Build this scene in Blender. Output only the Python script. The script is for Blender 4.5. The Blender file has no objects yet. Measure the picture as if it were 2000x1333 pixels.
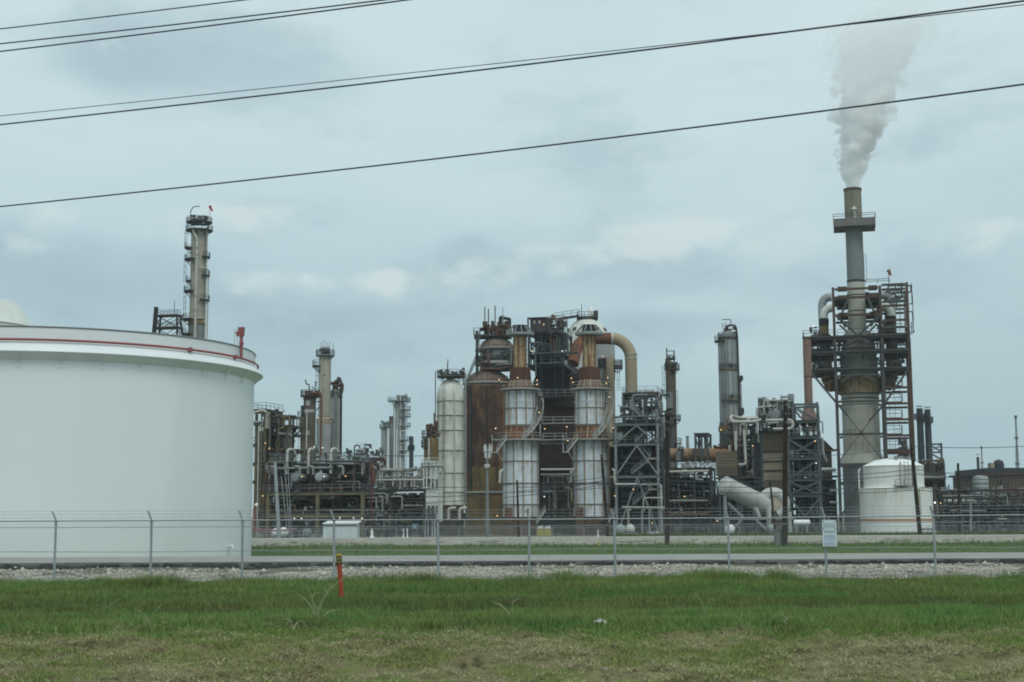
import bpy, math, random
import numpy as np
from mathutils import Vector, Matrix
rnd = random.Random(7)
SC = bpy.context.scene
COL = SC.collection
PI = math.pi
rad = math.radians

# ------------------------------------------------------------------ camera
F = 2700.0                                   # focal length in photograph pixels (2000 wide)
PITCH = math.atan((1005 - 666.5) / F)
ROLL = math.atan(5.0 / 1000.0)
CAM = Vector((0, 0, 2.0))
_r, _u, _f = Vector((1, 0, 0)), Vector((0, -math.sin(PITCH), math.cos(PITCH))), Vector((0, math.cos(PITCH), math.sin(PITCH)))
_c, _s = math.cos(ROLL), math.sin(ROLL)
RX, RY = _r * _c - _u * _s, _r * _s + _u * _c
cam = bpy.data.cameras.new('camera')
cam.lens = F / 2000 * 36; cam.sensor_width = 36; cam.sensor_fit = 'HORIZONTAL'
cam.clip_start = 0.1; cam.clip_end = 20000
camo = bpy.data.objects.new('camera', cam); COL.objects.link(camo)
camo.matrix_world = Matrix(((RX.x, RY.x, -_f.x, CAM.x), (RX.y, RY.y, -_f.y, CAM.y), (RX.z, RY.z, -_f.z, CAM.z), (0, 0, 0, 1)))
SC.camera = camo

def W(px, py, Y):
    """World point seen at photograph pixel (px, py) at depth Y."""
    d = RX * ((px - 1000) / F) + RY * ((666.5 - py) / F) + _f
    return CAM + d * (Y / d.y)
def Z(py, Y, px=1000): return W(px, py, Y).z
def X(px, py, Y): return W(px, py, Y).x
def S(n, Y): return n * Y / F                # length of n pixels at depth Y

# ------------------------------------------------------------------ sky, sun, exposure
SUN_EL, SUN_AZ = rad(57), rad(164)           # azimuth clockwise from +Y: high, behind the camera
world = bpy.data.worlds.new('World'); SC.world = world; world.use_nodes = True
def sky_nodes():
    nt = world.node_tree; N = nt.nodes; L = nt.links
    N.clear()
    def nd(t, **k):
        n = N.new(t)
        for a, b in k.items(): setattr(n, a, b)
        return n
    def math_(op, a, b=None, clamp=False):
        n = nd('ShaderNodeMath', operation=op, use_clamp=clamp)
        for i, v in enumerate((a, b)):
            if v is None: continue
            if isinstance(v, (int, float)): n.inputs[i].default_value = v
            else: L.new(v, n.inputs[i])
        return n.outputs[0]
    def mix(f, a, b):
        n = nd('ShaderNodeMix', data_type='RGBA')
        for i, v in ((0, f), (6, a), (7, b)):
            if isinstance(v, (int, float)): n.inputs[i].default_value = v
            elif isinstance(v, tuple): n.inputs[i].default_value = (*v, 1)
            else: L.new(v, n.inputs[i])
        return n.outputs[2]
    tc = nd('ShaderNodeTexCoord')
    D = tc.outputs['Generated']
    sep = nd('ShaderNodeSeparateXYZ'); L.new(D, sep.inputs[0])
    az = math_('ARCTAN2', sep.outputs[0], sep.outputs[1])
    el = math_('ARCSINE', sep.outputs[2])
    def noise(scale, zs, detail=5, rough=0.55, off=0):
        m = nd('ShaderNodeMapping'); m.inputs['Scale'].default_value = (scale, scale, scale * zs); m.inputs['Location'].default_value = (off, off * 1.7, off * .3)
        L.new(D, m.inputs[0])
        n = nd('ShaderNodeTexNoise'); n.inputs['Scale'].default_value = 1; n.inputs['Detail'].default_value = detail; n.inputs['Roughness'].default_value = rough
        L.new(m.outputs[0], n.inputs[0])
        return n.outputs[0]
    n1 = noise(3.0, 2.6, 5, .5, 3.1)           # broad cover
    n2 = noise(9.0, 2.4, 7, .56, 8.0)          # cloud shapes
    n3 = noise(34.0, 1.5, 6, .6, 1.3)          # ragged edges
    def ramp(x, a, b):
        n = nd('ShaderNodeMapRange', interpolation_type='SMOOTHSTEP'); n.inputs[1].default_value = a; n.inputs[2].default_value = b
        L.new(x, n.inputs[0]); return n.outputs[0]
    sky = nd('ShaderNodeTexSky', sky_type='NISHITA'); sky.sun_disc = False
    sky.sun_elevation = SUN_EL; sky.sun_rotation = SUN_AZ
    sky.air_density = 1.4; sky.dust_density = 2.5; sky.ozone_density = 1.5
    blue = mix(1.0, (0, 0, 0), sky.outputs[0])
    sc = nd('ShaderNodeVectorMath', operation='SCALE'); L.new(blue, sc.inputs[0]); sc.inputs['Scale'].default_value = 0.10
    # high veil of cloud: paler overhead, blue-grey towards the horizon
    up = ramp(el, 0.0, 0.36)
    veil = mix(up, (0.40, 0.575, 0.632), (0.635, 0.79, 0.82))
    c = mix(0.90, sc.outputs[0], veil)
    # grey undersides
    c = mix(math_('MULTIPLY', ramp(n2, .50, .72), math_('SUBTRACT', 1.0, math_('MULTIPLY', up, .65)), True), c, (0.40, 0.54, 0.60))
    c = mix(math_('MULTIPLY', ramp(n1, .52, .70), .35), c, (0.45, 0.60, 0.655))
    c = mix(math_('MULTIPLY', ramp(n1, .50, .30), .5), c, (0.66, 0.79, 0.825))
    def blob(px, py, wx, wu, wd):
        """Soft spot in the sky round photo direction (px, py): half width wx, extent wu upwards and wd downwards (pixels)."""
        d = RX * ((px - 1000) / F) + RY * ((666.5 - py) / F) + _f
        d.normalize(); a0 = math.atan2(d.x, d.y); e0 = math.asin(d.z)
        a = math_('DIVIDE', math_('SUBTRACT', az, a0), wx / F); e = math_('SUBTRACT', el, e0)
        e = math_('ADD', math_('DIVIDE', math_('MAXIMUM', e, 0.0), wu / F), math_('DIVIDE', math_('MINIMUM', e, 0.0), wd / F))
        r = math_('ADD', math_('MULTIPLY', a, a), math_('MULTIPLY', e, e))
        return math_('EXPONENT', math_('MULTIPLY', r, -1.0))
    def add_blobs(c, spots, col, k, nz, lo, hi, amp):
        t = None
        for s in spots:
            b = math_('MULTIPLY', blob(*s[:5]), s[5]); t = b if t is None else math_('MAXIMUM', t, b)
        m = ramp(math_('ADD', t, math_('MULTIPLY', math_('SUBTRACT', nz, .5), amp)), lo, hi)
        return mix(math_('MULTIPLY', m, k, True), c, col)
    # individual cloud banks in front of the camera: dark bellies, then bright cumulus heads
    c = add_blobs(c, [(400, 135, 330, 90, 80, 1), (90, 540, 460, 90, 110, 1), (400, 580, 380, 50, 60, .8), (1130, 520, 420, 55, 70, .75), (1640, 540, 320, 60, 90, .6), (640, 610, 300, 30, 60, .8), (1000, 640, 900, 40, 60, .5), (330, 500, 160, 30, 50, .6)],
                  (0.335, 0.470, 0.545), .64, n2, .02, 1.1, 1.5)
    puff = math_('ADD', math_('MULTIPLY', n3, .5), math_('MULTIPLY', n2, .5))
    c = add_blobs(c, [(1300, 450, 150, 22, 60, 1), (1400, 440, 90, 20, 60, .9), (1215, 470, 80, 16, 40, .8), (1100, 490, 120, 20, 50, .85), (960, 520, 110, 30, 50, .6), (1480, 480, 120, 30, 60, .6), (620, 545, 60, 20, 50, .95), (520, 545, 110, 26, 50, .75), (740, 545, 80, 26, 50, .9), (470, 420, 90, 26, 50, .7), (300, 425, 160, 26, 60, .55), (90, 400, 160, 30, 70, .5), (1930, 440, 110, 24, 50, .6), (40, 470, 120, 20, 50, .35)],
                  (0.635, 0.75, 0.765), .84, puff, .20, .95, 3.0)
    bg = nd('ShaderNodeBackground'); L.new(c, bg.inputs[0]); bg.inputs[1].default_value = 1.0
    out = nd('ShaderNodeOutputWorld'); L.new(bg.outputs[0], out.inputs[0])
sky_nodes()
sl = bpy.data.lights.new('sun', 'SUN'); sl.energy = 1.35; sl.angle = rad(24); sl.color = (1, .995, .965)
so = bpy.data.objects.new('sun', sl); COL.objects.link(so)
sd = Vector((math.sin(SUN_AZ) * math.cos(SUN_EL), math.cos(SUN_AZ) * math.cos(SUN_EL), math.sin(SUN_EL)))
so.rotation_euler = sd.to_track_quat('Z', 'Y').to_euler(); so.location = (0, -50, 120)
vs = SC.view_settings
SC.display_settings.display_device = 'sRGB'; vs.view_transform = 'Standard'; vs.look = 'None'; vs.exposure = 0.0; vs.gamma = 1.0; vs.use_curve_mapping = False
cy = SC.cycles
cy.max_bounces = 24; cy.diffuse_bounces = 3; cy.glossy_bounces = 2; cy.transmission_bounces = 2; cy.volume_bounces = 22; cy.transparent_max_bounces = 8
cy.use_denoising = True; cy.volume_step_rate = 0.25; cy.volume_max_steps = 512
cy.sample_clamp_indirect = 6.0; cy.filter_width = 1.9

# ------------------------------------------------------------------ materials
def new_mat(name):
    m = bpy.data.materials.new(name); m.use_nodes = True
    return m, m.node_tree.nodes, m.node_tree.links, m.node_tree.nodes['Principled BSDF']
def mixc(N, L, f, a, b):
    n = N.new('ShaderNodeMix'); n.data_type = 'RGBA'
    for i, v in ((0, f), (6, a), (7, b)):
        if isinstance(v, (int, float)): n.inputs[i].default_value = v
        elif isinstance(v, tuple): n.inputs[i].default_value = (*v, 1)
        else: L.new(v, n.inputs[i])
    return n.outputs[2]
def nz(N, L, scale, detail=4, rough=.6, off=0, vec=None):
    """Noise over world position; scale is a number or an (x, y, z) triple."""
    g = N.new('ShaderNodeNewGeometry')
    m = N.new('ShaderNodeMapping'); m.inputs['Scale'].default_value = scale if isinstance(scale, tuple) else (scale,) * 3
    m.inputs['Location'].default_value = (off, off * 2.3, off * .7)
    L.new(g.outputs['Position'] if vec is None else vec, m.inputs[0])
    n = N.new('ShaderNodeTexNoise'); n.inputs['Scale'].default_value = 1; n.inputs['Detail'].default_value = detail; n.inputs['Roughness'].default_value = rough
    L.new(m.outputs[0], n.inputs[0])
    return n.outputs[0]
def rng(N, L, x, a, b, lo=0, hi=1):
    n = N.new('ShaderNodeMapRange'); n.interpolation_type = 'SMOOTHSTEP'
    n.inputs[1].default_value = a; n.inputs[2].default_value = b; n.inputs[3].default_value = lo; n.inputs[4].default_value = hi
    L.new(x, n.inputs[0]); return n.outputs[0]
_mats = {}
def paint(name, base, alt=None, rust=None, amount=.0, rough=.6, streak=.6, scale=.9, metal=0.0, seed=0.0, blotch=0.0):
    """Weathered paint: base mottled into alt, with blotches and vertical runs of rust (amount 0..1)."""
    if name in _mats: return _mats[name]
    m, N, L, P = new_mat(name)
    alt = alt or tuple(v * .8 for v in base)
    c = mixc(N, L, rng(N, L, nz(N, L, scale, 5, .6, seed), .35, .68), base, alt)
    c = mixc(N, L, rng(N, L, nz(N, L, (scale * 2.5, scale * 2.5, scale * .12), 4, .6, seed + 5), .48, .75, 0, streak), c, tuple(v * .78 for v in alt))
    if rust:
        t = .72 - .42 * amount
        c = mixc(N, L, rng(N, L, nz(N, L, (scale * 2.2, scale * 2.2, scale * .16), 6, .68, seed + 9), t, t + .16, 0, .95), c, rust)
        c = mixc(N, L, rng(N, L, nz(N, L, scale * 1.7, 6, .7, seed + 13), t + .04, t + .2, 0, .9), c, tuple(v * .6 for v in rust))
    if blotch:                                   # broad patches of older, darker coating and of faded coating
        c = mixc(N, L, rng(N, L, nz(N, L, (scale * .55, scale * .55, scale * .32), 6, .68, seed + 21), .50, .62, 0, blotch), c, tuple(v * .52 for v in alt))
        c = mixc(N, L, rng(N, L, nz(N, L, (scale * .8, scale * .8, scale * .35), 6, .7, seed + 33), .56, .70, 0, blotch * .8), c, tuple(min(v * 1.5, .8) for v in base))
    L.new(c, P.inputs['Base Color']); P.inputs['Roughness'].default_value = rough; P.inputs['Metallic'].default_value = metal
    P.inputs['Specular IOR Level'].default_value = .3
    b = N.new('ShaderNodeBump'); b.inputs['Strength'].default_value = .12; b.inputs['Distance'].default_value = .03
    L.new(nz(N, L, scale * 6, 3, .6, seed), b.inputs['Height']); L.new(b.outputs[0], P.inputs['Normal'])
    _mats[name] = m
    return m
WHITE = paint('white_paint', (.80, .82, .79), (.76, .78, .75), rough=.45, streak=.25, scale=.25)
WHITE_DIRTY = paint('white_paint_stained', (.66, .68, .64), (.55, .56, .48), (.33, .26, .14), .26, .55, .7, .5, blotch=.22)
WHITE_RUST = paint('white_cladding_rust', (.66, .73, .79), (.53, .58, .58), (.30, .19, .085), .40, .6, .7, .35, blotch=.25)
RUST = paint('rust_shell', (.135, .072, .046), (.058, .036, .028), (.25, .135, .065), .55, .85, .9, .30, blotch=.75)
RUST_DOME = paint('rust_dome', (.20, .135, .105), (.15, .095, .07), (.10, .05, .035), .3, .8, .7, .4)
RUST_ORANGE = paint('rust_orange', (.19, .082, .042), (.11, .05, .03), (.055, .03, .022), .35, .85, .8, .7)
RUST_THROAT = paint('rust_throat', (.105, .042, .027), (.07, .03, .022), (.20, .08, .035), .3, .85, .8, .6)
RUST_DARK = paint('rust_dark', (.046, .027, .023), (.026, .017, .016), (.10, .043, .025), .35, .85, .8, .3, blotch=.4)
OCHRE = paint('ochre_cladding', (.20, .14, .052), (.15, .105, .045), (.10, .05, .025), .35, .75, .7, .4, blotch=.4)
TAN = paint('tan_shell', (.37, .35, .28), (.30, .285, .23), (.17, .11, .06), .18, .65, .6, .4)
TAN_RUST = paint('tan_shell_rusting', (.42, .33, .19), (.36, .26, .13), (.19, .075, .028), .62, .75, .7, .8)
DUCT = paint('duct_tan', (.36, .31, .21), (.31, .25, .165), (.22, .12, .065), .25, .65, .5, .3)
BROWN = paint('brown_shell', (.115, .094, .070), (.082, .068, .052), (.06, .035, .025), .3, .75, .7, .4)
BROWN_PANEL = paint('brown_panel', (.165, .130, .085), (.12, .095, .065), (.08, .045, .03), .25, .7, .6, .4)
BEIGE_PANEL = paint('beige_panel', (.33, .28, .19), (.26, .225, .16), (.17, .12, .08), .2, .7, .6, .4)
GREY = paint('grey_shell', (.36, .39, .385), (.28, .305, .30), (.17, .13, .09), .2, .55, .7, .35)
GREY_MID = paint('grey_shell_dark', (.20, .22, .215), (.15, .165, .16), (.11, .085, .06), .2, .6, .7, .35)
CONCRETE_STACK = paint('stack_plate', (.45, .45, .385), (.38, .38, .325), (.24, .17, .09), .28, .65, .7, .3, blotch=.25)
STACK_GREY = paint('stack_grey', (.185, .205, .205), (.165, .18, .18), (.19, .15, .09), .08, .6, .4, .3)
PINK_STACK = paint('pinkish_stack', (.235, .150, .115), (.195, .125, .098), (.14, .075, .05), .25, .7, .5, .4)
STEEL = paint('dark_steel', (.072, .074, .072), (.052, .053, .052), (.075, .048, .032), .3, .65, .5, .6)
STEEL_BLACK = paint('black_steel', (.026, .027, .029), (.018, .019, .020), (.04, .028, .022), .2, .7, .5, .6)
STEEL_RUST = paint('rusty_steel', (.095, .058, .042), (.066, .044, .034), (.12, .055, .03), .4, .75, .6, .6)
STEEL_GREY = paint('galvanised_steel', (.225, .245, .245), (.17, .185, .185), (.16, .13, .10), .12, .5, .5, .6)
STEEL_BLUE = paint('bluegrey_steel', (.085, .106, .110), (.064, .08, .083), (.08, .065, .05), .15, .6, .5, .6)
OLIVE = paint('olive_steel', (.165, .145, .085), (.115, .10, .062), (.10, .06, .035), .25, .7, .5, .5)
DECK = paint('grating_deck', (.070, .072, .068), (.05, .05, .047), (.08, .055, .035), .25, .7, .3, .8)
DECK_PALE = paint('pale_deck_edge', (.34, .345, .31), (.27, .27, .24), (.18, .13, .09), .2, .65, .4, .8)
RAIL = paint('rail_steel', (.21, .22, .215), (.15, .155, .15), (.13, .10, .075), .2, .6, .4, .9)
RAIL_PALE = paint('rail_pale', (.42, .43, .40), (.34, .345, .32), (.2, .14, .09), .2, .6, .4, .9)
PIPE_PALE = paint('pale_pipe', (.49, .48, .43), (.40, .395, .35), (.24, .17, .10), .18, .5, .5, .6)
PIPE_GREY = paint('grey_pipe', (.27, .285, .275), (.20, .21, .20), (.15, .11, .08), .2, .5, .5, .6)
PIPE_RUST = paint('rusty_pipe', (.17, .085, .055), (.11, .06, .042), (.07, .04, .03), .3, .8, .5, .6)
PIPE_DARK = paint('dark_pipe', (.042, .040, .038), (.028, .027, .026), (.07, .045, .03), .25, .7, .5, .6)
RED_PIPE = paint('faded_red_pipe', (.31, .095, .10), (.27, .09, .09), (.2, .07, .06), .1, .55, .3, .9)
RED = paint('windsock_red', (.42, .06, .05), (.36, .05, .045), rough=.8)
WOOD = paint('weathered_pole_wood', (.040, .031, .026), (.026, .021, .018), rough=.9, scale=2)
GALV_POLE = paint('galvanised_pole', (.33, .36, .37), (.28, .31, .32), rough=.5, scale=1.0)
CABLE = paint('cable_black', (.055, .068, .085), (.048, .06, .075), rough=.6)
ORANGE = paint('marker_orange', (.36, .062, .030), (.29, .058, .03), rough=.6, scale=2)
YELLOW = paint('yellow_plastic', (.42, .36, .08), (.34, .29, .07), rough=.5)
BLUE_BOX = paint('blue_box', (.10, .19, .26), (.08, .15, .2), rough=.6)
CONCRETE = paint('old_concrete', (.38, .365, .31), (.30, .285, .245), (.16, .145, .115), .28, .9, .5, .5)
BLACK_STACK = paint('dark_bluegrey_stack', (.040, .050, .060), (.032, .04, .048), (.05, .04, .035), .15, .6, .5, .3)
def emit(name, col, k):
    m, N, L, P = new_mat(name)
    P.inputs['Base Color'].default_value = (*col, 1); P.inputs['Emission Color'].default_value = (*col, 1); P.inputs['Emission Strength'].default_value = k
    return m
LAMP = emit('lamp_warm', (1.0, .62, .28), 2.6)
LAMP_WHITE = emit('lamp_white', (1.0, .97, .9), 2.6)

# ------------------------------------------------------------------ mesh building
class MB:
    def __init__(s): s.v = []; s.f = []
    def add(s, vs, fs):
        o = len(s.v); s.v.extend(tuple(p) for p in vs); s.f.extend(tuple(i + o for i in f) for f in fs); return s
    def box(s, x0, x1, y0, y1, z0, z1):
        return s.add([(x0, y0, z0), (x1, y0, z0), (x1, y1, z0), (x0, y1, z0), (x0, y0, z1), (x1, y0, z1), (x1, y1, z1), (x0, y1, z1)],
                     [(0, 3, 2, 1), (4, 5, 6, 7), (0, 1, 5, 4), (1, 2, 6, 5), (2, 3, 7, 6), (3, 0, 4, 7)])
    def bar(s, p, q, w, h=None):
        p, q = Vector(p), Vector(q); d = (q - p)
        if d.length < 1e-6: return s
        d.normalize(); h = h or w
        a = d.cross(Vector((0, 0, 1)))
        if a.length < 1e-3: a = Vector((1, 0, 0))
        a.normalize(); b = a.cross(d); a *= w / 2; b *= h / 2
        return s.add([p - a - b, p + a - b, p + a + b, p - a + b, q - a - b, q + a - b, q + a + b, q - a + b],
                     [(0, 1, 2, 3), (7, 6, 5, 4), (4, 5, 1, 0), (5, 6, 2, 1), (6, 7, 3, 2), (7, 4, 0, 3)])
    def tube(s, pts, r, seg=8, r1=None, cap=True):
        pts = [Vector(p) for p in pts]; n = len(pts); rings = []
        prev = None
        for i, p in enumerate(pts):
            t = (pts[min(i + 1, n - 1)] - pts[max(i - 1, 0)])
            if t.length < 1e-9: t = Vector((0, 0, 1))
            t.normalize()
            if prev is None:
                a = t.cross(Vector((0, 0, 1)))
                if a.length < 1e-3: a = t.cross(Vector((0, 1, 0)))
            else:
                a = prev - t * prev.dot(t)
                if a.length < 1e-4: a = t.cross(Vector((0, 0, 1)))
            a.normalize(); prev = a; b = t.cross(a)
            rr = r if r1 is None else r + (r1 - r) * i / (n - 1)
            rings.append([p + (a * math.cos(2 * PI * k / seg) + b * math.sin(2 * PI * k / seg)) * rr for k in range(seg)])
        vs = [q for R in rings for q in R]; fs = []
        for i in range(n - 1):
            for k in range(seg):
                k2 = (k + 1) % seg
                fs.append((i * seg + k, i * seg + k2, (i + 1) * seg + k2, (i + 1) * seg + k))
        if cap: fs += [tuple(range(seg))[::-1], tuple((n - 1) * seg + k for k in range(seg))]
        return s.add(vs, fs)
    def lathe(s, cx, cy, prof, seg=32, a0=0.0, a1=2 * PI, cap=True):
        full = abs(a1 - a0 - 2 * PI) < 1e-6; m = seg if full else seg + 1
        vs = []; fs = []
        for (r, z) in prof:
            for k in range(m):
                t = a0 + (a1 - a0) * k / seg; vs.append((cx + max(r, 1e-4) * math.cos(t), cy + max(r, 1e-4) * math.sin(t), z))
        for i in range(len(prof) - 1):
            for k in range(seg):
                k2 = (k + 1) % m
                fs.append((i * m + k, i * m + k2, (i + 1) * m + k2, (i + 1) * m + k))
        if cap and full: fs += [tuple(range(m))[::-1], tuple((len(prof) - 1) * m + k for k in range(m))]
        return s.add(vs, fs)
    def ring(s, cx, cy, r, z, th=.05, seg=28, a0=0.0, a1=2 * PI):
        full = abs(a1 - a0 - 2 * PI) < 1e-6
        pts = [(cx + r * math.cos(a0 + (a1 - a0) * k / seg), cy + r * math.sin(a0 + (a1 - a0) * k / seg), z) for k in range(seg + 1)]
        return s.tube(pts, th, 4, cap=not full)
    def build(s, name, mat, parent=None, smooth=True, ang=35):
        me = bpy.data.meshes.new(name)
        if parent is not None:
            o = parent.matrix_world.translation if parent.parent is None else Vector(parent['_o'])
            vs = [(x - o.x, y - o.y, z - o.z) for x, y, z in s.v]
        else: vs = s.v
        me.from_pydata(vs, [], s.f)
        if smooth:
            me.polygons.foreach_set('use_smooth', [True] * len(me.polygons)); me.set_sharp_from_angle(angle=rad(ang))
        me.materials.append(mat)
        ob = bpy.data.objects.new(name, me); COL.objects.link(ob)
        if parent is not None:
            ob.parent = parent
        return ob
_orig = {}
def thing(name, label, cat, loc, group=None):
    o = bpy.data.objects.new(name, None); COL.objects.link(o)
    o.location = loc; o.empty_display_size = .5
    o.matrix_world = Matrix.Translation(Vector(loc))
    o['label'] = label; o['category'] = cat
    if group: o['group'] = group
    _orig[o.name] = Vector(loc)
    return o
def origin(o):
    while o.parent is not None: o = o.parent
    return _orig.get(o.name, o.location)
def part(mb, name, mat, parent, smooth=True, label=None, kind=None, ang=35):
    """One mesh under a thing or under one of its parts (all meshes share the thing's origin)."""
    o = origin(parent)
    me = bpy.data.meshes.new(name)
    me.from_pydata([(x - o.x, y - o.y, z - o.z) for x, y, z in mb.v], [], mb.f)
    if smooth:
        me.polygons.foreach_set('use_smooth', [True] * len(me.polygons)); me.set_sharp_from_angle(angle=rad(ang))
    me.materials.append(mat)
    ob = bpy.data.objects.new(name, me); COL.objects.link(ob); ob.parent = parent
    if label: ob['label'] = label
    if kind: ob['kind'] = kind
    return ob
def solo(mb, name, mat, label, cat, group=None, smooth=True):
    ob = mb.build(name, mat, None, smooth); ob['label'] = label; ob['category'] = cat
    if group: ob['group'] = group
    return ob
def struct(mb, name, mat, kind='structure', smooth=True, ang=35):
    ob = mb.build(name, mat, None, smooth, ang); ob['kind'] = kind; return ob
def tree_copy(root, loc, label):
    """A thing with copies of its parts and sub-parts (mesh data shared)."""
    def kids(o): return list(o.children)
    r = root.copy(); COL.objects.link(r); r.location = loc; r['label'] = label; _orig[r.name] = Vector(loc)
    for ch in kids(root):
        c = ch.copy(); COL.objects.link(c); c.parent = r
        for g in kids(ch):
            d = g.copy(); COL.objects.link(d); d.parent = c
    return r

# ------------------------------------------------------------------ plant vocabulary
def dome(r, z, h, n=6): return [(r * math.cos(PI / 2 * i / n), z + h * math.sin(PI / 2 * i / n)) for i in range(n + 1)]
def arc(p, q, c, n=6):
    """Quarter bend from p to q around the corner point c (all Vectors)."""
    p, q, c = Vector(p), Vector(q), Vector(c); o = p + q - c
    return [o + (p - o) * math.cos(PI / 2 * i / n) + (q - o) * math.sin(PI / 2 * i / n) for i in range(n + 1)]
def bend(pts, r, n=4):
    """Polyline with each corner rounded at radius r."""
    pts = [Vector(p) for p in pts]; out = [pts[0]]
    for i in range(1, len(pts) - 1):
        a, b, c = pts[i - 1], pts[i], pts[i + 1]
        d1, d2 = (a - b), (c - b); k = min(r, d1.length * .49, d2.length * .49)
        p, q = b + d1.normalized() * k, b + d2.normalized() * k
        for j in range(n + 1):
            t = j / n; out.append(p * (1 - t) ** 2 + b * 2 * t * (1 - t) + q * t * t)
    return out + [pts[-1]]
def rail_line(mb, pts, h=1.1, step=1.8, w=.07):
    pts = [Vector(p) for p in pts]; up = Vector((0, 0, 1))
    for a, b in zip(pts, pts[1:]):
        L = (b - a).length; n = max(1, int(L / step))
        for k in (h, h * .52): mb.bar(a + up * k, b + up * k, w)
        for i in range(n + 1):
            p = a + (b - a) * i / n; mb.bar(p, p + up * h, w)
    return mb
def ring_platform(t, cx, cy, r0, r1, z, a0=0.0, a1=2 * PI, deck=DECK, rail=RAIL, h=1.1, th=.22, name='platform'):
    """Ring or arc walkway round a vessel, with its handrail as a sub-part. Angles: 0 = right, -pi/2 = towards the camera."""
    n = max(6, int(28 * (a1 - a0) / (2 * PI)))
    mb = MB().lathe(cx, cy, [(r0, z), (r1, z), (r1, z + th), (r0, z + th), (r0, z)], n, a0, a1, cap=False)
    full = abs(a1 - a0 - 2 * PI) < 1e-6
    if not full:
        for a in (a0, a1):
            c, s_ = math.cos(a), math.sin(a)
            mb.add([(cx + r0 * c, cy + r0 * s_, z), (cx + r1 * c, cy + r1 * s_, z), (cx + r1 * c, cy + r1 * s_, z + th), (cx + r0 * c, cy + r0 * s_, z + th)], [(0, 1, 2, 3)])
    k = max(3, int((a1 - a0) / (2 * PI) * 8))                  # brackets underneath
    for i in range(k + 1):
        a = a0 + (a1 - a0) * i / k; c, s_ = math.cos(a), math.sin(a)
        mb.bar((cx + r1 * .97 * c, cy + r1 * .97 * s_, z), (cx + r0 * c, cy + r0 * s_, z - (r1 - r0) * .9), .1)
    d = part(mb, name, deck, t)
    rr = r1 - .08
    pts = [(cx + rr * math.cos(a0 + (a1 - a0) * i / n), cy + rr * math.sin(a0 + (a1 - a0) * i / n), z + th) for i in range(n + 1)]
    part(rail_line(MB(), pts, h, 1.6), 'handrail', rail, d, smooth=False)
    return d
def ladder(t, p, z0, z1, mat=RAIL, w=.5, cage=True, name='ladder'):
    x, y = p; mb = MB()
    for s in (-w / 2, w / 2): mb.bar((x + s, y, z0), (x + s, y, z1), .07)
    z = z0
    while z < z1: mb.bar((x - w / 2, y, z), (x + w / 2, y, z), .05); z += .6
    if cage:
        z = z0 + 2.2
        while z < z1:
            mb.add([], []); pts = [(x + .38 * math.cos(a), y - .1 + .38 * math.sin(a), z) for a in [PI + PI * k / 6 for k in range(7)]]
            mb.tube(pts, .04, 4); z += 1.4
    return part(mb, name, mat, t, smooth=False)
def stair(t, p, q, w=.9, mat=RAIL, name='staircase'):
    """Straight flight from p to q (world), with rail."""
    p, q = Vector(p), Vector(q); mb = MB(); off = Vector((0, w / 2, 0))
    for s in (-1, 1): mb.bar(p + off * s, q + off * s, .09, .28)
    n = max(4, int(abs(q.z - p.z) / .3))
    for i in range(n + 1):
        c = p + (q - p) * i / n; mb.bar(c - off, c + off, .26, .05)
    o = part(mb, name, mat, t, smooth=False)
    r = MB()
    for s in (-1, 1): rail_line(r, [p + off * s, q + off * s], 1.0, 1.5, .06)
    part(r, 'handrail', mat, o, smooth=False)
    return o
def spiral(t, cx, cy, r, z0, z1, a0, a1, w=1.0, mat=RAIL_PALE):
    """Helical stair round a vessel from (a0, z0) to (a1, z1)."""
    n = 26; mb = MB(); ra = MB()
    P = lambda k, rr, dz=0: Vector((cx + rr * math.cos(a0 + (a1 - a0) * k / n), cy + rr * math.sin(a0 + (a1 - a0) * k / n), z0 + (z1 - z0) * k / n + dz))
    for rr in (r, r + w):
        for k in range(n):
            mb.bar(P(k, rr), P(k + 1, rr), .10, .34)
            for dz in (.55, 1.05): ra.bar(P(k, rr, dz), P(k + 1, rr, dz), .07)
            if k % 3 == 0: ra.bar(P(k, rr), P(k, rr, 1.05), .07)
    for k in range(n + 1): mb.bar(P(k, r), P(k, r + w), .32, .06)
    o = part(mb, 'spiral_stair', mat, t, smooth=False); part(ra, 'handrail', mat, o, smooth=False)
    return o
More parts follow.
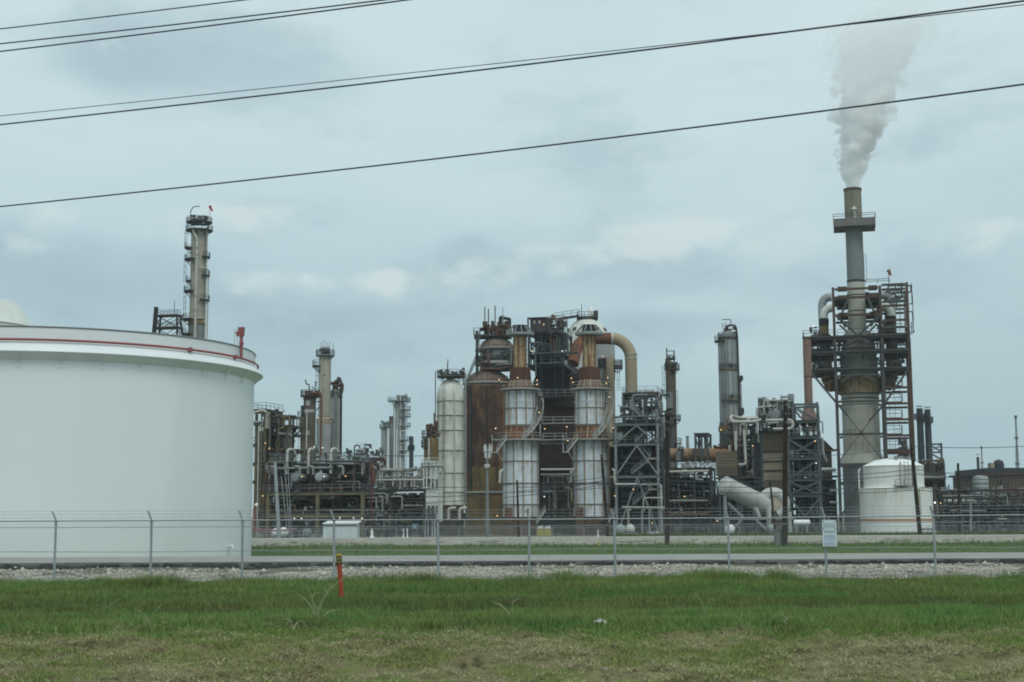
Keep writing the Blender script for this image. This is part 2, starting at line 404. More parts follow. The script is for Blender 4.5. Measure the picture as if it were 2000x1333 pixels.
def frame(t, xs, pys, Y, depth, mat=STEEL, bw=.35, deck=DECK, rail=RAIL, braces=(), decks=None, rails=None, base=None, back=True, xpy=None):
    """Steel frame: columns at pixel columns xs, floors at pixel rows pys (top first), front at depth Y. Each column, beam, brace, deck is a part."""
    zs = [Z(p, Y, sum(xs) / len(xs)) for p in pys]; zb = -1.9 if base is None else base
    mid = xpy or sum(pys) / len(pys)
    X_ = [X(p, mid, Y) for p in xs]; ztop = max(zs)
    decks = range(len(zs)) if decks is None else decks
    rails = decks if rails is None else rails
    rows = (Y, Y + depth) if back else (Y,)
    for y in rows:
        for x in X_: part(MB().box(x - bw / 2, x + bw / 2, y - bw / 2, y + bw / 2, zb, ztop + bw * .3), 'column', mat, t, smooth=False)
        for z in zs:
            for a, b in zip(X_, X_[1:]): part(MB().box(a + bw / 2, b - bw / 2, y - bw * .4, y + bw * .4, z - bw, z - .03), 'beam', mat, t, smooth=False)
    if back:
        for z in zs:
            for x in X_: part(MB().box(x - bw * .4, x + bw * .4, Y + bw / 2, Y + depth - bw / 2, z - bw, z - .03), 'cross_beam', mat, t, smooth=False)
        for i in decks:
            z = zs[i]; d = part(MB().box(X_[0] - .3, X_[-1] + .3, Y - .35, Y + depth + .3, z, z + .1), 'deck', deck, t, smooth=False)
            if i in rails:
                part(rail_line(MB(), [(X_[0] - .25, Y + depth, z + .1), (X_[0] - .25, Y - .3, z + .1), (X_[-1] + .25, Y - .3, z + .1), (X_[-1] + .25, Y + depth, z + .1)], 1.1, 1.7), 'handrail', rail, d, smooth=False)
    lv = zs + [zb]
    for (bay, fl, kind) in braces:                # brace in bay i between floor fl and fl+1
        a, b = X_[bay], X_[bay + 1]; z1, z0 = lv[fl] - bw, lv[fl + 1]; m = (a + b) / 2; y = Y - .02; k = bw * .6
        segs = {'x': [((a, z0), (b, z1)), ((a, z1), (b, z0))], 'k': [((a, z0), (m, z1)), ((b, z0), (m, z1))], '/': [((a, z0), (b, z1))], '\\': [((a, z1), (b, z0))], 'v': [((a, z1), (m, z0)), ((b, z1), (m, z0))]}[kind]
        for i, (p, q) in enumerate(segs):
            yy = y - .04 * i
            part(MB().bar((p[0], yy, p[1]), (q[0], yy, q[1]), k), 'brace', mat, t, smooth=False)
            if back: part(MB().bar((p[0], yy + depth, p[1]), (q[0], yy + depth, q[1]), k), 'brace', mat, t, smooth=False)
    return X_, zs
def pipe_run(t, pts, r, mat, seg=8, bendr=None, name='pipe', label=None):
    return part(MB().tube(bend(pts, bendr or r * 3), r, seg), name, mat, t, label=label)
def random_pipes(t, xa, xb, pt, pb, Y0, Y1, n, mats, r0=.08, r1=.25, seed=0, vert=.45):
    """Piping between equipment: runs with elbows, drops and offsets inside the given slab of space."""
    R = random.Random(seed); Ym = (Y0 + Y1) / 2
    x0, x1 = X(xa, pb, Y0), X(xb, pb, Y0); z1, z0 = Z(pt, Ym, xa), Z(pb, Ym, xa)
    for i in range(n):
        r = R.uniform(r0, r1) if R.random() < .75 else r0; m = R.choice(mats)
        y = R.uniform(Y0, Y1); p = Vector((R.uniform(x0, x1), y, R.uniform(z0, z1))); pts = [p.copy()]
        v = R.random() < vert
        for k in range(R.randint(2, 4)):
            p = p.copy()
            if v: p.z = min(max(p.z + R.choice((-1, 1)) * R.uniform(.25, .8) * (z1 - z0), z0), z1)
            elif R.random() < .75: p.x = min(max(p.x + R.choice((-1, 1)) * R.uniform(.2, .7) * (x1 - x0), x0), x1)
            else: p.y = min(max(p.y + R.uniform(-1, 1) * (Y1 - Y0), Y0), Y1)
            v = not v
            if (p - pts[-1]).length > r * 3: pts.append(p)
        if len(pts) > 1: pipe_run(t, pts, r, m, 6)
def fittings(t, xa, xb, pt, pb, Y0, Y1, n, mat, seed=0, s0=.15, s1=.5, name='fittings'):
    """Valves, boxes, flanges and motors too small to pick apart: one joined part."""
    R = random.Random(seed); Ym = (Y0 + Y1) / 2; mb = MB()
    x0, x1 = X(xa, pb, Y0), X(xb, pb, Y0); z1, z0 = Z(pt, Ym, xa), Z(pb, Ym, xa)
    for i in range(n):
        x, y, z = R.uniform(x0, x1), R.uniform(Y0, Y1), R.uniform(z0, z1); s = R.uniform(s0, s1); k = R.random()
        if k < .4: mb.box(x - s / 2, x + s / 2, y - s / 2, y + s / 2, z - s * R.uniform(.3, 1), z + s * R.uniform(.3, 1))
        elif k < .7: mb.tube([(x, y, z - s), (x, y, z + s)], s * .4, 6)
        else: mb.tube([(x - s, y, z), (x + s, y, z)], s * .45, 6)
    return part(mb, name, mat, t, kind='stuff')
def drum(t, px, py, Y, r, length, axis, mat, name='drum', seg=18, end=.35):
    """Horizontal vessel with dished ends; axis 'x' or 'y'; (px, py) its centre (axis x) or front end (axis y)."""
    c = W(px, py, Y); mb = MB(); prof = [(0, 0)] + [(r * math.sin(PI / 2 * i / 4), end * r * (1 - math.cos(PI / 2 * i / 4))) for i in range(1, 5)]
    L = length; prof = prof + [(r, L - end * r)] + [(r * math.cos(PI / 2 * i / 4), L - end * r + end * r * math.sin(PI / 2 * i / 4)) for i in range(1, 5)]
    m2 = MB().lathe(0, 0, prof, seg)
    for (x, y, z) in m2.v:
        mb.v.append((c.x - L / 2 + z, c.y + y, c.z + x) if axis == 'x' else (c.x + x, c.y + z, c.z + y))
    mb.f = [f if axis == 'x' else f[::-1] for f in m2.f]
    return part(mb, name, mat, t)

def turn(t, deg=13.5):
    """The plant's grid runs a little to the right of our line of sight: turn a square structure onto it."""
    t.rotation_euler = (0, 0, -rad(deg)); return t

def rust_runs(name, src, zs, length, col, seed=0.0):
    """Copy of a paint with rust weeping down from the horizontal joints at heights zs."""
    m = src.copy(); m.name = name; N, L = m.node_tree.nodes, m.node_tree.links; P = N['Principled BSDF']
    old = P.inputs['Base Color'].links[0].from_socket
    g = N.new('ShaderNodeNewGeometry'); sp = N.new('ShaderNodeSeparateXYZ'); L.new(g.outputs['Position'], sp.inputs[0])
    tot = None
    def M(op, x, y, clamp=False):
        q = N.new('ShaderNodeMath'); q.operation = op; q.use_clamp = clamp
        for i, v in enumerate((x, y)):
            if isinstance(v, (int, float)): q.inputs[i].default_value = v
            else: L.new(v, q.inputs[i])
        return q.outputs[0]
    for z in zs:
        d = M('SUBTRACT', z, sp.outputs[2])                                   # metres below the joint
        w = M('MULTIPLY', M('SUBTRACT', 1.0, M('DIVIDE', d, length), True), M('GREATER_THAN', d, -.03)); w = M('MULTIPLY', w, M('LESS_THAN', d, length))
        tot = w if tot is None else M('MAXIMUM', tot, w)
    st = rng(N, L, nz(N, L, (2.6, 2.6, .10), 5, .7, seed + 4), .40, .66)
    big = rng(N, L, nz(N, L, (.5, .5, .25), 4, .6, seed + 8), .38, .62)
    f = M('MULTIPLY', M('MULTIPLY', tot, st), M('ADD', .35, M('MULTIPLY', big, .8)), True)
    L.new(mixc(N, L, f, old, col), P.inputs['Base Color'])
    return m

# ------------------------------------------------------------------ terrain
def vnoise(x, y, seed=0):
    """Smooth value noise on numpy arrays, about -1..1."""
    xi = np.floor(x).astype(np.int64); yi = np.floor(y).astype(np.int64); fx = x - xi; fy = y - yi
    fx = fx * fx * (3 - 2 * fx); fy = fy * fy * (3 - 2 * fy)
    def h(a, b):
        n = (a * 374761393 + b * 668265263 + seed * 1442695041) & 0x7fffffff
        n = ((n ^ (n >> 13)) * 1274126177) & 0x7fffffff
        return ((n ^ (n >> 16)) & 0xffff) / 32767.5 - 1.0
    return (h(xi, yi) * (1 - fx) + h(xi + 1, yi) * fx) * (1 - fy) + (h(xi, yi + 1) * (1 - fx) + h(xi + 1, yi + 1) * fx) * fy
def fbm(x, y, o=4, seed=0):
    t = 0; a = .5
    for i in range(o): t = t + a * vnoise(x * 2 ** i, y * 2 ** i, seed + i * 17); a *= .5
    return t
PY = [-200, 43.3, 48.0, 54.75, 56.5, 62, 72, 79.5, 80.6, 83, 87, 150, 250, 300, 420, 9000]
PZ = [-.02, -.02, .30, .30, .28, -.10, -.12, .14, .19, .58, .56, -.38, -1.92, -1.95, -1.95, -1.95]
def grid(name, mat, xs, ys, zf, kind='structure', smooth=True):
    gx, gy = np.meshgrid(xs, ys); gz = zf(gx, gy)
    nx, ny = len(xs), len(ys)
    v = np.stack([gx, gy, gz], -1).reshape(-1, 3)
    i = np.arange(nx * ny).reshape(ny, nx)
    q = np.stack([i[:-1, :-1], i[:-1, 1:], i[1:, 1:], i[1:, :-1]], -1).reshape(-1, 4)
    me = bpy.data.meshes.new(name)
    me.vertices.add(len(v)); me.vertices.foreach_set('co', v.astype(np.float32).ravel())
    me.loops.add(q.size); me.loops.foreach_set('vertex_index', q.astype(np.int32).ravel())
    me.polygons.add(len(q)); me.polygons.foreach_set('loop_start', np.arange(len(q), dtype=np.int32) * 4)
    me.update(calc_edges=True); me.validate()
    if smooth: me.polygons.foreach_set('use_smooth', np.ones(len(q), bool))
    me.materials.append(mat)
    o = bpy.data.objects.new(name, me); COL.objects.link(o); o['kind'] = kind
    return o
def blades(name, mat, P, H, Wd, A, lean, cols, label=None, n=3, droop=.5):
    """Grass blades: P root points, H heights, Wd widths, A headings, lean (horizontal reach / height); one object, colour per blade."""
    k = len(P); side = np.stack([np.cos(A), np.sin(A), np.zeros(k)], -1); fw = np.stack([-np.sin(A), np.cos(A), np.zeros(k)], -1)
    vs = []
    for i in range(n):
        t = i / n
        c = P + fw * (H * lean * (t ** 1.6))[:, None] + np.array([0, 0, 1.0]) * (H * (t - droop * lean * .35 * t * t))[:, None]
        w = (Wd * (1 - .75 * t) / 2)[:, None]; vs += [c - side * w, c + side * w]
    vs.append(P + fw * (H * lean)[:, None] + np.array([0, 0, 1.0]) * (H * (1 - droop * lean * .35))[:, None])
    m = 2 * n + 1
    v = np.stack(vs, 1).reshape(-1, 3)
    base = (np.arange(k) * m)[:, None]
    tris = []
    for i in range(n - 1): tris += [(2 * i, 2 * i + 1, 2 * i + 3), (2 * i, 2 * i + 3, 2 * i + 2)]
    tris.append((2 * n - 2, 2 * n - 1, 2 * n))
    tr = np.array(tris).ravel()
    idx = (base + tr[None, :]).reshape(-1, 3)
    me = bpy.data.meshes.new(name)
    me.vertices.add(len(v)); me.vertices.foreach_set('co', v.astype(np.float32).ravel())
    me.loops.add(idx.size); me.loops.foreach_set('vertex_index', idx.astype(np.int32).ravel())
    me.polygons.add(len(idx)); me.polygons.foreach_set('loop_start', np.arange(len(idx), dtype=np.int32) * 3)
    me.update(calc_edges=True)
    at = me.color_attributes.new('tint', 'FLOAT_COLOR', 'POINT')
    c4 = np.concatenate([np.repeat(cols, m, 0), np.ones((k * m, 1))], 1).astype(np.float32)
    at.data.foreach_set('color', c4.ravel())
    me.materials.append(mat)
    o = bpy.data.objects.new(name, me); COL.objects.link(o); o['kind'] = 'stuff'
    if label: o['label'] = label
    return o
def blade_mat():
    m, N, L, P = new_mat('grass_blade')
    a = N.new('ShaderNodeAttribute'); a.attribute_name = 'tint'
    L.new(a.outputs['Color'], P.inputs['Base Color']); P.inputs['Roughness'].default_value = .7; P.inputs['Specular IOR Level'].default_value = .15
    t = N.new('ShaderNodeBsdfTranslucent'); L.new(a.outputs['Color'], t.inputs[0])
    x = N.new('ShaderNodeMixShader'); x.inputs[0].default_value = .3
    L.new(P.outputs[0], x.inputs[1]); L.new(t.outputs[0], x.inputs[2]); L.new(x.outputs[0], N['Material Output'].inputs[0])
    return m
BLADE = blade_mat()
def soil(name, cols, scale, rough=.95, bump=.4):
    m, N, L, P = new_mat(name)
    c = mixc(N, L, rng(N, L, nz(N, L, scale, 6, .65), .38, .62), cols[0], cols[1])
    if len(cols) > 2: c = mixc(N, L, rng(N, L, nz(N, L, scale * 3.1, 5, .65, 7), .48, .68), c, cols[2])
    if len(cols) > 3: c = mixc(N, L, rng(N, L, nz(N, L, scale * .35, 5, .6, 3), .48, .62), c, cols[3])
    L.new(c, P.inputs['Base Color']); P.inputs['Roughness'].default_value = rough; P.inputs['Specular IOR Level'].default_value = .1
    b = N.new('ShaderNodeBump'); b.inputs['Strength'].default_value = bump; b.inputs['Distance'].default_value = .05
    L.new(nz(N, L, scale * 5, 5, .7, 2), b.inputs['Height']); L.new(b.outputs[0], P.inputs['Normal'])
    return m
GROUND_MAT = soil('plant_ground', [(.11, .11, .085), (.17, .165, .13), (.06, .075, .03)], .35)
STRIP_MAT = soil('grass_strip_soil', [(.075, .125, .035), (.10, .15, .045), (.13, .14, .06)], .8)
VERGE_MAT = soil('tall_grass_soil', [(.05, .065, .024), (.07, .085, .03), (.075, .065, .04)], 1.5)
MOWN_MAT = soil('mown_soil', [(.155, .14, .07), (.20, .185, .095), (.05, .042, .027), (.14, .165, .055)], 2.2, bump=.8)
GRAVEL_MAT = soil('crushed_gravel', [(.37, .34, .28), (.49, .455, .385), (.24, .22, .18), (.29, .28, .25)], 2.6, bump=1.0)
ROAD_MAT = soil('pale_asphalt', [(.29, .29, .265), (.33, .33, .30), (.25, .25, .235)], .5, .9, .15)
TAR_MAT = soil('broken_tar', [(.035, .037, .037), (.055, .055, .053), (.10, .10, .095)], 4, .85, .6)
BERM_MAT = soil('berm_face', [(.36, .345, .285), (.29, .275, .23), (.15, .14, .11), (.27, .265, .22)], 1.3, .95, 1.0)
CAP_MAT = soil('berm_cap', [(.42, .41, .36), (.37, .36, .315)], .7, .9, .2)

xs_far = np.concatenate([-np.geomspace(1500, 70, 12), np.linspace(-60, 60, 61), np.geomspace(70, 1500, 12)])
ys_far = np.array([-200, -50, 0, 10, 20, 30, 43.3, 46, 48, 54.75, 56.5, 59, 62, 67, 72, 75, 79.5, 80.6, 83, 87, 100, 120, 150, 200, 250, 300, 420, 700, 1300, 2600.])
grid('ground', GROUND_MAT, xs_far, ys_far, lambda x, y: np.interp(y, PY, PZ) - .6 * ((y < 43) & (y > 5)) - .02)
grid('grass_strip', STRIP_MAT, np.linspace(-60, 60, 241), np.linspace(55.2, 80.9, 60), lambda x, y: np.interp(y, PY, PZ) + .05 * fbm(x * .5, y * .8, 3, 4) * np.clip((y - 55.5) / 3, 0, 1) + .004)
def berm_z(x, y):
    t = np.clip((y - 80.7) / 2.2, 0, 1)
    return np.interp(y, PY, PZ) + .03 + .20 * fbm(x * .7, y * 1.6, 5, 9) * np.sin(t * PI) + .03 * fbm(x * .25, y * .2, 2, 5) * t
grid('containment_berm', BERM_MAT, np.linspace(-70, 70, 561), np.linspace(80.7, 83.0, 22), berm_z)
grid('berm_path', CAP_MAT, np.linspace(-70, 70, 141), np.array([82.97, 83.1, 84.5, 86.5, 87.2]), lambda x, y: np.interp(y, PY, PZ) + .035 + .03 * fbm(x * .25, y * .2, 2, 5) * (y < 87))

# road slab with a ragged near edge
rx = np.linspace(-75, 75, 601)
edge = 48.0 + .22 * fbm(rx * .55, rx * 0, 3, 3) + .10 * fbm(rx * 2.2, rx * 0, 3, 6)
mb = MB()
for x, e in zip(rx, edge): mb.v += [(x, e + .05, .30), (x, e, .425), (x, 54.75, .425), (x, 54.85, .31)]
for i in range(len(rx) - 1):
    for k in range(3): a = i * 4 + k; mb.f.append((a, a + 4, a + 5, a + 1))
struct(mb, 'road', ROAD_MAT, smooth=False)
# gravel bank and its stones
def bank_z(x, y):
    t = np.clip((y - 43.0) / 5.0, 0, 1)
    mound = .15 * np.exp(-((x - 5.6) / 2.0) ** 2) + .05 * np.exp(-((x + 4.5) / 2.5) ** 2) + .08 * np.exp(-((x - 12) / 2.2) ** 2)
    return -.02 + .26 * np.clip(t, 0, 1) ** .9 + (.07 * fbm(x * .5, y * .9, 4, 21) + .045 * fbm(x * 2.2, y * 2.2, 3, 2)) * np.sin(np.clip(t * 1.06, 0, 1) * PI) ** .5 + mound * np.sin(np.clip(t * 1.05, 0, 1) * PI)
grid('gravel_bank', GRAVEL_MAT, np.linspace(-32, 32, 641), np.linspace(42.6, 48.35, 64), bank_z)
def stones(name, n, mat, seed, ylo, yhi, s0, s1, zf, label, xw=22):
    R = np.random.RandomState(seed)
    x = R.uniform(-xw, xw, n); y = R.uniform(ylo, yhi, n); keep = fbm(x * .6, y * .8, 3, seed) > -.22; x, y = x[keep], y[keep]; n = len(x)
    z = zf(x, y); s = R.uniform(s0, s1, n) ** 1.0 * (1 + 1.2 * (R.rand(n) > .96))
    oc = np.array([(1, 0, 0), (0, 1, 0), (-1, 0, 0), (0, -1, 0), (0, 0, 1), (0, 0, -.6)], float)
    fc = np.array([(0, 1, 4), (1, 2, 4), (2, 3, 4), (3, 0, 4), (1, 0, 5), (2, 1, 5), (3, 2, 5), (0, 3, 5)])
    v = oc[None] * R.uniform(.55, 1.25, (n, 6, 1)) * s[:, None, None] * np.stack([R.uniform(.8, 1.5, n), R.uniform(.8, 1.4, n), R.uniform(.5, .9, n)], -1)[:, None, :]
    a = R.uniform(0, 6.28, n); ca, sa = np.cos(a)[:, None], np.sin(a)[:, None]
    vx, vy = v[..., 0] * ca - v[..., 1] * sa, v[..., 0] * sa + v[..., 1] * ca
    v = np.stack([vx + x[:, None], vy + y[:, None], v[..., 2] + z[:, None] + s[:, None] * .2], -1).reshape(-1, 3)
    idx = (np.arange(n)[:, None, None] * 6 + fc[None]).reshape(-1, 3)
    me = bpy.data.meshes.new(name)
    me.vertices.add(len(v)); me.vertices.foreach_set('co', v.astype(np.float32).ravel())
    me.loops.add(idx.size); me.loops.foreach_set('vertex_index', idx.astype(np.int32).ravel())
    me.polygons.add(len(idx)); me.polygons.foreach_set('loop_start', np.arange(len(idx), dtype=np.int32) * 3)
    me.update(calc_edges=True)
    c = R.uniform(.6, 1.25, (n, 1)) * np.array([[.46, .425, .355]]); c[R.rand(n) > .93] *= .45
    at = me.color_attributes.new('tint', 'FLOAT_COLOR', 'POINT'); at.data.foreach_set('color', np.concatenate([np.repeat(c, 6, 0), np.ones((n * 6, 1))], 1).astype(np.float32).ravel())
    me.materials.append(mat); o = bpy.data.objects.new(name, me); COL.objects.link(o); o['kind'] = 'stuff'; o['label'] = label
    return o
STONE = new_mat('crushed_stone'); _a = STONE[1].new('ShaderNodeAttribute'); _a.attribute_name = 'tint'; STONE[2].new(_a.outputs['Color'], STONE[3].inputs['Base Color']); STONE[3].inputs['Roughness'].default_value = .95; STONE = STONE[0]
stones('gravel', 26000, STONE, 5, 42.6, 48.2, .02, .055, bank_z, 'pale crushed limestone gravel on the bank below the road')
stones('rubble', 300, STONE, 8, 46.4, 48.1, .035, .085, bank_z, 'broken pieces of stone along the road edge')
# broken tar edge: dark slabs hanging out from under the road
R = random.Random(3); mb = MB()
for i in range(640):
    x = R.uniform(-21, 21); k = float(fbm(np.array([x * .33]), np.array([2.0]), 2, 14)[0])
    w = R.uniform(.12, .5); y = 48.0 - R.uniform(-.05, .16 + max(0, k) * 1.9); z = float(bank_z(np.array([x]), np.array([y]))[0]) + R.uniform(.0, .05)
    
    if k < -.05 and R.random() < .7: continue
    z = max(z, .30 if y > 47.85 else z); d = R.uniform(.06, .2); a = R.uniform(-.35, .35); h = R.uniform(.03, .09)
    c, s_ = math.cos(a), math.sin(a)
    mb.add([(x + c * u - s_ * v_, y + s_ * u + c * v_, z + hh + R.uniform(-.02, .02)) for hh in (0, h) for u, v_ in ((-w / 2, -d), (w / 2, -d * R.uniform(.4, 1)), (w / 2 * R.uniform(.6, 1), d), (-w / 2, d))],
           [(0, 3, 2, 1), (4, 5, 6, 7), (0, 1, 5, 4), (1, 2, 6, 5), (2, 3, 7, 6), (3, 0, 4, 7)])
o = mb.build('broken_asphalt', TAR_MAT, None, False); o['kind'] = 'stuff'; o['label'] = 'dark crumbled asphalt along the near edge of the road'

# verge: mown strip near the road we stand on, tall grass behind it
def mown_z(x, y): return .12 * fbm(x * .9, y * .9, 4, 31) + .17 * fbm(x * 2.0, y * 2.4, 4, 8) + .02
def verge_z(x, y):
    d = 30.4 + .9 * fbm(x * .12, x * 0 + 8, 2, 19)
    return (-.27 * np.exp(-((y - d) / 1.9) ** 2) - .10 * np.exp(-((y - d - 3) / 3.0) ** 2)) * np.clip((y - 24.2) / 2, 0, 1) + .05 * fbm(x * .5, y * .5, 3, 7) + .006
def vz(x, y): return float(verge_z(np.array([x]), np.array([y]))[0]) if y > 24.2 else float(mown_z(np.array([x]), np.array([y]))[0])
def bound(x): return 23.5 + 1.5 * fbm(x * .35, x * 0 + 1, 3, 12) + .9 * fbm(x * 1.7, x * 0, 3, 2)
def far_edge(x): return 41.2 + 1.3 * fbm(x * .22, x * 0 + 5, 3, 44) + .8 * fbm(x * 1.1, x * 0, 3, 40)
grid('mown_verge', MOWN_MAT, np.linspace(-16, 16, 321), np.linspace(9, 24.6, 157), mown_z)
grid('tall_grass_verge', VERGE_MAT, np.linspace(-26, 26, 131), np.linspace(24.2, 43.2, 120), verge_z)
NR = np.random.RandomState(11)
def scatter(n, x0, x1, y0, y1): return NR.uniform(x0, x1, n), NR.uniform(y0, y1, n)
# tall grass: density, height and hue wander in patches
n = 520000
x, y = NR.uniform(-.43, .43, n), NR.rand(n); y = 22.9 + (43.0 - 22.9) * y ** .85; x = x * (y + 1)
ok = (y > bound(x) + .9 * (NR.rand(len(x)) ** 2.2)) & (y < far_edge(x) + .5 * NR.randn(len(x)) * .5); x, y = x[ok], y[ok]
patch = fbm(x * .30, y * .42, 4, 50); fine = fbm(x * 1.3, y * 1.3, 3, 61)
ok = NR.rand(len(x)) < np.clip(.85 + .5 * patch, .35, 1); x, y, patch, fine = x[ok], y[ok], patch[ok], fine[ok]
n = len(x)
H = (.135 + .11 * patch + .11 * fine + .06 * NR.rand(n)) * (1 + .6 * (NR.rand(n) > .97)) * np.clip(.35 + (y - bound(x)) * .5, .35, 1)
H *= 1 + 1.3 * np.clip(fbm(x * .7, y * .5 + 2, 4, 15) * 2, 0, 1) * (y > 39.5)
H *= 1 + .9 * np.exp(-((x - .9) / .9) ** 2) * (y > 40) + 1.0 * np.clip((x - 12.5) / 3, 0, 1) * (y > 40.5) + .5 * np.exp(-((x - 7.6) / .5) ** 2) * (y > 40)
g = np.array([[.125, .235, .064]]) * (1 + .32 * patch[:, None]) + np.array([[.026, .014, .006]]) * fine[:, None]
band = np.exp(-((y - 33.0 - 1.2 * fbm(x * .2, x * 0, 2, 3)) / 1.3) ** 2)[:, None]             # a low band of reddish dry stems
g = g * (1 - .45 * band) + np.array([[.125, .115, .055]]) * .45 * band
hue = fbm(x * .55 + 9, y * .8, 4, 77)[:, None]; yel = np.clip(.38 + 1.5 * hue + .4 * fine[:, None] + .5 * np.clip((y[:, None] - 38) / 4, 0, 1), 0, 1); g = g * (1 - .5 * yel) + np.array([[.245, .275, .085]]) * .5 * yel
br = np.clip(fbm(x * .9, y * 1.6 + 4, 4, 5)[:, None] * 2.4 - .45, 0, 1); g = g * (1 - .55 * br) + np.array([[.125, .105, .06]]) * .55 * br
g *= NR.uniform(.62, 1.35, (n, 1)); dry = NR.rand(n) > .93; g[dry] = np.array([[.21, .18, .095]]) * NR.uniform(.6, 1.2, (dry.sum(), 1))
z = np.where(y > 24.3, verge_z(x, y), mown_z(x, y))
blades('tall_grass', BLADE, np.stack([x, y, z], -1), np.clip(H, .05, .7), NR.uniform(.008, .017, n), NR.uniform(0, 6.28, n), NR.uniform(.2, 1.1, n), np.clip(g, .01, .6), 'rough green grass in front of the chain link fence', n=2)
# mown verge: short regrowth and lying dry clippings
n = 230000
y = 13.2 + 11.6 * NR.rand(n) ** .9; x = NR.uniform(-.43, .43, n) * (y + 1)
patch = fbm(x * .7, y * .8, 4, 70)
ok = (y < bound(x) + .9) & (NR.rand(n) < np.clip(.34 + 1.5 * patch + (y - 19.5) * .13, .04, 1)); x, y, patch = x[ok], y[ok], patch[ok]; n = len(x)
nb = np.clip((y - bound(x) + 2.6) / 2.6, 0, 1)[:, None]; g = (np.array([[.30, .30, .125]]) * (1 - nb) + np.array([[.19, .27, .08]]) * nb) * NR.uniform(.55, 1.35, (n, 1)) * np.where(patch[:, None] > .12, np.array([[.72, .92, .6]]), 1.0)
blades('mown_grass', BLADE, np.stack([x, y, mown_z(x, y)], -1), NR.uniform(.03, .10, n), NR.uniform(.006, .012, n), NR.uniform(0, 6.28, n), NR.uniform(.3, 1.6, n), np.clip(g, .01, .6), 'short mown grass along the roadside')
n = 270000
y = 13.2 + 11.3 * NR.rand(n) ** .85; x = NR.uniform(-.43, .43, n) * (y + 1)
heap = fbm(x * 1.1, y * 2.0, 5, 90)
ok = (y < bound(x) + .2 + .5 * NR.rand(n)) & (NR.rand(n) < np.clip(.36 + 2.2 * heap, .03, 1) * np.clip((bound(x) - y + .3) / 2.2, .08, 1)); x, y, heap = x[ok], y[ok], heap[ok]; n = len(x)
g = np.array([[.52, .465, .275]]) * NR.uniform(.38, 1.25, (n, 1)); gr = NR.rand(n) > .72; g[gr] = np.array([[.28, .30, .14]]) * NR.uniform(.5, 1.2, (gr.sum(), 1))
blades('dry_clippings', BLADE, np.stack([x, y, mown_z(x, y) + np.clip(heap, 0, 1) * .30 * NR.rand(n) + .006], -1), NR.uniform(.018, .042, n), NR.uniform(.006, .012, n), NR.uniform(0, 6.28, n), NR.uniform(1.6, 4.5, n), np.clip(g, .01, .6), 'dry straw clippings lying on the mown verge', n=2, droop=.15)
# grass beyond the road, thicker at the foot of the berm
n = 90000
y = 55.4 + 26.2 * NR.rand(n) ** .6; x = NR.uniform(-.43, .43, n) * y
up = np.clip((y - 78) / 3, 0, 1); patch = fbm(x * .2, y * .3, 3, 33)
ok = (y < 80.6 + 1.3 * np.clip(fbm(x * .22, x * 0 + 3, 3, 71) + .12, 0, 1)) & ((x + 22.2) ** 2 + (y - 66.6) ** 2 > 94); x, y, up, patch = x[ok], y[ok], up[ok], patch[ok]; n = len(x)
g = np.array([[.125, .205, .062]]) * NR.uniform(.6, 1.3, (n, 1)) * (1 + .3 * patch[:, None])
blades('strip_grass', BLADE, np.stack([x, y, np.interp(y, PY, PZ)], -1), (.05 + .17 * up + .05 * patch) * NR.uniform(.6, 1.4, n) + .03, NR.uniform(.02, .045, n), NR.uniform(0, 6.28, n), NR.uniform(.2, .9, n), np.clip(g, .01, .6), 'green grass strip between the road and the berm')
n = 9000
y = NR.uniform(88, 150, n); x = y * NR.uniform(.07, .42, n); g = np.array([[.10, .14, .045]]) * NR.uniform(.6, 1.3, (n, 1))
blades('berm_weeds', BLADE, np.stack([x, y, np.interp(y, PY, PZ)], -1), NR.uniform(.1, .35, n), NR.uniform(.05, .12, n), NR.uniform(0, 6.28, n), NR.uniform(.2, .8, n), np.clip(g, .01, .6), 'weedy ground behind the berm')
# gravel weeds
n = 5000
y = 42.3 + 2.2 * NR.rand(n) ** 1.6; x = NR.uniform(-19, 19, n); ok = fbm(x * .5, y * .7, 3, 81) > .06; x, y = x[ok], y[ok]; n = len(x)
g = np.array([[.075, .12, .04]]) * NR.uniform(.6, 1.5, (n, 1))
blades('gravel_weeds', BLADE, np.stack([x, y, bank_z(x, y)], -1), NR.uniform(.08, .34, n), NR.uniform(.012, .024, n), NR.uniform(0, 6.28, n), NR.uniform(.2, .8, n), np.clip(g, .01, .6), 'weeds growing out of the gravel below the fence')

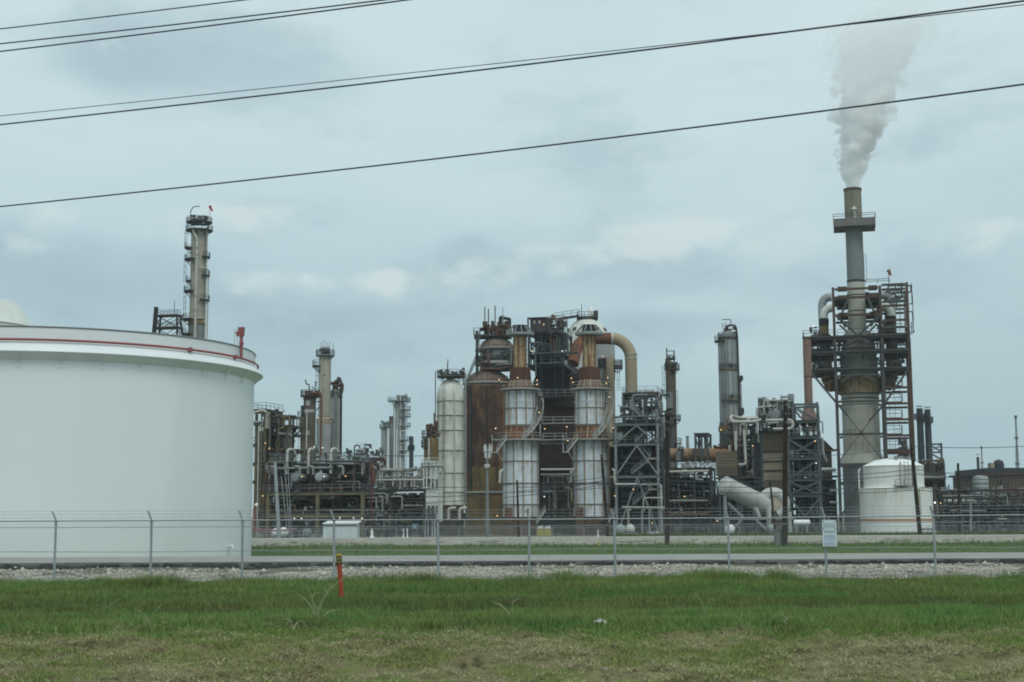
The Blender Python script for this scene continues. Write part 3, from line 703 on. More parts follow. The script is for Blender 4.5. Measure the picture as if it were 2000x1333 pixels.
# individual tall weeds
STALK = paint('straw_stalk', (.31, .34, .19), (.26, .30, .15), rough=.8, scale=3)
STALK_GREEN = paint('green_stalk', (.17, .25, .12), (.13, .2, .09), rough=.8, scale=3)
SEED = paint('seed_head', (.34, .30, .16), (.28, .24, .13), rough=.9, scale=4)
def weed(name, label, px, py, blades_, Y=None, mat=STALK, head=False):
    """Weed with arching stems; blades_ = [(dx, dy) tips in photo pixels from the root]."""
    Y = Y or 2.0 * F / (py - 1005); c = W(px, py, Y); c.z = vz(c.x, Y)
    t = thing(name, label, 'weed', c, 'tall weeds standing out of the verge')
    for i, (dx, dy) in enumerate(blades_):
        tip = c + Vector((S(dx, Y), rnd.uniform(-.15, .15), S(-dy, Y))); m = c + (tip - c) * .5 + Vector((-S(dx, Y) * .34, 0, S(abs(dy), Y) * .24))
        pts = [c * (1 - s) ** 2 + m * 2 * s * (1 - s) + tip * s * s for s in [j / 7 for j in range(8)]]
        part(MB().tube(pts, .014, 5, .005), 'stem', mat, t)
        if head: part(MB().tube([tip - (tip - m).normalized() * .02, tip + (tip - m).normalized() * .07], .012, 6, .004), 'seed_head', SEED, t)
        q = pts[4]; part(MB().tube([q, q + Vector((.07 * (1 if i % 2 else -1), .02, .08)), q + Vector((.18 * (1 if i % 2 else -1), .03, .06))], .009, 4, .002), 'leaf', mat, t)
weed('weed', 'pale arching weed clump left of the orange marker post', 618, 1215, [(-38, -60), (-22, -78), (8, -42), (32, -75), (52, -88), (46, -30), (20, -20)], 25.5, STALK)
weed('weed', 'thin pale weed with a bent stem at the middle of the verge', 1000, 1212, [(-40, -42), (4, -55)], 25.8, STALK)
weed('weed', 'two pale blades standing up in the grass right of the middle', 1378, 1200, [(-22, -50), (4, -42), (-18, -6)], 27.0, STALK)
weed('weed', 'leaning straw stems in the grass in front of the white tank', 200, 1196, [(18, -60), (46, -44), (28, -30)], 28.0, STALK_GREEN)
weed('weed', 'pale green weed with small flower heads at the mown edge', 292, 1232, [(-18, -38), (16, -46), (24, -14), (-4, -20)], 23.9, STALK_GREEN, True)
weed('weed', 'single straw stalk standing at the right of the verge', 1536, 1236, [(2, -22), (-3, -14)], 23.6, STALK)
weed('weed', 'seeding grass stalk beside the mown strip at the left of the marker', 572, 1236, [(-2, -26), (6, -18)], 23.5, STALK)
LITTER = paint('litter_plastic', (.40, .41, .37), (.3, .31, .28), rough=.5, scale=6)
def litter(px, py, Y, w, label, cat='litter'):
    c = W(px, py, Y); mb = MB(); n = 7
    for i in range(n):
        for j in range(5):
            u, v = i / (n - 1) - .5, j / 4 - .5
            mb.v.append((c.x + u * w, c.y + v * w * .7, .05 + .12 * w * math.sin(i * 1.9 + j) + (.25 - u * u - v * v) * w * .5 + .12 * (1 if Y > 22 else .3)))
    for i in range(n - 1):
        for j in range(4): a = i * 5 + j; mb.f.append((a, a + 5, a + 6, a + 1))
    solo(mb, 'litter', LITTER, label, cat)
litter(1172, 1224, 24.2, .20, 'crumpled white plastic bag lying at the grass edge')
litter(4, 1252, 21.5, .09, 'small white scrap on the mown verge at the left edge')
litter(1182, 1312, 17.6, .06, 'small white scrap among the dry clippings')

# ------------------------------------------------------------------ pipeline marker
def marker():
    Y = 34.2; c = W(668, 1176, Y); c.z = vz(c.x, Y) - .05; top = W(661.5, 1082, Y)
    t = thing('marker_post', 'leaning orange marker post with a yellow and black cap', 'marker post', c)
    p = Vector(c); q = Vector((top.x, Y, top.z)); d = q - p
    part(MB().tube([p, p + d * .79], .060, 10), 'post', ORANGE, t)
    part(MB().tube([p + d * .79, p + d * .955], .074, 10), 'sleeve', paint('marker_sleeve', (.055, .05, .035), (.10, .085, .04), rough=.6, scale=6), t)
    part(MB().tube([p + d * .955, p + d * .985, p + d], .085, 10, .07), 'cap', paint('marker_cap', (.42, .30, .05), (.34, .24, .04), rough=.5, scale=4), t)
    for k in (.83, .90): part(MB().tube([p + d * k, p + d * (k + .012)], .078, 10), 'band', YELLOW, t)
marker()

# ------------------------------------------------------------------ chain link fence
FY = 43.0
def fence():
    t = thing('chain_link_fence', 'galvanised chain link fence with barbed wire across the whole view', 'fence', (0, FY, 0))
    px = [-640, -452, -265, -78, 108, 295, 473, 652, 855, 1034, 1200, 1423, 1612, 1825, 2010, 2190, 2380, 2570, 2760]
    xs = [X(p, 1060, FY) for p in px]
    zt = lambda x: float(np.interp(x, [X(0, 1018, FY), X(500, 1016, FY), X(1040, 1015, FY), X(1540, 1011, FY), X(2000, 1006, FY)], [Z(1018.5, FY, 0), Z(1016.4, FY, 500), Z(1015, FY, 1040), Z(1011, FY, 1540), Z(1006, FY, 2000)]))
    for i, x in enumerate(xs):
        z = zt(x); ln = R.uniform(-.03, .03)
        p = part(MB().tube([(x + ln, FY, -.1), (x, FY, z - .02)], .038, 8), 'post', GALV_POLE, t)
        part(MB().bar((x, FY, z), (x - .10, FY - .06, z + .30), .045), 'barbed_wire_arm', GALV_POLE, p, smooth=False)
        part(MB().lathe(x, FY, [(.042, z - .04), (.05, z), (.03, z + .035)], 8), 'post_cap', GALV_POLE, p)
    part(MB().tube([(x, FY - .045, zt(x)) for x in np.linspace(xs[0], xs[-1], 40)], .024, 6), 'top_rail', GALV_POLE, t)
    for dz, y in ((.62, .0), (.90, 0), (.12, 0)):
        zz = lambda x: {.62: zt(x) - .20, .90: .92 + .012 * math.sin(x * .7), .12: .1}[dz]
        part(MB().tube([(x, FY + .03, zz(x)) for x in np.linspace(xs[0], xs[-1], 60)], .010, 4), 'tension_wire', GALV_POLE, t)
    for k in range(3):
        f = (k + 1) / 3.0
        w = part(MB().tube([(x - .10 * f, FY - .06 * f, zt(x) + .30 * f - .008 * abs(math.sin(x * 1.1))) for x in np.linspace(xs[0], xs[-1], 80)], .004, 4), 'barbed_wire', GALV_POLE, t)
        b = MB(); x = xs[0]
        while x < xs[-1]:
            z = zt(x) + .30 * f; b.bar((x - .10 * f - .02, FY - .06 * f, z - .02), (x - .10 * f + .02, FY - .06 * f, z + .02), .005); x += .25
        part(b, 'barb', GALV_POLE, w, smooth=False, kind='stuff')
    # woven mesh: two families of zigzag wires, drawn as crossing diagonals half a wire apart
    mb = MB(); x0, x1, step, hgt = xs[0], xs[-1], .075, 1.78; x = x0 - hgt
    a = .0021
    while x < x1:
        for s in (1, -1):
            xa, xb = (x, x + hgt) if s > 0 else (x + hgt, x); y = FY + .014 * (1 if s > 0 else 1.7); n0 = len(mb.v)
            mb.v += [(xa - a, y, .03), (xa + a, y, .03), (xa, y + a, .03), (xb - a, y, .03 + hgt), (xb + a, y, .03 + hgt), (xb, y + a, .03 + hgt)]
            mb.f += [(n0, n0 + 1, n0 + 4, n0 + 3), (n0 + 1, n0 + 2, n0 + 5, n0 + 4), (n0 + 2, n0, n0 + 3, n0 + 5)]
        x += step
    part(mb, 'chain_link_mesh', GALV_POLE, t, smooth=False, kind='stuff')
fence()
def fence_sign():
    p0, p1 = W(1605.5, 1016, FY - .08), W(1635, 1067.5, FY - .08); w = p1.x - p0.x; zt_, zb = p0.z, p1.z; y = FY - .09
    t = thing('notice_board', 'white notice with lines of small blue lettering hung on the fence', 'sign', (p0.x + w / 2, y, zb))
    SIGN = paint('sign_white', (.62, .68, .70), (.58, .64, .67), rough=.4, scale=2)
    INK = paint('sign_ink_grey', (.30, .36, .39), (.33, .39, .42), rough=.5, scale=5); INKB = paint('sign_ink_blue', (.30, .42, .55), (.34, .46, .57), rough=.5, scale=5)
    DK = paint('sign_corner', (.10, .13, .14), (.12, .15, .16), rough=.5)
    part(MB().box(p0.x, p1.x, y, y + .012, zb, zt_), 'panel', SIGN, t, smooth=False)
    h = zt_ - zb; RR = random.Random(12)
    def line(f, ink, th, x0=.1, x1=.9, words_=True):
        mb = MB(); x = x0
        while x < x1:
            l = min(RR.uniform(.05, .14), x1 - x); mb.box(p0.x + x * w, p0.x + (x + l) * w, y - .004, y, zt_ - (f + th) * h, zt_ - f * h); x += l + .025
        part(mb, 'text_line', ink, t, smooth=False)
    for f, ink, th in [(.125, INK, .025), (.165, INKB, .04), (.225, INK, .04), (.285, INKB, .02), (.40, INK, .05), (.46, INK, .03), (.575, INKB, .045), (.635, INKB, .035), (.69, INKB, .035), (.75, INKB, .03), (.835, INKB, .03), (.88, INKB, .04), (.93, INKB, .025)]:
        line(f, ink, th)
    for f in (.02, .30):
        for xx in (.06, .90): part(MB().box(p0.x + xx * w, p0.x + (xx + .045) * w, y - .004, y, zt_ - (f + .08) * h, zt_ - f * h), 'corner_mark', DK, t, smooth=False)
    part(MB().box(p0.x + .44 * w, p0.x + .50 * w, y + .012, y + .05, zb - .05, zt_ + .06), 'hanger', GALV_POLE, t, smooth=False)
fence_sign()

# ------------------------------------------------------------------ big white tank
def big_tank():
    cx, cy, Rt = -22.2, 66.6, 9.56
    zt_, z1, z2, z3 = Z(637, 57.2, 0), Z(718, 68.3, 497), Z(737, 68.3, 505), Z(750, 68.3, 497)
    t = thing('storage_tank', 'huge white oil storage tank with a red pipe round its rim at left', 'tank', (cx, cy, 0))
    W2 = paint('tank_white', (.745, .785, .79), (.725, .76, .76), (.5, .5, .42), .02, .42, .22, .16)
    part(MB().lathe(cx, cy, [(Rt, -.4), (Rt, z3)], 160, cap=False), 'shell', W2, t)
    part(MB().lathe(cx, cy, [(Rt, z3 + .005), (Rt + .02, z1), (Rt + .02, zt_), (Rt - .08, zt_), (Rt - .08, zt_ - .6), (0, zt_ - .75)], 160, cap=False), 'upper_shell', W2, t)
    part(MB().lathe(cx, cy, [(Rt + .02, z1), (Rt + .40, z2 + .06), (Rt + .42, z2), (Rt + .36, z2 - .02), (Rt + .005, z3)], 160, cap=False), 'wind_girder', W2, t)
    part(MB().ring(cx, cy, Rt + .03, zt_ - .02, .035, 160), 'rim_angle', STEEL_GREY, t)
    pipe = part(MB().ring(cx, cy, Rt + .17, z1 + .02, .055, 160), 'foam_pipe', RED_PIPE, t)
    for a in range(200, 360, 10):
        b = rad(a); c, s_ = math.cos(b), math.sin(b)
        part(MB().bar((cx + (Rt + .0) * c, cy + (Rt + .0) * s_, z3 - .16), (cx + (Rt + .30) * c, cy + (Rt + .30) * s_, z2 - .07), .03, .05).bar((cx + (Rt + .01) * c, cy + (Rt + .01) * s_, z3 - .30), (cx + (Rt + .01) * c, cy + (Rt + .01) * s_, z3), .10, .05), 'bracket', W2, t, smooth=False)
    for px in (364, 454):                                        # pipe unions on the red ring main
        d = W(px, 1000, 60) - CAM; k = d.x / d.y; A = 1 + k * k; Bq = -2 * (k * cx + cy); Cq = cx * cx + cy * cy - (Rt + .17) ** 2
        yy = (-Bq - math.sqrt(Bq * Bq - 4 * A * Cq)) / (2 * A); xx = k * yy
        part(MB().lathe(xx, yy, [(.10, z1 - .07), (.10, z1 + .11)], 10), 'pipe_union', RED_PIPE, pipe)
    d = W(471, 700, 60) - CAM; k = d.x / d.y; A = 1 + k * k; Bq = -2 * (k * cx + cy); Cq = cx * cx + cy * cy - (Rt + .17) ** 2
    yy = (-Bq - math.sqrt(Bq * Bq - 4 * A * Cq)) / (2 * A); xx = k * yy; zz = Z(640, yy, 470)
    rz = part(MB().tube([(xx, yy, z1), (xx, yy, zz - .15)], .07, 8), 'foam_riser', RED_PIPE, t)
    part(MB().tube([(xx, yy, zz - .42), (xx - .02, yy, zz)], .13, 10, .17), 'foam_chamber', RED_PIPE, rz)
    part(MB().tube([(xx, yy, zz - .3), (xx - .18, yy, zz - .36), (xx - .22, yy, zz - .2)], .09, 8), 'foam_outlet', RED_PIPE, rz)
    part(MB().lathe(xx, yy, [(.10, zz - .85), (.11, zz - .75), (.10, zz - .68)], 8), 'flange', RED_PIPE, rz)
    for px in (457, 462, 467):
        q = W(px, 660, yy - .1); part(MB().tube([(q.x, yy, z1 + .5), (q.x, yy, Z(643, yy, px))], .012, 5), 'conduit', STEEL_GREY, t)
    # drain nozzle
    d = W(449, 1070, 60) - CAM; k = d.x / d.y; A = 1 + k * k; Bq = -2 * (k * cx + cy); Cq = cx * cx + cy * cy - Rt ** 2
    yy = (-Bq - math.sqrt(Bq * Bq - 4 * A * Cq)) / (2 * A); xx = k * yy
    part(MB().tube(bend([(xx, yy - .05, -.1), (xx, yy - .25, .62), (xx + .16, yy - .3, .66), (xx + .2, yy - .3, .52)], .1), .055, 8), 'drain_nozzle', W2, t)
big_tank()
def back_tank():
    Y = 118; cx = X(-62, 620, Y); r = S(126, Y); cyb = Y; z = Z(640, Y, -60)
    t = thing('domed_tank', 'pale domed tank top showing behind the big white tank at far left', 'tank', (cx, Y, -1))
    BK = paint('back_tank_paint', (.64, .665, .62), (.60, .62, .575), rough=.6, scale=.3)
    part(MB().lathe(cx, Y, [(r, -1), (r, z)], 64, cap=False), 'shell', BK, t)
    part(MB().lathe(cx, Y, [(r, z), (r * .84, z + S(28, Y)), (r * .70, z + S(51, Y)), (r * .3, z + S(53, Y)), (0, z + S(54, Y))], 64), 'roof', BK, t)
    part(MB().ring(cx, Y, r + .02, z, .06, 64), 'rim_angle', BK, t)
back_tank()

# ------------------------------------------------------------------ poles and wires
def pole(px0, py0, px1, py1, Y, r, label, mat=WOOD, name='utility_pole', arm=None, cat='utility pole', ins=True):
    b, q = W(px0, py0, Y), W(px1, py1, Y); gz = float(np.interp(Y, PY, PZ))
    b = Vector((b.x, Y, min(b.z, gz + .05) if Y < 90 else gz)); q.y = Y
    t = thing(name, label, cat, b)
    part(MB().tube([b - (q - b) * .03, q], r, 10, r * .72), 'shaft', mat, t)
    if ins:
        for k in (.965, .90, .84):
            p = b + (q - b) * k
            part(MB().tube([p + Vector((0, -r, 0)), p + Vector((-.04, -r - .22, .06))], .035, 6), 'insulator', STEEL_GREY, t)
    if arm:
        p = b + (q - b) * .95; part(MB().box(p.x - arm, p.x + arm, p.y - r - .1, p.y - r, p.z - .06, p.z + .06), 'crossarm', mat, t, smooth=False)
    return t
pole(1303, 1061, 1304, 800, 80.5, .145, 'dark wooden utility pole in front of the rusty horizontal drum', arm=.45)
pole(1533, 1066, 1534, 783, 79.5, .165, 'thick dark utility pole beside the slanted white duct')
pole(1797, 1046, 1780, 868, 95, .15, 'leaning dark utility pole in front of the small white tank')
pole(1873, 1008, 1871, 905, 130, .15, 'bare dark pole between the small white tank and the brown building', ins=False)
pole(1187, 1035, 1175, 888, 110, .15, 'leaning dark pole in front of the right white clad column')
pole(1013, 1046, 1010, 938, 100, .10, 'thin dark pole in front of the left white clad column', ins=False)
pole(1033, 1040, 1031, 992, 100, .07, 'short dark stub pole beside the thin pole', ins=False)
pole(1514, 1030, 1504, 938, 110, .10, 'thin leaning dark pole in front of the slanted white duct', ins=False)
pole(545, 1053, 537, 904, 100, .155, 'grey steel pole with guy wires in front of the exchanger deck', GALV_POLE, 'steel_pole', cat='steel pole', ins=False)
def guys():
    for (a, b, c, d), lb in zip([(556, 905, 566, 1052), (562, 905, 570, 1052), (549, 930, 560, 1030)], ['middle', 'right hand', 'left hand']):
        p, q = W(a, b, 100), W(c, d, 100); solo(MB().tube([p, q], .03, 5), 'guy_wire', GALV_POLE, '%s of three pale guy wires right of the grey steel pole' % lb, 'guy wire', 'guy wires of the grey steel pole')
guys()
def cabinet():
    p0, p1 = W(1513, 1036, 80), W(1529, 1064, 80); x0, x1, z0, z1 = p0.x, p1.x, p1.z - .05, p0.z
    t = thing('switch_cabinet', 'grey electrical cabinet at the foot of the thick dark pole', 'cabinet', ((x0 + x1) / 2, 80, z0))
    part(MB().box(x0, x1, 79.8, 80.3, z0, z1), 'body', STEEL_GREY, t, smooth=False)
    part(MB().box(x0 + .03, x1 - .03, 79.77, 79.797, z0 + .08, z1 - .06), 'door', STEEL_GREY, t, smooth=False)
    part(MB().box(x0 - .03, x1 + .03, 79.75, 80.35, z1, z1 + .04), 'roof', STEEL_GREY, t, smooth=False)
    part(MB().box(x1 - .08, x1 - .05, 79.73, 79.768, z0 + .35, z0 + .5), 'handle', STEEL, t, smooth=False)
    part(MB().box(x0 - .2, x1 + .9, 79.5, 80.6, z0 - .1, z0), 'plinth', CONCRETE, t, smooth=False)
cabinet()
def cell_mast():
    Y = 150; b = W(952, 1046, Y); top = Z(868, Y, 951); x = b.x
    t = thing('antenna_mast', 'slim grey antenna mast with white panel antennas before the rusty vessel', 'mast', (x, Y, -.4))
    part(MB().tube([(x, Y, -.5), (x, Y, Z(873, Y, 951))], .21, 12, .12), 'shaft', GREY_MID, t)
    for i, (p0, p1, dy) in enumerate([((948.5, 868), (950, 896), -.3), ((956.5, 868), (955, 896), -.3), ((945.5, 870), (947, 894), .4), ((960, 870), (958, 894), .4)]):
        a, c = W(*p0, Y), W(*p1, Y); part(MB().bar((a.x, Y + dy, a.z), (c.x, Y + dy, c.z), .16, .10), 'panel_antenna', WHITE, t, smooth=False)
    for p in (948.5, 951.5, 954.5):
        a, c = W(p, 907, Y), W(p, 914, Y); part(MB().bar((a.x, Y - .3, a.z), (c.x, Y - .3, c.z), .13, .10), 'panel_antenna', WHITE, t, smooth=False)
    part(MB().ring(x, Y, .45, Z(882, Y, 951), .05, 16).ring(x, Y, .38, Z(910, Y, 951), .05, 16), 'mounting_ring', GREY, t)
cell_mast()

def wire(pts, r, label, Y, name='power_line', ext=900):
    """Cable through photo points (px, py), each at its own depth (Y may be a function of px)."""
    P = [(p, q) for p, q in pts]; (a, b, c) = np.polyfit([p for p, q in P], [q for p, q in P], min(2, len(P) - 1)) if len(P) > 2 else (0, *np.polyfit([p for p, q in P], [q for p, q in P], 1))
    x0, x1 = P[0][0] - ext, P[-1][0] + ext
    pts3 = [W(x, a * x * x + b * x + c, Y(x) if callable(Y) else Y) for x in np.linspace(x0, x1, 36)]
    solo(MB().tube(pts3, r, 6), name, CABLE, label, 'power line', 'overhead power lines')
YW = lambda px: 40 - 11 * px / 2000
wire([(0, 57), (240, 29), (480, 0)], .018, 'highest overhead cable, crossing the top left corner of the sky', YW, ext=1400)
wire([(0, 86), (380, 44), (753, 0)], .020, 'upper of the close pair of cables crossing the top left sky', YW, ext=1400)
wire([(0, 101), (400, 52), (797, 0)], .021, 'lower of the close pair of cables crossing the top left sky', YW, ext=1400)
wire([(0, 227), (1000, 121), (1540, 62), (2000, 9.5)], .011, 'thin overhead cable running just above the thick one across the middle sky', YW)
wire([(0, 244), (1000, 129.5), (1540, 63), (2000, 2)], .022, 'thick overhead cable crossing the middle sky and passing above the steam plume', YW)
wire([(0, 404), (1000, 293), (2000, 165)], .021, 'lowest overhead cable, crossing the sky and the steam plume', YW)
YL = 92
def spans(name_pts, r=.022):
    for lb, pts in name_pts:
        mb = MB(); P3 = []
        for (p, q), (p2, q2) in zip(pts, pts[1:]):
            sag = abs(p2 - p) * .018
            for i in range(9):
                t = i / 8; P3.append(W(p + (p2 - p) * t, q + (q2 - q) * t + sag * 4 * t * (1 - t), YL))
        solo(MB().tube(P3, r, 5), 'power_line', CABLE, lb, 'power line', 'low power lines in front of the refinery')
spans([('low cable passing the top of the leaning pole before the white tank', [(1200, 905), (1535, 893), (1783, 872), (2060, 868)]),
       ('upper of the cables crossing the middle of the small white tank', [(1010, 952), (1303, 930), (1535, 930), (1786, 917), (2060, 932)]),
       ('middle of the cables crossing the middle of the small white tank', [(1010, 962), (1303, 938), (1535, 938), (1787, 926), (2060, 938)]),
       ('cable at the shoulder of the small white tank', [(820, 972), (1187, 938), (1303, 946), (1535, 950), (1790, 951), (2060, 960)]),
       ('lowest cable crossing the small white tank', [(820, 982), (1187, 946), (1303, 955), (1535, 962), (1791, 957), (2060, 968)]),
       ('cable running in front of the white pipe rack on the left', [(497, 960), (860, 952), (1010, 945), (1184, 932)]),
       ('thin cable at mid height in front of the tall grey distillation column', [(497, 884), (660, 884), (851, 890)])])

# ------------------------------------------------------------------ left side of the plant
G0 = -1.95                                                      # plant ground level
def vessel(t, xa, xb, prof, Y, mat, name='shell', py=None, seg=32, z0=None):
    """Upright vessel between pixel columns xa..xb; prof = [(pixel row, radius fraction)] from the bottom up. Returns cx, cy, r."""
    py = py or (prof[0][0] + prof[-1][0]) / 2; cx = X((xa + xb) / 2, py, Y); r = S(xb - xa, Y) / 2
    pr = [(r * f, Z(p, Y, (xa + xb) / 2)) for p, f in prof]
    if z0 is not None: pr = [(pr[0][0], z0)] + pr
    part(MB().lathe(cx, Y, pr, seg), name, mat, t)
    return cx, Y, r
DOME = lambda top, bot, n=6: [(bot - (bot - top) * math.sin(PI / 2 * i / n), max(math.cos(PI / 2 * i / n), .001)) for i in range(n + 1)]
def bands(t, cx, cy, r, pys, Y, mat, th=.08, name='stiffener_ring', px=1000):
    for p in pys: part(MB().ring(cx, cy, r + th * .4, Z(p, Y, px), th, 32), name, mat, t)
FRONT = -PI / 2

def tall_column():
    Y = 330; px = 386
    t = thing('distillation_column', 'tallest tan distillation column with red windsock, rising behind the huge white tank', 'distillation column', (X(px, 550, Y), Y, G0))
    cx, cy, r = vessel(t, 371.5, 402, [(625, 1), (470, 1)] + DOME(446, 456), Y, TAN, py=550)
    vessel(t, 370, 403, [(760, 1), (632, 1)], Y, GREY_MID, 'skirt', py=550, z0=G0)
    part(MB().lathe(cx, cy, [(r * 1.0, Z(634, Y)), (r * 1.16, Z(632, Y)), (r * 1.16, Z(627, Y)), (r, Z(625, Y))], 32, cap=False), 'skirt_flange', OCHRE, t)
    zt_ = Z(436, Y, px)
    ring_platform(t, cx, cy, r, r * 1.65, zt_, rail=STEEL, deck=STEEL); ring_platform(t, cx, cy, r, r * 1.75, Z(452, Y, px), rail=STEEL, deck=DECK)
    for (p, a0, a1, w) in [(486, PI * .75, PI * 1.25, 1.85), (509, PI * .7, PI * 1.42, 1.8), (551, PI * .75, PI * 1.25, 1.6), (571, PI * .7, PI * 1.4, 1.8), (626, PI * .7, PI * 1.4, 1.95), (655, PI * .7, PI * 1.4, 2.0), (504, -PI * .3, PI * .2, 1.5), (588, -PI * .35, PI * .2, 1.55), (540, -PI * .3, PI * .2, 1.5)]:
        ring_platform(t, cx, cy, r, r * w, Z(p, Y, px), a0, a1, rail=STEEL, deck=STEEL)
    for (xx, a, b) in [(362, 452, 486), (362, 509, 551), (363, 571, 655), (364, 425, 452)]: ladder(t, (X(xx, 550, Y), Y - .6), Z(b, Y, px), Z(a, Y, px), STEEL)
    P = lambda x, y, dy=-r - .5: (X(x, 550, Y), Y + dy, Z(y, Y, px))
    pipe_run(t, [P(379, 449), P(380, 457), P(387.5, 470), P(387.5, 760)], S(2.6, Y), PIPE_PALE)
    pipe_run(t, [P(399, 448, -r * .5), P(404, 450, -r * .4), P(404, 760, -r * .4)], S(1.6, Y), PIPE_PALE)
    pipe_run(t, [P(377, 505), P(377, 524), P(383, 524)], S(1.3, Y), PIPE_GREY); pipe_run(t, [P(393, 526), P(400, 526, -r), P(407, 527, 0), P(407, 760, 0)], S(1.2, Y), PIPE_PALE)
    pipe_run(t, [P(371, 436, -1), P(371, 414, -1), P(376, 406, -1), P(389, 405, -1)], S(.9, Y), STEEL)
    pipe_run(t, [P(379, 440, 0), P(380, 430, 0), P(398, 430, 0), P(404, 436, 0), P(404, 450, 0)], S(1.6, Y), PIPE_DARK)
    fittings(t, 372, 402, 424, 440, Y - r * 1.1, Y + r, 26, STEEL, 4, .3, .9)
    for k in (480, 560, 610): part(MB().ring(cx, cy, r + .02, Z(k, Y, px), .05, 32), 'plate_seam', TAN, t)
    for p in (487, 500, 581, 608): part(MB().lathe(X(387.5, 550, Y), Y - r - .5, [(S(3.6, Y), Z(p + 1.3, Y, px)), (S(3.6, Y), Z(p, Y, px))], 10), 'pipe_flange', PIPE_GREY, t)
    s = thing('windsock', 'red windsock on a thin mast atop the tallest tan column', 'windsock', P(407, 432, 0)); b = Vector(P(407, 432, 0)); q = Vector(P(406.5, 404, 0))
    part(MB().tube([b, q], .05, 6), 'mast', STEEL, s); part(MB().tube([q + Vector((0, 0, .1)), q + Vector((.35, -.1, -.6)), q + Vector((.65, -.1, -1.2))], .38, 10, .18), 'sock', RED, s)
tall_column()
def derrick():
    Y = 320
    t = thing('steel_derrick', 'black open steel derrick beside the tallest column behind the huge white tank', 'derrick', (X(325, 630, Y), Y, G0))
    w = S(8, Y)
    X0, X1, zt_, zb = X(304, 625, Y), X(347, 625, Y), Z(617, Y, 325), G0
    lv = [617, 641, 668, 702, 745, 800, 868, 945, 1030]
    def cor(p): e = S((p - 617) * .075, Y); return [(X0 - e, Y - e), (X1 + e, Y - e), (X1 + e, Y + w * 2 + e), (X0 - e, Y + w * 2 + e)]
    for i in range(4):
        a, b = cor(617)[i], cor(1030)[i]; part(MB().bar((a[0], a[1], zt_), (b[0], b[1], zb), .36), 'leg', STEEL_BLACK, t, smooth=False)
    for j, p in enumerate(lv):
        c = cor(p); z = Z(p, Y, 325)
        for i in range(4):
            a, b = c[i], c[(i + 1) % 4]; part(MB().bar((a[0], a[1], z), (b[0], b[1], z), .2), 'beam', STEEL_BLACK, t, smooth=False)
        if j + 1 < len(lv):
            d = cor(lv[j + 1]); z2 = Z(lv[j + 1], Y, 325)
            for i in range(4):
                k = (i + 1) % 4
                for a, b in ((c[i], d[k]), (c[k], d[i])): part(MB().bar((a[0], a[1], z), (b[0], b[1], z2), .13), 'brace', STEEL_BLACK, t, smooth=False)
        if p in (617, 641):
            dk = part(MB().box(c[0][0] - .3, c[1][0] + .3, c[0][1] - .3, c[2][1] + .3, z, z + .3), 'deck', STEEL_RUST, t, smooth=False)
            part(rail_line(MB(), [(c[i % 4][0], c[i % 4][1], z + .3) for i in range(5)], 1.1, 1.6), 'handrail', STEEL_BLACK, dk, smooth=False)
    part(MB().bar((X(300.5, 640, Y), Y - .5, Z(660, Y, 300)), (X(305.5, 600, Y), Y - .5, Z(600, Y, 305)), .75), 'vent_stack', STEEL_BLACK, t, smooth=False)
    part(MB().tube([(X(342, 600, Y), Y, zt_), (X(342, 600, Y), Y, Z(588, Y, 342))], .07, 5), 'lightning_rod', STEEL_BLACK, t)
derrick()

def left_frame():
    Y = 236
    t = thing('process_structure', 'olive brown steel process frame directly right of the huge white tank', 'process structure', (X(528, 900, Y), Y, G0))
    frame(t, [486, 498, 516], [800, 825, 868, 905, 940], Y, 7, OLIVE, .42, rails=(0, 2), xpy=880)
    frame(t, [521, 541, 561], [812, 832, 848, 880], Y + 2, 6, OLIVE, .32, rails=(), decks=(1, 2, 3), braces=[(1, 1, '/')], xpy=880)
    P = lambda x, y, dy=-.8: (X(x, 880, Y), Y + dy, Z(y, Y, x))
    pipe_run(t, [P(507, 1040), P(507, 835), P(513, 829), P(516, 829)], S(1.7, Y), PIPE_PALE)
    pipe_run(t, [P(512.5, 1040), P(512.5, 808), P(514, 803)], S(1.8, Y), OLIVE)
    part(MB().box(X(519, 880, Y), X(524, 880, Y), Y - .6, Y + .4, Z(835, Y), Z(803, Y)), 'duct_leg', TAN, t, smooth=False)
    pipe_run(t, [P(497, 806), P(516, 802), P(522, 806)], S(2.6, Y), PIPE_PALE); pipe_run(t, [P(495, 825), P(516, 825)], S(2.8, Y), PIPE_GREY)
    vessel(t, 543, 563, [(925, 1), (858, 1), (852, .7)], Y + 3, BROWN, 'boiler', py=880, z0=G0); vessel(t, 526, 546, [(930, 1), (835, 1), (828, .4)], Y + 5, BROWN, 'vessel', py=880, z0=G0)
    part(MB().box(X(490, 880, Y), X(513, 880, Y), Y + 2, Y + 6, Z(950, Y), Z(838, Y)), 'heater_box', BROWN, t, smooth=False)
    drum(t, 536, 905, Y + 1, S(11, Y), S(30, Y), 'x', BROWN, 'exchanger')
    pipe_run(t, [P(548, 848), P(572, 849), P(576, 853)], S(1.5, Y), PIPE_GREY); part(MB().bar(P(567, 853), P(578, 857), .3).bar(P(567, 843), P(567, 905), .35), 'bracket_arm', STEEL, t, smooth=False)
    random_pipes(t, 497, 562, 815, 890, Y - .5, Y + 7, 34, [PIPE_GREY, PIPE_RUST, PIPE_DARK, OLIVE], .07, .2, 5)
    random_pipes(t, 496, 540, 880, 1040, Y - .6, Y + 6, 26, [PIPE_GREY, PIPE_DARK, OLIVE, PIPE_RUST], .07, .22, 6, .6)
    fittings(t, 497, 563, 800, 1035, Y - .3, Y + 6, 110, PIPE_DARK, 7, .15, .45)
left_frame()

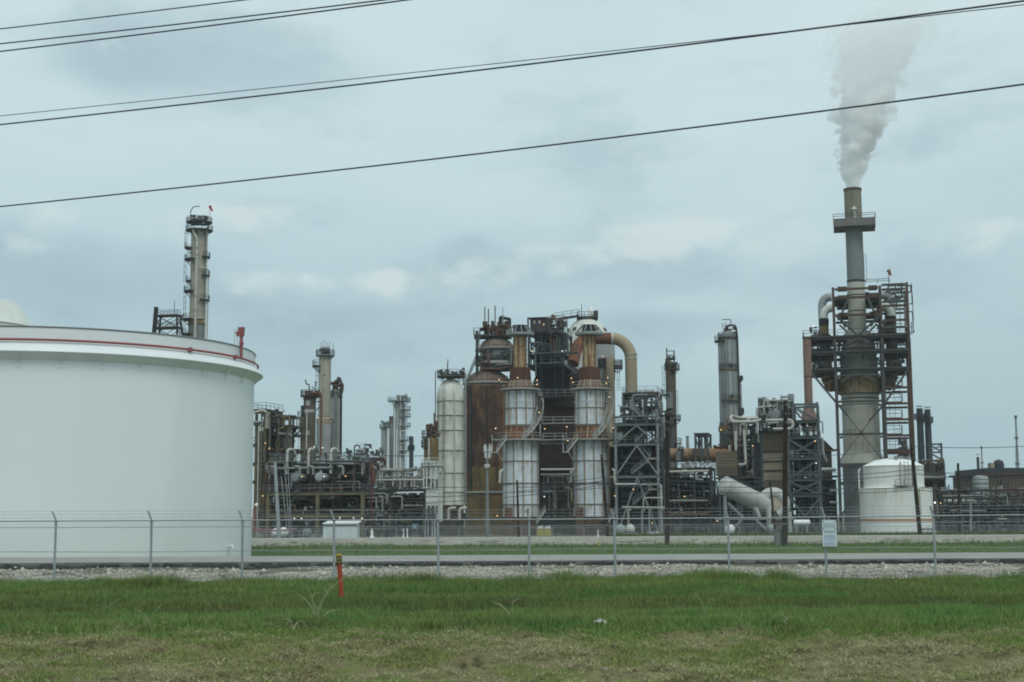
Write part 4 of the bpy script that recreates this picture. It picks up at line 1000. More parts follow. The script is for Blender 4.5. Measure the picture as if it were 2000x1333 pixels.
def exchanger_deck():
    Y = 226
    t = thing('exchanger_structure', 'low olive steel deck structure carrying rows of heat exchangers behind the white shed', 'process structure', (X(630, 980, Y), Y, G0))
    frame(t, [516, 620, 713], [961, 1005], Y, 12, OLIVE, .55, decks=(0,), rails=(0,), xpy=990)
    frame(t, [517, 545, 600, 645, 690], [901], Y + 2, 8, STEEL, .34, deck=STEEL_GREY, rail=STEEL_GREY, base=Z(961, Y), xpy=930)
    for x in (520, 554, 590, 640, 676, 700): part(MB().box(X(x, 990, Y) - .2, X(x, 990, Y) + .2, Y + 5.8, Y + 6.2, G0, Z(966, Y)), 'column', OLIVE, t, smooth=False)
    # dark boxes added at the back, standing in for interior shade
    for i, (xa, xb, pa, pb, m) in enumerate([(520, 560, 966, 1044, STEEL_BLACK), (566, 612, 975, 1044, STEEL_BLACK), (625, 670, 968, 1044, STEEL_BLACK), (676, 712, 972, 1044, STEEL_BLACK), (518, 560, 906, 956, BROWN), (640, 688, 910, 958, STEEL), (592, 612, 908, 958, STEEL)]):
        part(MB().box(X(xa, 990, Y), X(xb, 990, Y), Y + 8 - (i > 3) * 2, Y + 11, Z(pb, Y, xa), Z(pa, Y, xa)), 'dark_backing', m, t, smooth=False)
    for px, a in ((548.5, 0), (593.5, 0), (640.5, 0)):
        P = lambda x, y, dy: (X(x, 900, Y), Y + dy, Z(y, Y, x))
        pipe_run(t, [P(px + 1.5, 925, 1.2), P(px + 1.5, 876, 1.2), P(px + 8, 876, 2.5), P(px + 11, 890, 3), P(px + 11, 901, 3)], S(2.7, Y), PIPE_PALE, 12, 1.1, name='gooseneck_pipe')
    for px in (530, 580, 608, 670): pipe_run(t, [(X(px - 10, 920, Y), Y + .5, Z(911, Y, px)), (X(px, 920, Y), Y + .5, Z(911, Y, px)), (X(px, 920, Y), Y + .5, Z(928, Y, px))], S(2.4, Y), PIPE_GREY)
    for xa, xb in ((523, 545), (558, 590), (604, 640)): part(MB().tube([(X(xa, 972, Y), Y + 2, Z(972, Y, xa)), (X(xb, 972, Y), Y + 2, Z(972, Y, xb))], S(2.6, Y), 10), 'header_pipe', PIPE_PALE, t)
    random_pipes(t, 500, 715, 905, 958, Y + .5, Y + 8, 60, [PIPE_GREY, PIPE_DARK, PIPE_RUST, PIPE_DARK, PIPE_GREY], .07, .22, 9)
    random_pipes(t, 515, 745, 966, 1002, Y + .5, Y + 8, 46, [PIPE_GREY, PIPE_DARK, OLIVE, PIPE_DARK], .06, .18, 10)
    random_pipes(t, 500, 745, 1008, 1046, Y + .5, Y + 8, 46, [PIPE_GREY, PIPE_DARK, STEEL_BLUE, PIPE_RUST], .06, .2, 11)
    fittings(t, 505, 715, 882, 958, Y + .5, Y + 7, 220, STEEL, 12, .15, .55); fittings(t, 505, 740, 968, 1046, Y, Y + 8, 200, PIPE_GREY, 13, .12, .4)
    for (p, y_) in ((575, 1016), (592, 1014)): pass
exchanger_deck()
def exchangers():
    for px, py, Y, r, m, lb in [(574.5, 933, 225, 8.2, GREY_MID, 'round ended heat exchanger on the deck, left of the pair facing us'), (622, 932, 225, 8.2, GREY, 'round ended heat exchanger on the deck, right of the pair facing us'),
                                (531, 921, 228, 8, BROWN, 'brown heat exchanger at the left end of the exchanger deck')]:
        c = W(px, py, Y); t = thing('heat_exchanger', lb, 'heat exchanger', (c.x, Y, Z(961, 226, px)), 'heat exchangers on the olive deck')
        rr = S(r, Y); drum(t, px, py, Y, rr, 7, 'y', m, 'shell', 20, .12)
        part(MB().tube([(c.x, Y + .5, c.z), (c.x, Y + .75, c.z)], rr * 1.12, 20), 'flange', m, t)
        for y in (1.6, 5.4): part(MB().box(c.x - rr * .7, c.x + rr * .7, Y + y - .2, Y + y + .2, Z(961, 226, px) + .1, c.z - rr * .6), 'saddle', STEEL, t, smooth=False)
        part(MB().tube([(c.x - rr * .1, Y + 1.2, c.z + rr * .9), (c.x - rr * .1, Y + 1.2, c.z + rr * 1.6)], rr * .3, 10), 'nozzle', m, t)
exchangers()
def left_columns():
    Y = 285
    t = thing('brown_column', 'squat dark brown column with a white pipe down its front, left of the tan one', 'process column', (X(604, 830, Y), Y, G0))
    cx, cy, r = vessel(t, 592.5, 616.5, [(866, 1), (776, 1), (773, .9)], Y, BROWN, py=830)
    vessel(t, 592.5, 616.5, [(905, 1.5), (880, 1.25), (866, 1)], Y, BROWN, 'flared_skirt', py=830, z0=G0)
    for pa, pb in ((783, 793), (842, 851)): part(MB().lathe(cx, cy, [(r + .03, Z(pb, Y, 604)), (r + .03, Z(pa, Y, 604))], 12, FRONT - .5, FRONT + .15, cap=False), 'patch_plate', GREY, t)
    part(MB().lathe(cx, cy, [(r + .06, Z(807, Y, 604)), (r + .06, Z(801, Y, 604))], 32, cap=False), 'insulation_band', GREY, t)
    P = lambda x, y, dy=0, YY=Y: (X(x, 830, YY), YY + dy, Z(y, YY, x))
    pipe_run(t, [P(601.5, 800, -r - .4), P(601.5, 885, -r - .4)], S(1.2, Y), PIPE_PALE)
    ring_platform(t, cx, cy, r, r * 1.55, Z(775, Y, 604), rail=STEEL, deck=STEEL_RUST); fittings(t, 596, 620, 765, 776, Y - r, Y + r, 14, STEEL_RUST, 3, .3, .8)
    pipe_run(t, [P(603, 775), P(603, 751), P(597, 751), P(595.5, 742)], S(1.3, Y), STEEL); pipe_run(t, [P(614, 775), P(614, 757), P(608, 757)], S(1.1, Y), STEEL); part(MB().tube([P(615.5, 756), P(615.5, 745)], .15, 6).tube([P(609, 775), P(609, 760)], .12, 6), 'vent', STEEL, t)
    part(MB().box(X(588.5, 830, Y), X(593, 830, Y), Y - 1, Y + 1, Z(882, Y), Z(791, Y)), 'cable_duct', BLACK_STACK, t, smooth=False)
    for p, w in ((817, 2.0), (829, 1.75), (841, 1.55)): ring_platform(t, cx, cy, r, r * w, Z(p, Y, 604), PI * .85, PI * 1.25, rail=STEEL_GREY)
    ladder(t, (X(586, 830, Y), Y - .5), Z(905, Y), Z(829, Y), RAIL)
    pipe_run(t, [P(606, 769, -r - .5), P(629.5, 769, -r - .5), P(629.5, 895, -r - .5)], S(2.0, Y), PIPE_RUST, name='rust_red_pipe'); pipe_run(t, [P(612, 786, -r), P(629, 786, -r - .4)], S(1.1, Y), PIPE_DARK); pipe_run(t, [P(616, 805, -r), P(628, 795, -r - .4)], S(.9, Y), PIPE_DARK)

    Y2 = 292
    t = thing('tan_column', 'tall slim tan column with a crowded round top platform between brown and grey columns', 'process column', (X(634, 790, Y2), Y2, G0))
    cx, cy, r = vessel(t, 623, 646, [(815, 1), (697, 1)], Y2, TAN, py=760)
    a = part(MB().lathe(cx, cy, [(r * 1.38, Z(827, Y2)), (r * 1.38, Z(817, Y2)), (r, Z(814, Y2))], 32, cap=False), 'collar', DUCT, t)
    part(MB().lathe(cx, cy, [(r * 1.34, G0), (r * 1.34, Z(827, Y2))], 32, cap=False), 'base_shell', GREY, t)
    ring_platform(t, cx, cy, r * .5, r * 1.62, Z(696, Y2, 634), rail=STEEL_GREY, deck=STEEL_GREY)
    ring_platform(t, cx, cy, r, r * 2.2, Z(717, Y2, 634), PI * .8, PI * 1.3, rail=STEEL_GREY)
    fittings(t, 626, 643, 682, 696, Y2 - r * .8, Y2 + r * .8, 24, STEEL, 6, .3, .8)
    for x in (626, 631, 637, 642, 649): part(MB().tube([P(x, 692, 0, Y2), P(x, 668 if x != 631 else 664, 0, Y2)], .07, 5), 'vent_rod', STEEL_GREY, t)
    for x in (628, 634, 640): part(MB().lathe(X(x, 700, Y2), Y2, [(.35, Z(685, Y2)), (.5, Z(679, Y2)), (.15, Z(675, Y2))], 8), 'relief_valve', PIPE_GREY, t)
    ladder(t, (X(620, 760, Y2), Y2 - .4), Z(895, Y2), Z(700, Y2), RAIL); pipe_run(t, [P(628, 703, -r - .2, Y2), P(628, 890, -r - .2, Y2)], S(1.1, Y2), PIPE_PALE)
    pipe_run(t, [P(650.5, 905, -r * 1.5, Y2), P(650.5, 832, -r * 1.5, Y2), P(654, 824, -r * 1.5, Y2), P(650, 819, -r * 1.5, Y2), P(645.5, 821, -r * 1.5, Y2)], S(1.0, Y2), PIPE_DARK, name='hook_vent')
    part(MB().lathe(cx, cy, [(r + .02, Z(734, Y2)), (r + .02, Z(731, Y2))], 6, FRONT - .1, FRONT + .12, cap=False), 'manway', PIPE_DARK, t)

    Y3 = 298
    t = thing('grey_column', 'grey column with dark piping on top, right of the slim tan column', 'process column', (X(657, 820, Y3), Y3, G0))
    cx, cy, r = vessel(t, 645, 667, [(905, 1), (770, 1)] + DOME(760, 767, 4), Y3, GREY, py=820, z0=G0)
    part(MB().box(X(657.5, 820, Y3) - .35, X(657.5, 820, Y3) + .35, Y3 - r - .5, Y3 - r + .1, G0, Z(772, Y3)), 'riser_duct', GREY_MID, t, smooth=False)
    fittings(t, 650, 666, 742, 764, Y3 - r, Y3 + r, 30, STEEL_RUST, 8, .3, .9)
    part(MB().bar(P(659, 748, 0, Y3), P(661, 737, 0, Y3), .7), 'vent', STEEL, t, smooth=False)
    ring_platform(t, cx, cy, r, r * 1.15, Z(776, Y3, 657), rail=STEEL); pipe_run(t, [P(662, 755, -1, Y3), P(667, 758, -1, Y3), P(667.5, 905, -1, Y3)], .22, PIPE_DARK)
left_columns()
def small_left():
    Y = 262
    t = thing('grey_drum', 'upright grey box shaped drum with a black gooseneck pipe, above the exchanger deck', 'process drum', (X(708, 890, Y), Y, G0))
    cx, cy, r = vessel(t, 696, 720, [(912, 1), (879, 1), (876, .6)], Y, GREY, py=890, z0=G0)
    P = lambda x, y, dy=0: (X(x, 890, Y), Y + dy, Z(y, Y, x))
    pipe_run(t, [P(693.5, 915, -r), P(693.5, 871, -r), P(703, 871, -r), P(704, 876, -r)], S(1.3, Y), PIPE_DARK); fittings(t, 702, 724, 868, 884, Y - r, Y, 10, STEEL, 2, .2, .5)
    part(rail_line(MB(), [P(697, 877, -r), P(719, 877, -r)], 1.0, 1.0, .05), 'handrail', RAIL, t, smooth=False)
    Y = 240
    t = thing('pump_house_piping', 'tangle of rusty drums, valves and rails at the right end of the exchanger deck', 'process structure', (X(700, 920, Y), Y, G0))
    frame(t, [672, 696, 722], [903, 932], Y, 5, STEEL, .26, rails=(0,), xpy=930, base=Z(961, 226))
    drum(t, 682, 918, Y, S(12, Y), S(24, Y), 'x', BROWN, 'drum'); drum(t, 712, 918, Y, S(9, Y), 5, 'y', PIPE_DARK, 'drum')
    drum(t, 733, 940, Y - 2, S(9, Y), S(18, Y), 'x', BROWN, 'drum')
    random_pipes(t, 668, 742, 896, 960, Y - 1, Y + 5, 40, [PIPE_GREY, PIPE_RUST, PIPE_DARK, GREY_MID], .06, .2, 21); fittings(t, 670, 738, 880, 960, Y - 1, Y + 5, 140, STEEL, 22, .12, .5)
    Y = 215
    t = thing('lattice_mast', 'slim dull red lattice mast at the right end of the exchanger deck', 'mast', (X(726, 980, Y), Y, G0))
    x, w = X(726, 980, Y), S(1.6, Y); zt_ = Z(904, Y); z = G0; RL = paint('dull_red_steel', (.13, .042, .040), (.10, .04, .038), rough=.7)
    for sx, sy in ((-1, -1), (1, -1), (0, 1)): part(MB().tube([(x + sx * w * .8, Y + sy * w * .8, G0), (x + sx * w * .3, Y + sy * w * .3, zt_)], .05, 5), 'leg', RL, t)
    b = MB(); k = 0
    while z < zt_ - 1:
        f = 1 - .6 * (z - G0) / (zt_ - G0); b.bar((x - w * .8 * f, Y - w * .8 * f, z), (x + w * .8 * f, Y - w * .8 * f, z + .9), .045); b.bar((x + w * .8 * f, Y - w * .8 * f, z), (x, Y + w * .8 * f, z + .9), .045); z += .9
    part(b, 'lacing', RL, t, smooth=False)
    part(MB().tube([(x - .9, Y, zt_), (x + .9, Y, zt_)], .05, 5), 'crossbar', RL, t)
small_left()
def distant_columns():
    Y = 430
    t = thing('pale_column', 'distant pale grey column stacked with side platforms, left of the short black stack', 'process column', (X(778, 850, Y), Y, G0))
    cx, cy, r = vessel(t, 768, 791, [(940, 1), (790, 1)] + DOME(785, 790, 3), Y, GREY, py=850, z0=G0)
    P = lambda x, y, dy=0: (X(x, 850, Y), Y + dy, Z(y, Y, x))
    ring_platform(t, cx, cy, r * .4, r * 1.95, Z(785, Y, 778), rail=STEEL_GREY, deck=STEEL_GREY)
    for p in (802, 815, 834, 861, 882): ring_platform(t, cx, cy, r, r * 1.95, Z(p, Y, 778), -PI * .45, PI * .25, rail=STEEL_GREY, deck=STEEL_GREY)
    for x, a in ((783, 775), (771.5, 800), (776, 840)): pipe_run(t, [P(x, a, -r - .4), P(x, 940, -r - .4)], S(.9, Y), WHITE)
    for p in (843, 867, 889): pipe_run(t, [P(783, p, -r - .4), P(799, p, -r - .4)], S(.7, Y), WHITE)
    fittings(t, 764, 794, 774, 784, Y - r, Y + r, 14, GREY_MID, 2, .4, 1.0); ladder(t, (X(794, 850, Y), Y - r), Z(940, Y), Z(785, Y), STEEL_GREY)
    t = thing('pale_column', 'distant dark topped grey column at the left side of the platform stacked column', 'process column', (X(764, 870, Y + 12), Y + 12, G0))
    cx, cy, r = vessel(t, 760, 769, [(940, 1), (822, 1)], Y + 12, GREY_MID, py=870, z0=G0); part(MB().lathe(cx, cy, [(r * 1.1, Z(822, Y)), (r * 1.1, Z(807, Y))], 16), 'dark_cap', BROWN, t)
    t = thing('pale_column', 'lowest of the distant grey columns, with small platforms near its top', 'process column', (X(750, 890, Y + 4), Y + 4, G0))
    cx, cy, r = vessel(t, 744, 757, [(940, 1), (836, 1)] + DOME(832, 836, 3), Y + 4, GREY, py=880, z0=G0)
    for p, a, b in ((836, 0, 2 * PI), (882, PI * .6, PI * 1.5), (900, PI * .6, PI * 1.5)): ring_platform(t, cx, cy, r, r * 1.5, Z(p, Y, 750), a, b, rail=STEEL_GREY, deck=STEEL_GREY)
    fittings(t, 745, 758, 824, 836, Y + 2, Y + 6, 12, GREY_MID, 5, .4, 1.0); pipe_run(t, [P(756.5, 836, 2), P(756.5, 940, 2)], .25, WHITE)
    Y = 400
    t = thing('vent_stack', 'short black stack standing just right of the distant pale columns', 'stack', (X(803, 890, Y), Y, G0))
    cx, cy, r = vessel(t, 799, 807.5, [(940, 1), (854, 1)] + DOME(852, 854, 2), Y, BLACK_STACK, py=890, z0=G0, seg=20); ring_platform(t, cx, cy, r, r * 1.6, Z(879, Y, 803), rail=STEEL)
distant_columns()
def left_rack():
    Y = 232
    t = thing('pipe_rack', 'low pipe rack with pale pipes between the exchanger deck and the white column', 'pipe rack', (X(790, 960, Y), Y, G0))
    frame(t, [736, 765, 800, 832], [935, 957, 1011], Y, 7, STEEL, .3, decks=(1,), rails=(), xpy=960)
    P = lambda x, y, dy=-.5: (X(x, 960, Y), Y + dy, Z(y, Y, x))
    for pts, r, m in [([P(738, 926, 2), P(743, 917, 2), P(766, 917, 2)], 1.6, PIPE_PALE), ([P(765, 932, 2), P(766, 920, 2), P(815, 919, 2)], 1.5, PIPE_PALE), ([P(736, 938), P(830, 938)], 1.8, PIPE_PALE), ([P(738, 932, 1), P(776, 932, 1)], 1.6, PIPE_PALE),
                      ([P(736, 942, 2), P(762, 938, 2), P(805, 943, 2), P(830, 941, 2)], 1.9, PIPE_PALE), ([P(762, 970), P(787, 970), P(787, 995)], 1.3, PIPE_PALE), ([P(776, 963), P(830, 962)], 1.5, WHITE), ([P(768, 951, 1), P(812, 951, 1)], 1.3, PIPE_PALE), ([P(738, 971), P(765, 971)], 1.5, PIPE_GREY)]:
        pipe_run(t, pts, S(r, Y), m)
    for x in (768, 783, 792, 806, 812): pipe_run(t, [P(x, 940), P(x, 950)], S(1.5, Y), PIPE_PALE)
    for p in (975, 981, 988, 995, 1002): part(MB().tube([P(790, p), P(830, p)], S(1.7, Y), 8), 'pipe', PIPE_DARK if p != 988 else PIPE_GREY, t)
    part(MB().box(X(745, 960, Y), X(829, 960, Y), Y + 1, Y + 5, Z(1016, Y), Z(1011, Y)), 'cable_tray', DECK_PALE, t, smooth=False)
    part(MB().box(X(744, 960, Y), X(765, 960, Y), Y + 4, Y + 6, Z(1046, Y), Z(968, Y)), 'dark_backing', STEEL_BLACK, t, smooth=False); part(MB().box(X(768, 960, Y), X(829, 960, Y), Y + 5, Y + 6.5, Z(1046, Y), Z(966, Y)), 'dark_backing', STEEL_BLACK, t, smooth=False)  # black boxes added behind the pipes so the rack's interior looks shaded
    random_pipes(t, 738, 830, 918, 958, Y, Y + 6, 36, [PIPE_PALE, PIPE_GREY, PIPE_DARK, PIPE_GREY], .07, .2, 31); random_pipes(t, 740, 830, 968, 1044, Y, Y + 5, 46, [PIPE_GREY, PIPE_DARK, STEEL_BLUE, OLIVE], .06, .2, 32)
    fittings(t, 738, 830, 915, 1044, Y, Y + 6, 180, PIPE_GREY, 33, .12, .45)
    Y = 250
    t = thing('brown_vessel', 'small brown domed vessel half hidden behind the left edge of the white column', 'process vessel', (X(840, 880, Y), Y, G0))
    cx, cy, r = vessel(t, 828, 856, [(905, 1), (862, 1)] + DOME(851, 862), Y, OCHRE, py=880); vessel(t, 822, 845, [(1000, 1), (905, 1)], Y, GREY_MID, 'skirt', py=900, z0=G0)
    ring_platform(t, cx, cy, r, r * 1.35, Z(856, Y, 840), PI * .6, PI * 1.5, rail=STEEL); ring_platform(t, cx, cy, r, r * 1.4, Z(874, Y, 840), PI * .6, PI * 1.4, rail=STEEL)
    fittings(t, 835, 852, 828, 852, Y - r, Y + r, 34, STEEL_RUST, 3, .2, .7); part(MB().tube([(X(839, 850, Y), Y - .5, Z(850, Y)), (X(838, 840, Y), Y - .5, Z(829, Y))], .3, 8).tube([(X(848, 850, Y), Y, Z(850, Y)), (X(848, 840, Y), Y, Z(806, Y))], .14, 6), 'vent_stack', PIPE_RUST, t)
    pipe_run(t, [(X(838.5, 880, Y), Y - r - .2, Z(856, Y)), (X(838.5, 880, Y), Y - r - .2, Z(905, Y))], .2, PIPE_PALE)
    Y = 222
    t = thing('white_lattice_tower', 'white painted lattice tower over a pale panel wall, left of the white column', 'steel tower', (X(841, 960, Y), Y, G0))
    WL = paint('white_steel', (.60, .61, .58), (.52, .53, .50), rough=.5)
    frame(t, [827, 833, 842, 851], [900, 910, 932, 952], Y, 4, WL, .16, deck=WL, rail=WL, decks=(1,), rails=(1,), xpy=950, base=Z(955, Y))
    part(MB().box(X(830, 960, Y), X(853, 960, Y), Y + .4, Y + 3.5, Z(1018, Y), Z(956, Y)), 'panel_wall', WHITE_DIRTY, t, smooth=False); part(MB().box(X(835, 960, Y), X(846, 960, Y), Y + 1, Y + 3, Z(935, Y), Z(916, Y)), 'white_drum', WHITE, t, smooth=False)
    for p in (968, 982, 996, 1008): part(MB().box(X(829.6, 960, Y), X(853.3, 960, Y), Y + .33, Y + .39, Z(p + .6, Y), Z(p, Y)), 'wall_rail', GREY, t, smooth=False)
    frame(t, [834, 844, 853], [988, 1000, 1012, 1024], Y - 2, 2, STEEL, .13, decks=(), xpy=1010, braces=[(0, 0, 'x'), (1, 0, 'x'), (0, 1, 'x'), (1, 1, 'x'), (0, 2, 'x'), (1, 2, 'x')])
    for x in (832, 838, 846, 851): part(MB().tube([(X(x, 1030, Y), Y - .5, G0), (X(x, 1030, Y), Y - .5, Z(1016, Y))], .13, 6), 'leg', WL, t)
left_rack()

# ------------------------------------------------------------------ central unit
def white_column():
    Y = 268; px = 881
    t = thing('white_column', 'tall domed white column banded with rings, beside the big rusty vessel', 'process column', (X(px, 860, Y), Y, G0))
    cx, cy, r = vessel(t, 853, 908, [(987, 1), (775, 1)] + DOME(740, 775, 8), Y, rust_runs('white_column_runs', WHITE_DIRTY, [Z(p, Y, px) for p in (742, 785, 813, 842, 881, 925, 962)], 2.4, (.27, .21, .12), 3), py=860, seg=48)
    vessel(t, 855, 906, [(1000, 1), (987, 1)], Y, BROWN, 'skirt', py=1000, z0=G0)
    bands(t, cx, cy, r, (785, 813, 842, 881, 925, 962), Y, PIPE_GREY, .11, px=px)
    for a in (-2.55, -2.05, -1.25, -.65): part(MB().bar((cx + (r + .02) * math.cos(a), cy + (r + .02) * math.sin(a), Z(987, Y)), (cx + (r + .02) * math.cos(a), cy + (r + .02) * math.sin(a), Z(778, Y)), .16, .10), 'vertical_seam', paint('stained_strip', (.34, .30, .21), (.28, .25, .18), (.18, .10, .05), .3), t, smooth=False)
    P = lambda x, y, dy=0: (X(x, 860, Y), Y + dy, Z(y, Y, x))
    ring_platform(t, cx, cy, S(5, Y), S(27, Y), Z(738, Y, px), rail=RAIL, deck=DECK, th=.3)
    pipe_run(t, [P(851, 1000, -1.2), P(851, 727, -1.2), P(862, 727, -1.2)], S(1.2, Y), STEEL_GREY); pipe_run(t, [P(909.5, 985, -1.4), P(909.5, 730, -1.4), P(903, 725, -1.4)], S(1.9, Y), PIPE_GREY)
    pipe_run(t, [P(884.5, 735, -r * .2), P(885, 745, -r * .6), P(888.5, 775, -r - .2), P(888.5, 985, -r - .25)], S(1.0, Y), PIPE_PALE)
    part(MB().tube([P(874, 738), P(874, 714), P(875, 702)], S(1.3, Y), 8, S(.8, Y)), 'vent', STEEL_RUST, t)
    part(MB().box(X(864, 735, Y), X(873, 735, Y), Y - 1, Y + 1, Z(738, Y), Z(728, Y)), 'valve_box', paint('mossy_box', (.22, .25, .13), (.2, .2, .1)), t, smooth=False)
    fittings(t, 860, 905, 724, 737, Y - 2, Y + 2, 40, STEEL, 3, .2, .6)
    ladder(t, (X(868, 860, Y), Y - r - .3), Z(987, Y), Z(745, Y), paint('ladder_rust', (.30, .25, .19), (.2, .15, .1), (.14, .08, .05), .4))
    # foot piping
    for i, x in enumerate((857, 884, 905)): pipe_run(t, [P(x - 6, 1016, -r - 1), P(x - 6, 993, -r - 1), P(x + 8, 993, -r - 1)], .28, PIPE_PALE)
    fittings(t, 853, 912, 996, 1040, Y - r - 1, Y, 60, PIPE_DARK, 4, .15, .6)
white_column()
def rusty_vessel():
    Y = 290; px = 953
    t = thing('rusty_vessel', 'big rusty brown reactor vessel with an ochre lower half, behind the left white clad column', 'reactor vessel', (X(px, 860, Y), Y, G0))
    cx, cy, r = vessel(t, 906, 1000, [(914, 1), (757, 1)], Y, RUST, py=850, seg=56); part(MB().lathe(cx, cy, [(r * max(f, .001), Z(p, Y)) for p, f in DOME(722, 757, 8)], 56), 'dome', RUST_DOME, t)
    vessel(t, 906, 1000, [(959, 1), (914, 1)], Y, OCHRE, 'lower_shell', py=850, seg=56); vessel(t, 908, 998, [(1000, 1), (959, 1)], Y, OCHRE, 'skirt', py=850, seg=56, z0=G0)
    part(MB().lathe(cx, cy, [(r * .99, Z(963, Y)), (r * 1.03, Z(963, Y)), (r * 1.03, Z(960, Y)), (r * .99, Z(960, Y))], 56, cap=False), 'base_ring', PIPE_PALE, t)
    ring_platform(t, cx, cy, r, r * 1.06, Z(751.5, Y, px), rail=STEEL_GREY, deck=DECK_PALE, th=.35)
    for a in (-2.75, -2.5, -2.3, -1.95, -1.6, -1.2, -.9): part(MB().tube([(cx + (r + .2) * math.cos(a), cy + (r + .2) * math.sin(a), Z(955, Y)), (cx + (r + .2) * math.cos(a), cy + (r + .2) * math.sin(a), Z(760, Y))], .16 if a != -2.3 else .26, 6), 'riser_pipe', PIPE_DARK if a in (-2.3, -1.6) else RUST, t)
    for a in range(-170, -10, 8): b = rad(a); part(MB().bar((cx + (r + .02) * math.cos(b), cy + (r + .02) * math.sin(b), Z(957, Y)), (cx + (r + .02) * math.cos(b), cy + (r + .02) * math.sin(b), Z(915, Y)), .10, .08), 'cladding_joint', OCHRE, t, smooth=False)
    bands(t, cx, cy, r, (800, 850, 893), Y, RUST, .06, 'plate_seam', px)
    # upper regenerator drum on the same axis
    u = thing('domed_drum', 'brown domed drum above the big rusty vessel, ringed with walkways and thin vents', 'process drum', (X(968, 690, Y), Y, Z(722, Y)))
    cx, cy, r = vessel(u, 937, 1004, [(724, 1), (682, 1)], Y, GREY_MID, py=690, seg=48); part(MB().lathe(cx, cy, [(r * 1.0, Z(683, Y))] + [(r * max(f, .001), Z(p, Y)) for p, f in DOME(658, 683, 8)], 48), 'dome', paint('brown_dome', (.21, .165, .105), (.15, .115, .08), (.09, .06, .04), .3), u)
    ring_platform(u, cx, cy, r, r * 1.14, Z(683.5, Y, 968), PI * .55, PI * 1.75, rail=STEEL_GREY, deck=DECK_PALE, th=.3); ring_platform(u, cx, cy, r, r * 1.30, Z(714, Y, 968), PI * .5, PI * 2.0, rail=STEEL_GREY, deck=DECK_PALE, th=.6)
    P = lambda x, y, dy=0: (X(x, 690, Y), Y + dy, Z(y, Y, x))
    part(MB().box(X(926, 690, Y), X(1000, 690, Y), Y - r * .8, Y + r * .8, Z(660, Y), Z(656.5, Y)), 'top_deck', STEEL, u, smooth=False); part(rail_line(MB(), [P(926, 656.5, r * .8), P(926, 656.5, -r * .8), P(952, 656.5, -r * .8)], 1.3, 1.4, .09), 'handrail', STEEL, u, smooth=False)
    for x, a, m in ((947.5, 602, PIPE_RUST), (954.5, 606, STEEL_BLACK), (967.5, 600, STEEL), (982.5, 603, PIPE_GREY)):
        v = part(MB().tube([P(x, 658, -2), P(x, a, -2)], S(1.1 if x != 982.5 else .7, Y), 8), 'vent_pipe', m, u)
        if x < 960: part(MB().tube([P(x, 652, -2), P(x, 640, -2)], S(1.9, Y), 8), 'silencer', RUST_ORANGE, v)
    for x in (977.5, 995.5): part(MB().box(X(x, 690, Y) - .35, X(x, 690, Y) + .35, Y - 2.4, Y - 1.7, Z(657, Y), Z(623 + (x > 980) * 3, Y)), 'portal_post', STEEL_BLACK, u, smooth=False)
    part(MB().bar(P(976, 622.5, -2), P(997, 627, -2), .6), 'portal_beam', STEEL_BLACK, u, smooth=False)
    pipe_run(u, [P(982.5, 620, -2.6), P(982.5, 646, -2.6), P(976, 648, -2.6)], S(1.6, Y), PIPE_GREY); fittings(u, 943, 998, 634, 656, Y - 4, Y + 3, 55, STEEL_RUST, 5, .25, 1.0); part(MB().box(X(968, 640, Y), X(976, 640, Y), Y - 3, Y, Z(657, Y), Z(640, Y)), 'actuator', RUST_ORANGE, u, smooth=False)
    for x in (931.5, 934): part(MB().bar(P(x, 735, -r), P(x, 652, -r), .35), 'post', STEEL, u, smooth=False)
    stair(u, P(914, 745, -r), P(930, 708, -r), mat=STEEL_GREY); stair(u, P(930, 690, -r * .9), P(938, 660, -r * .9), mat=STEEL)
    random_pipes(u, 930, 1003, 684, 722, Y - r - 1.2, Y - r + 1, 26, [PIPE_DARK, PIPE_RUST, PIPE_GREY, STEEL], .07, .2, 9); fittings(u, 930, 1003, 690, 716, Y - r - 1, Y - r + 1, 60, STEEL, 10, .15, .5)
    part(MB().bar(P(931.5, 1000, -r), P(931.5, 735, -r), .30), 'downpipe', STEEL_BLACK, u, smooth=False)
rusty_vessel()

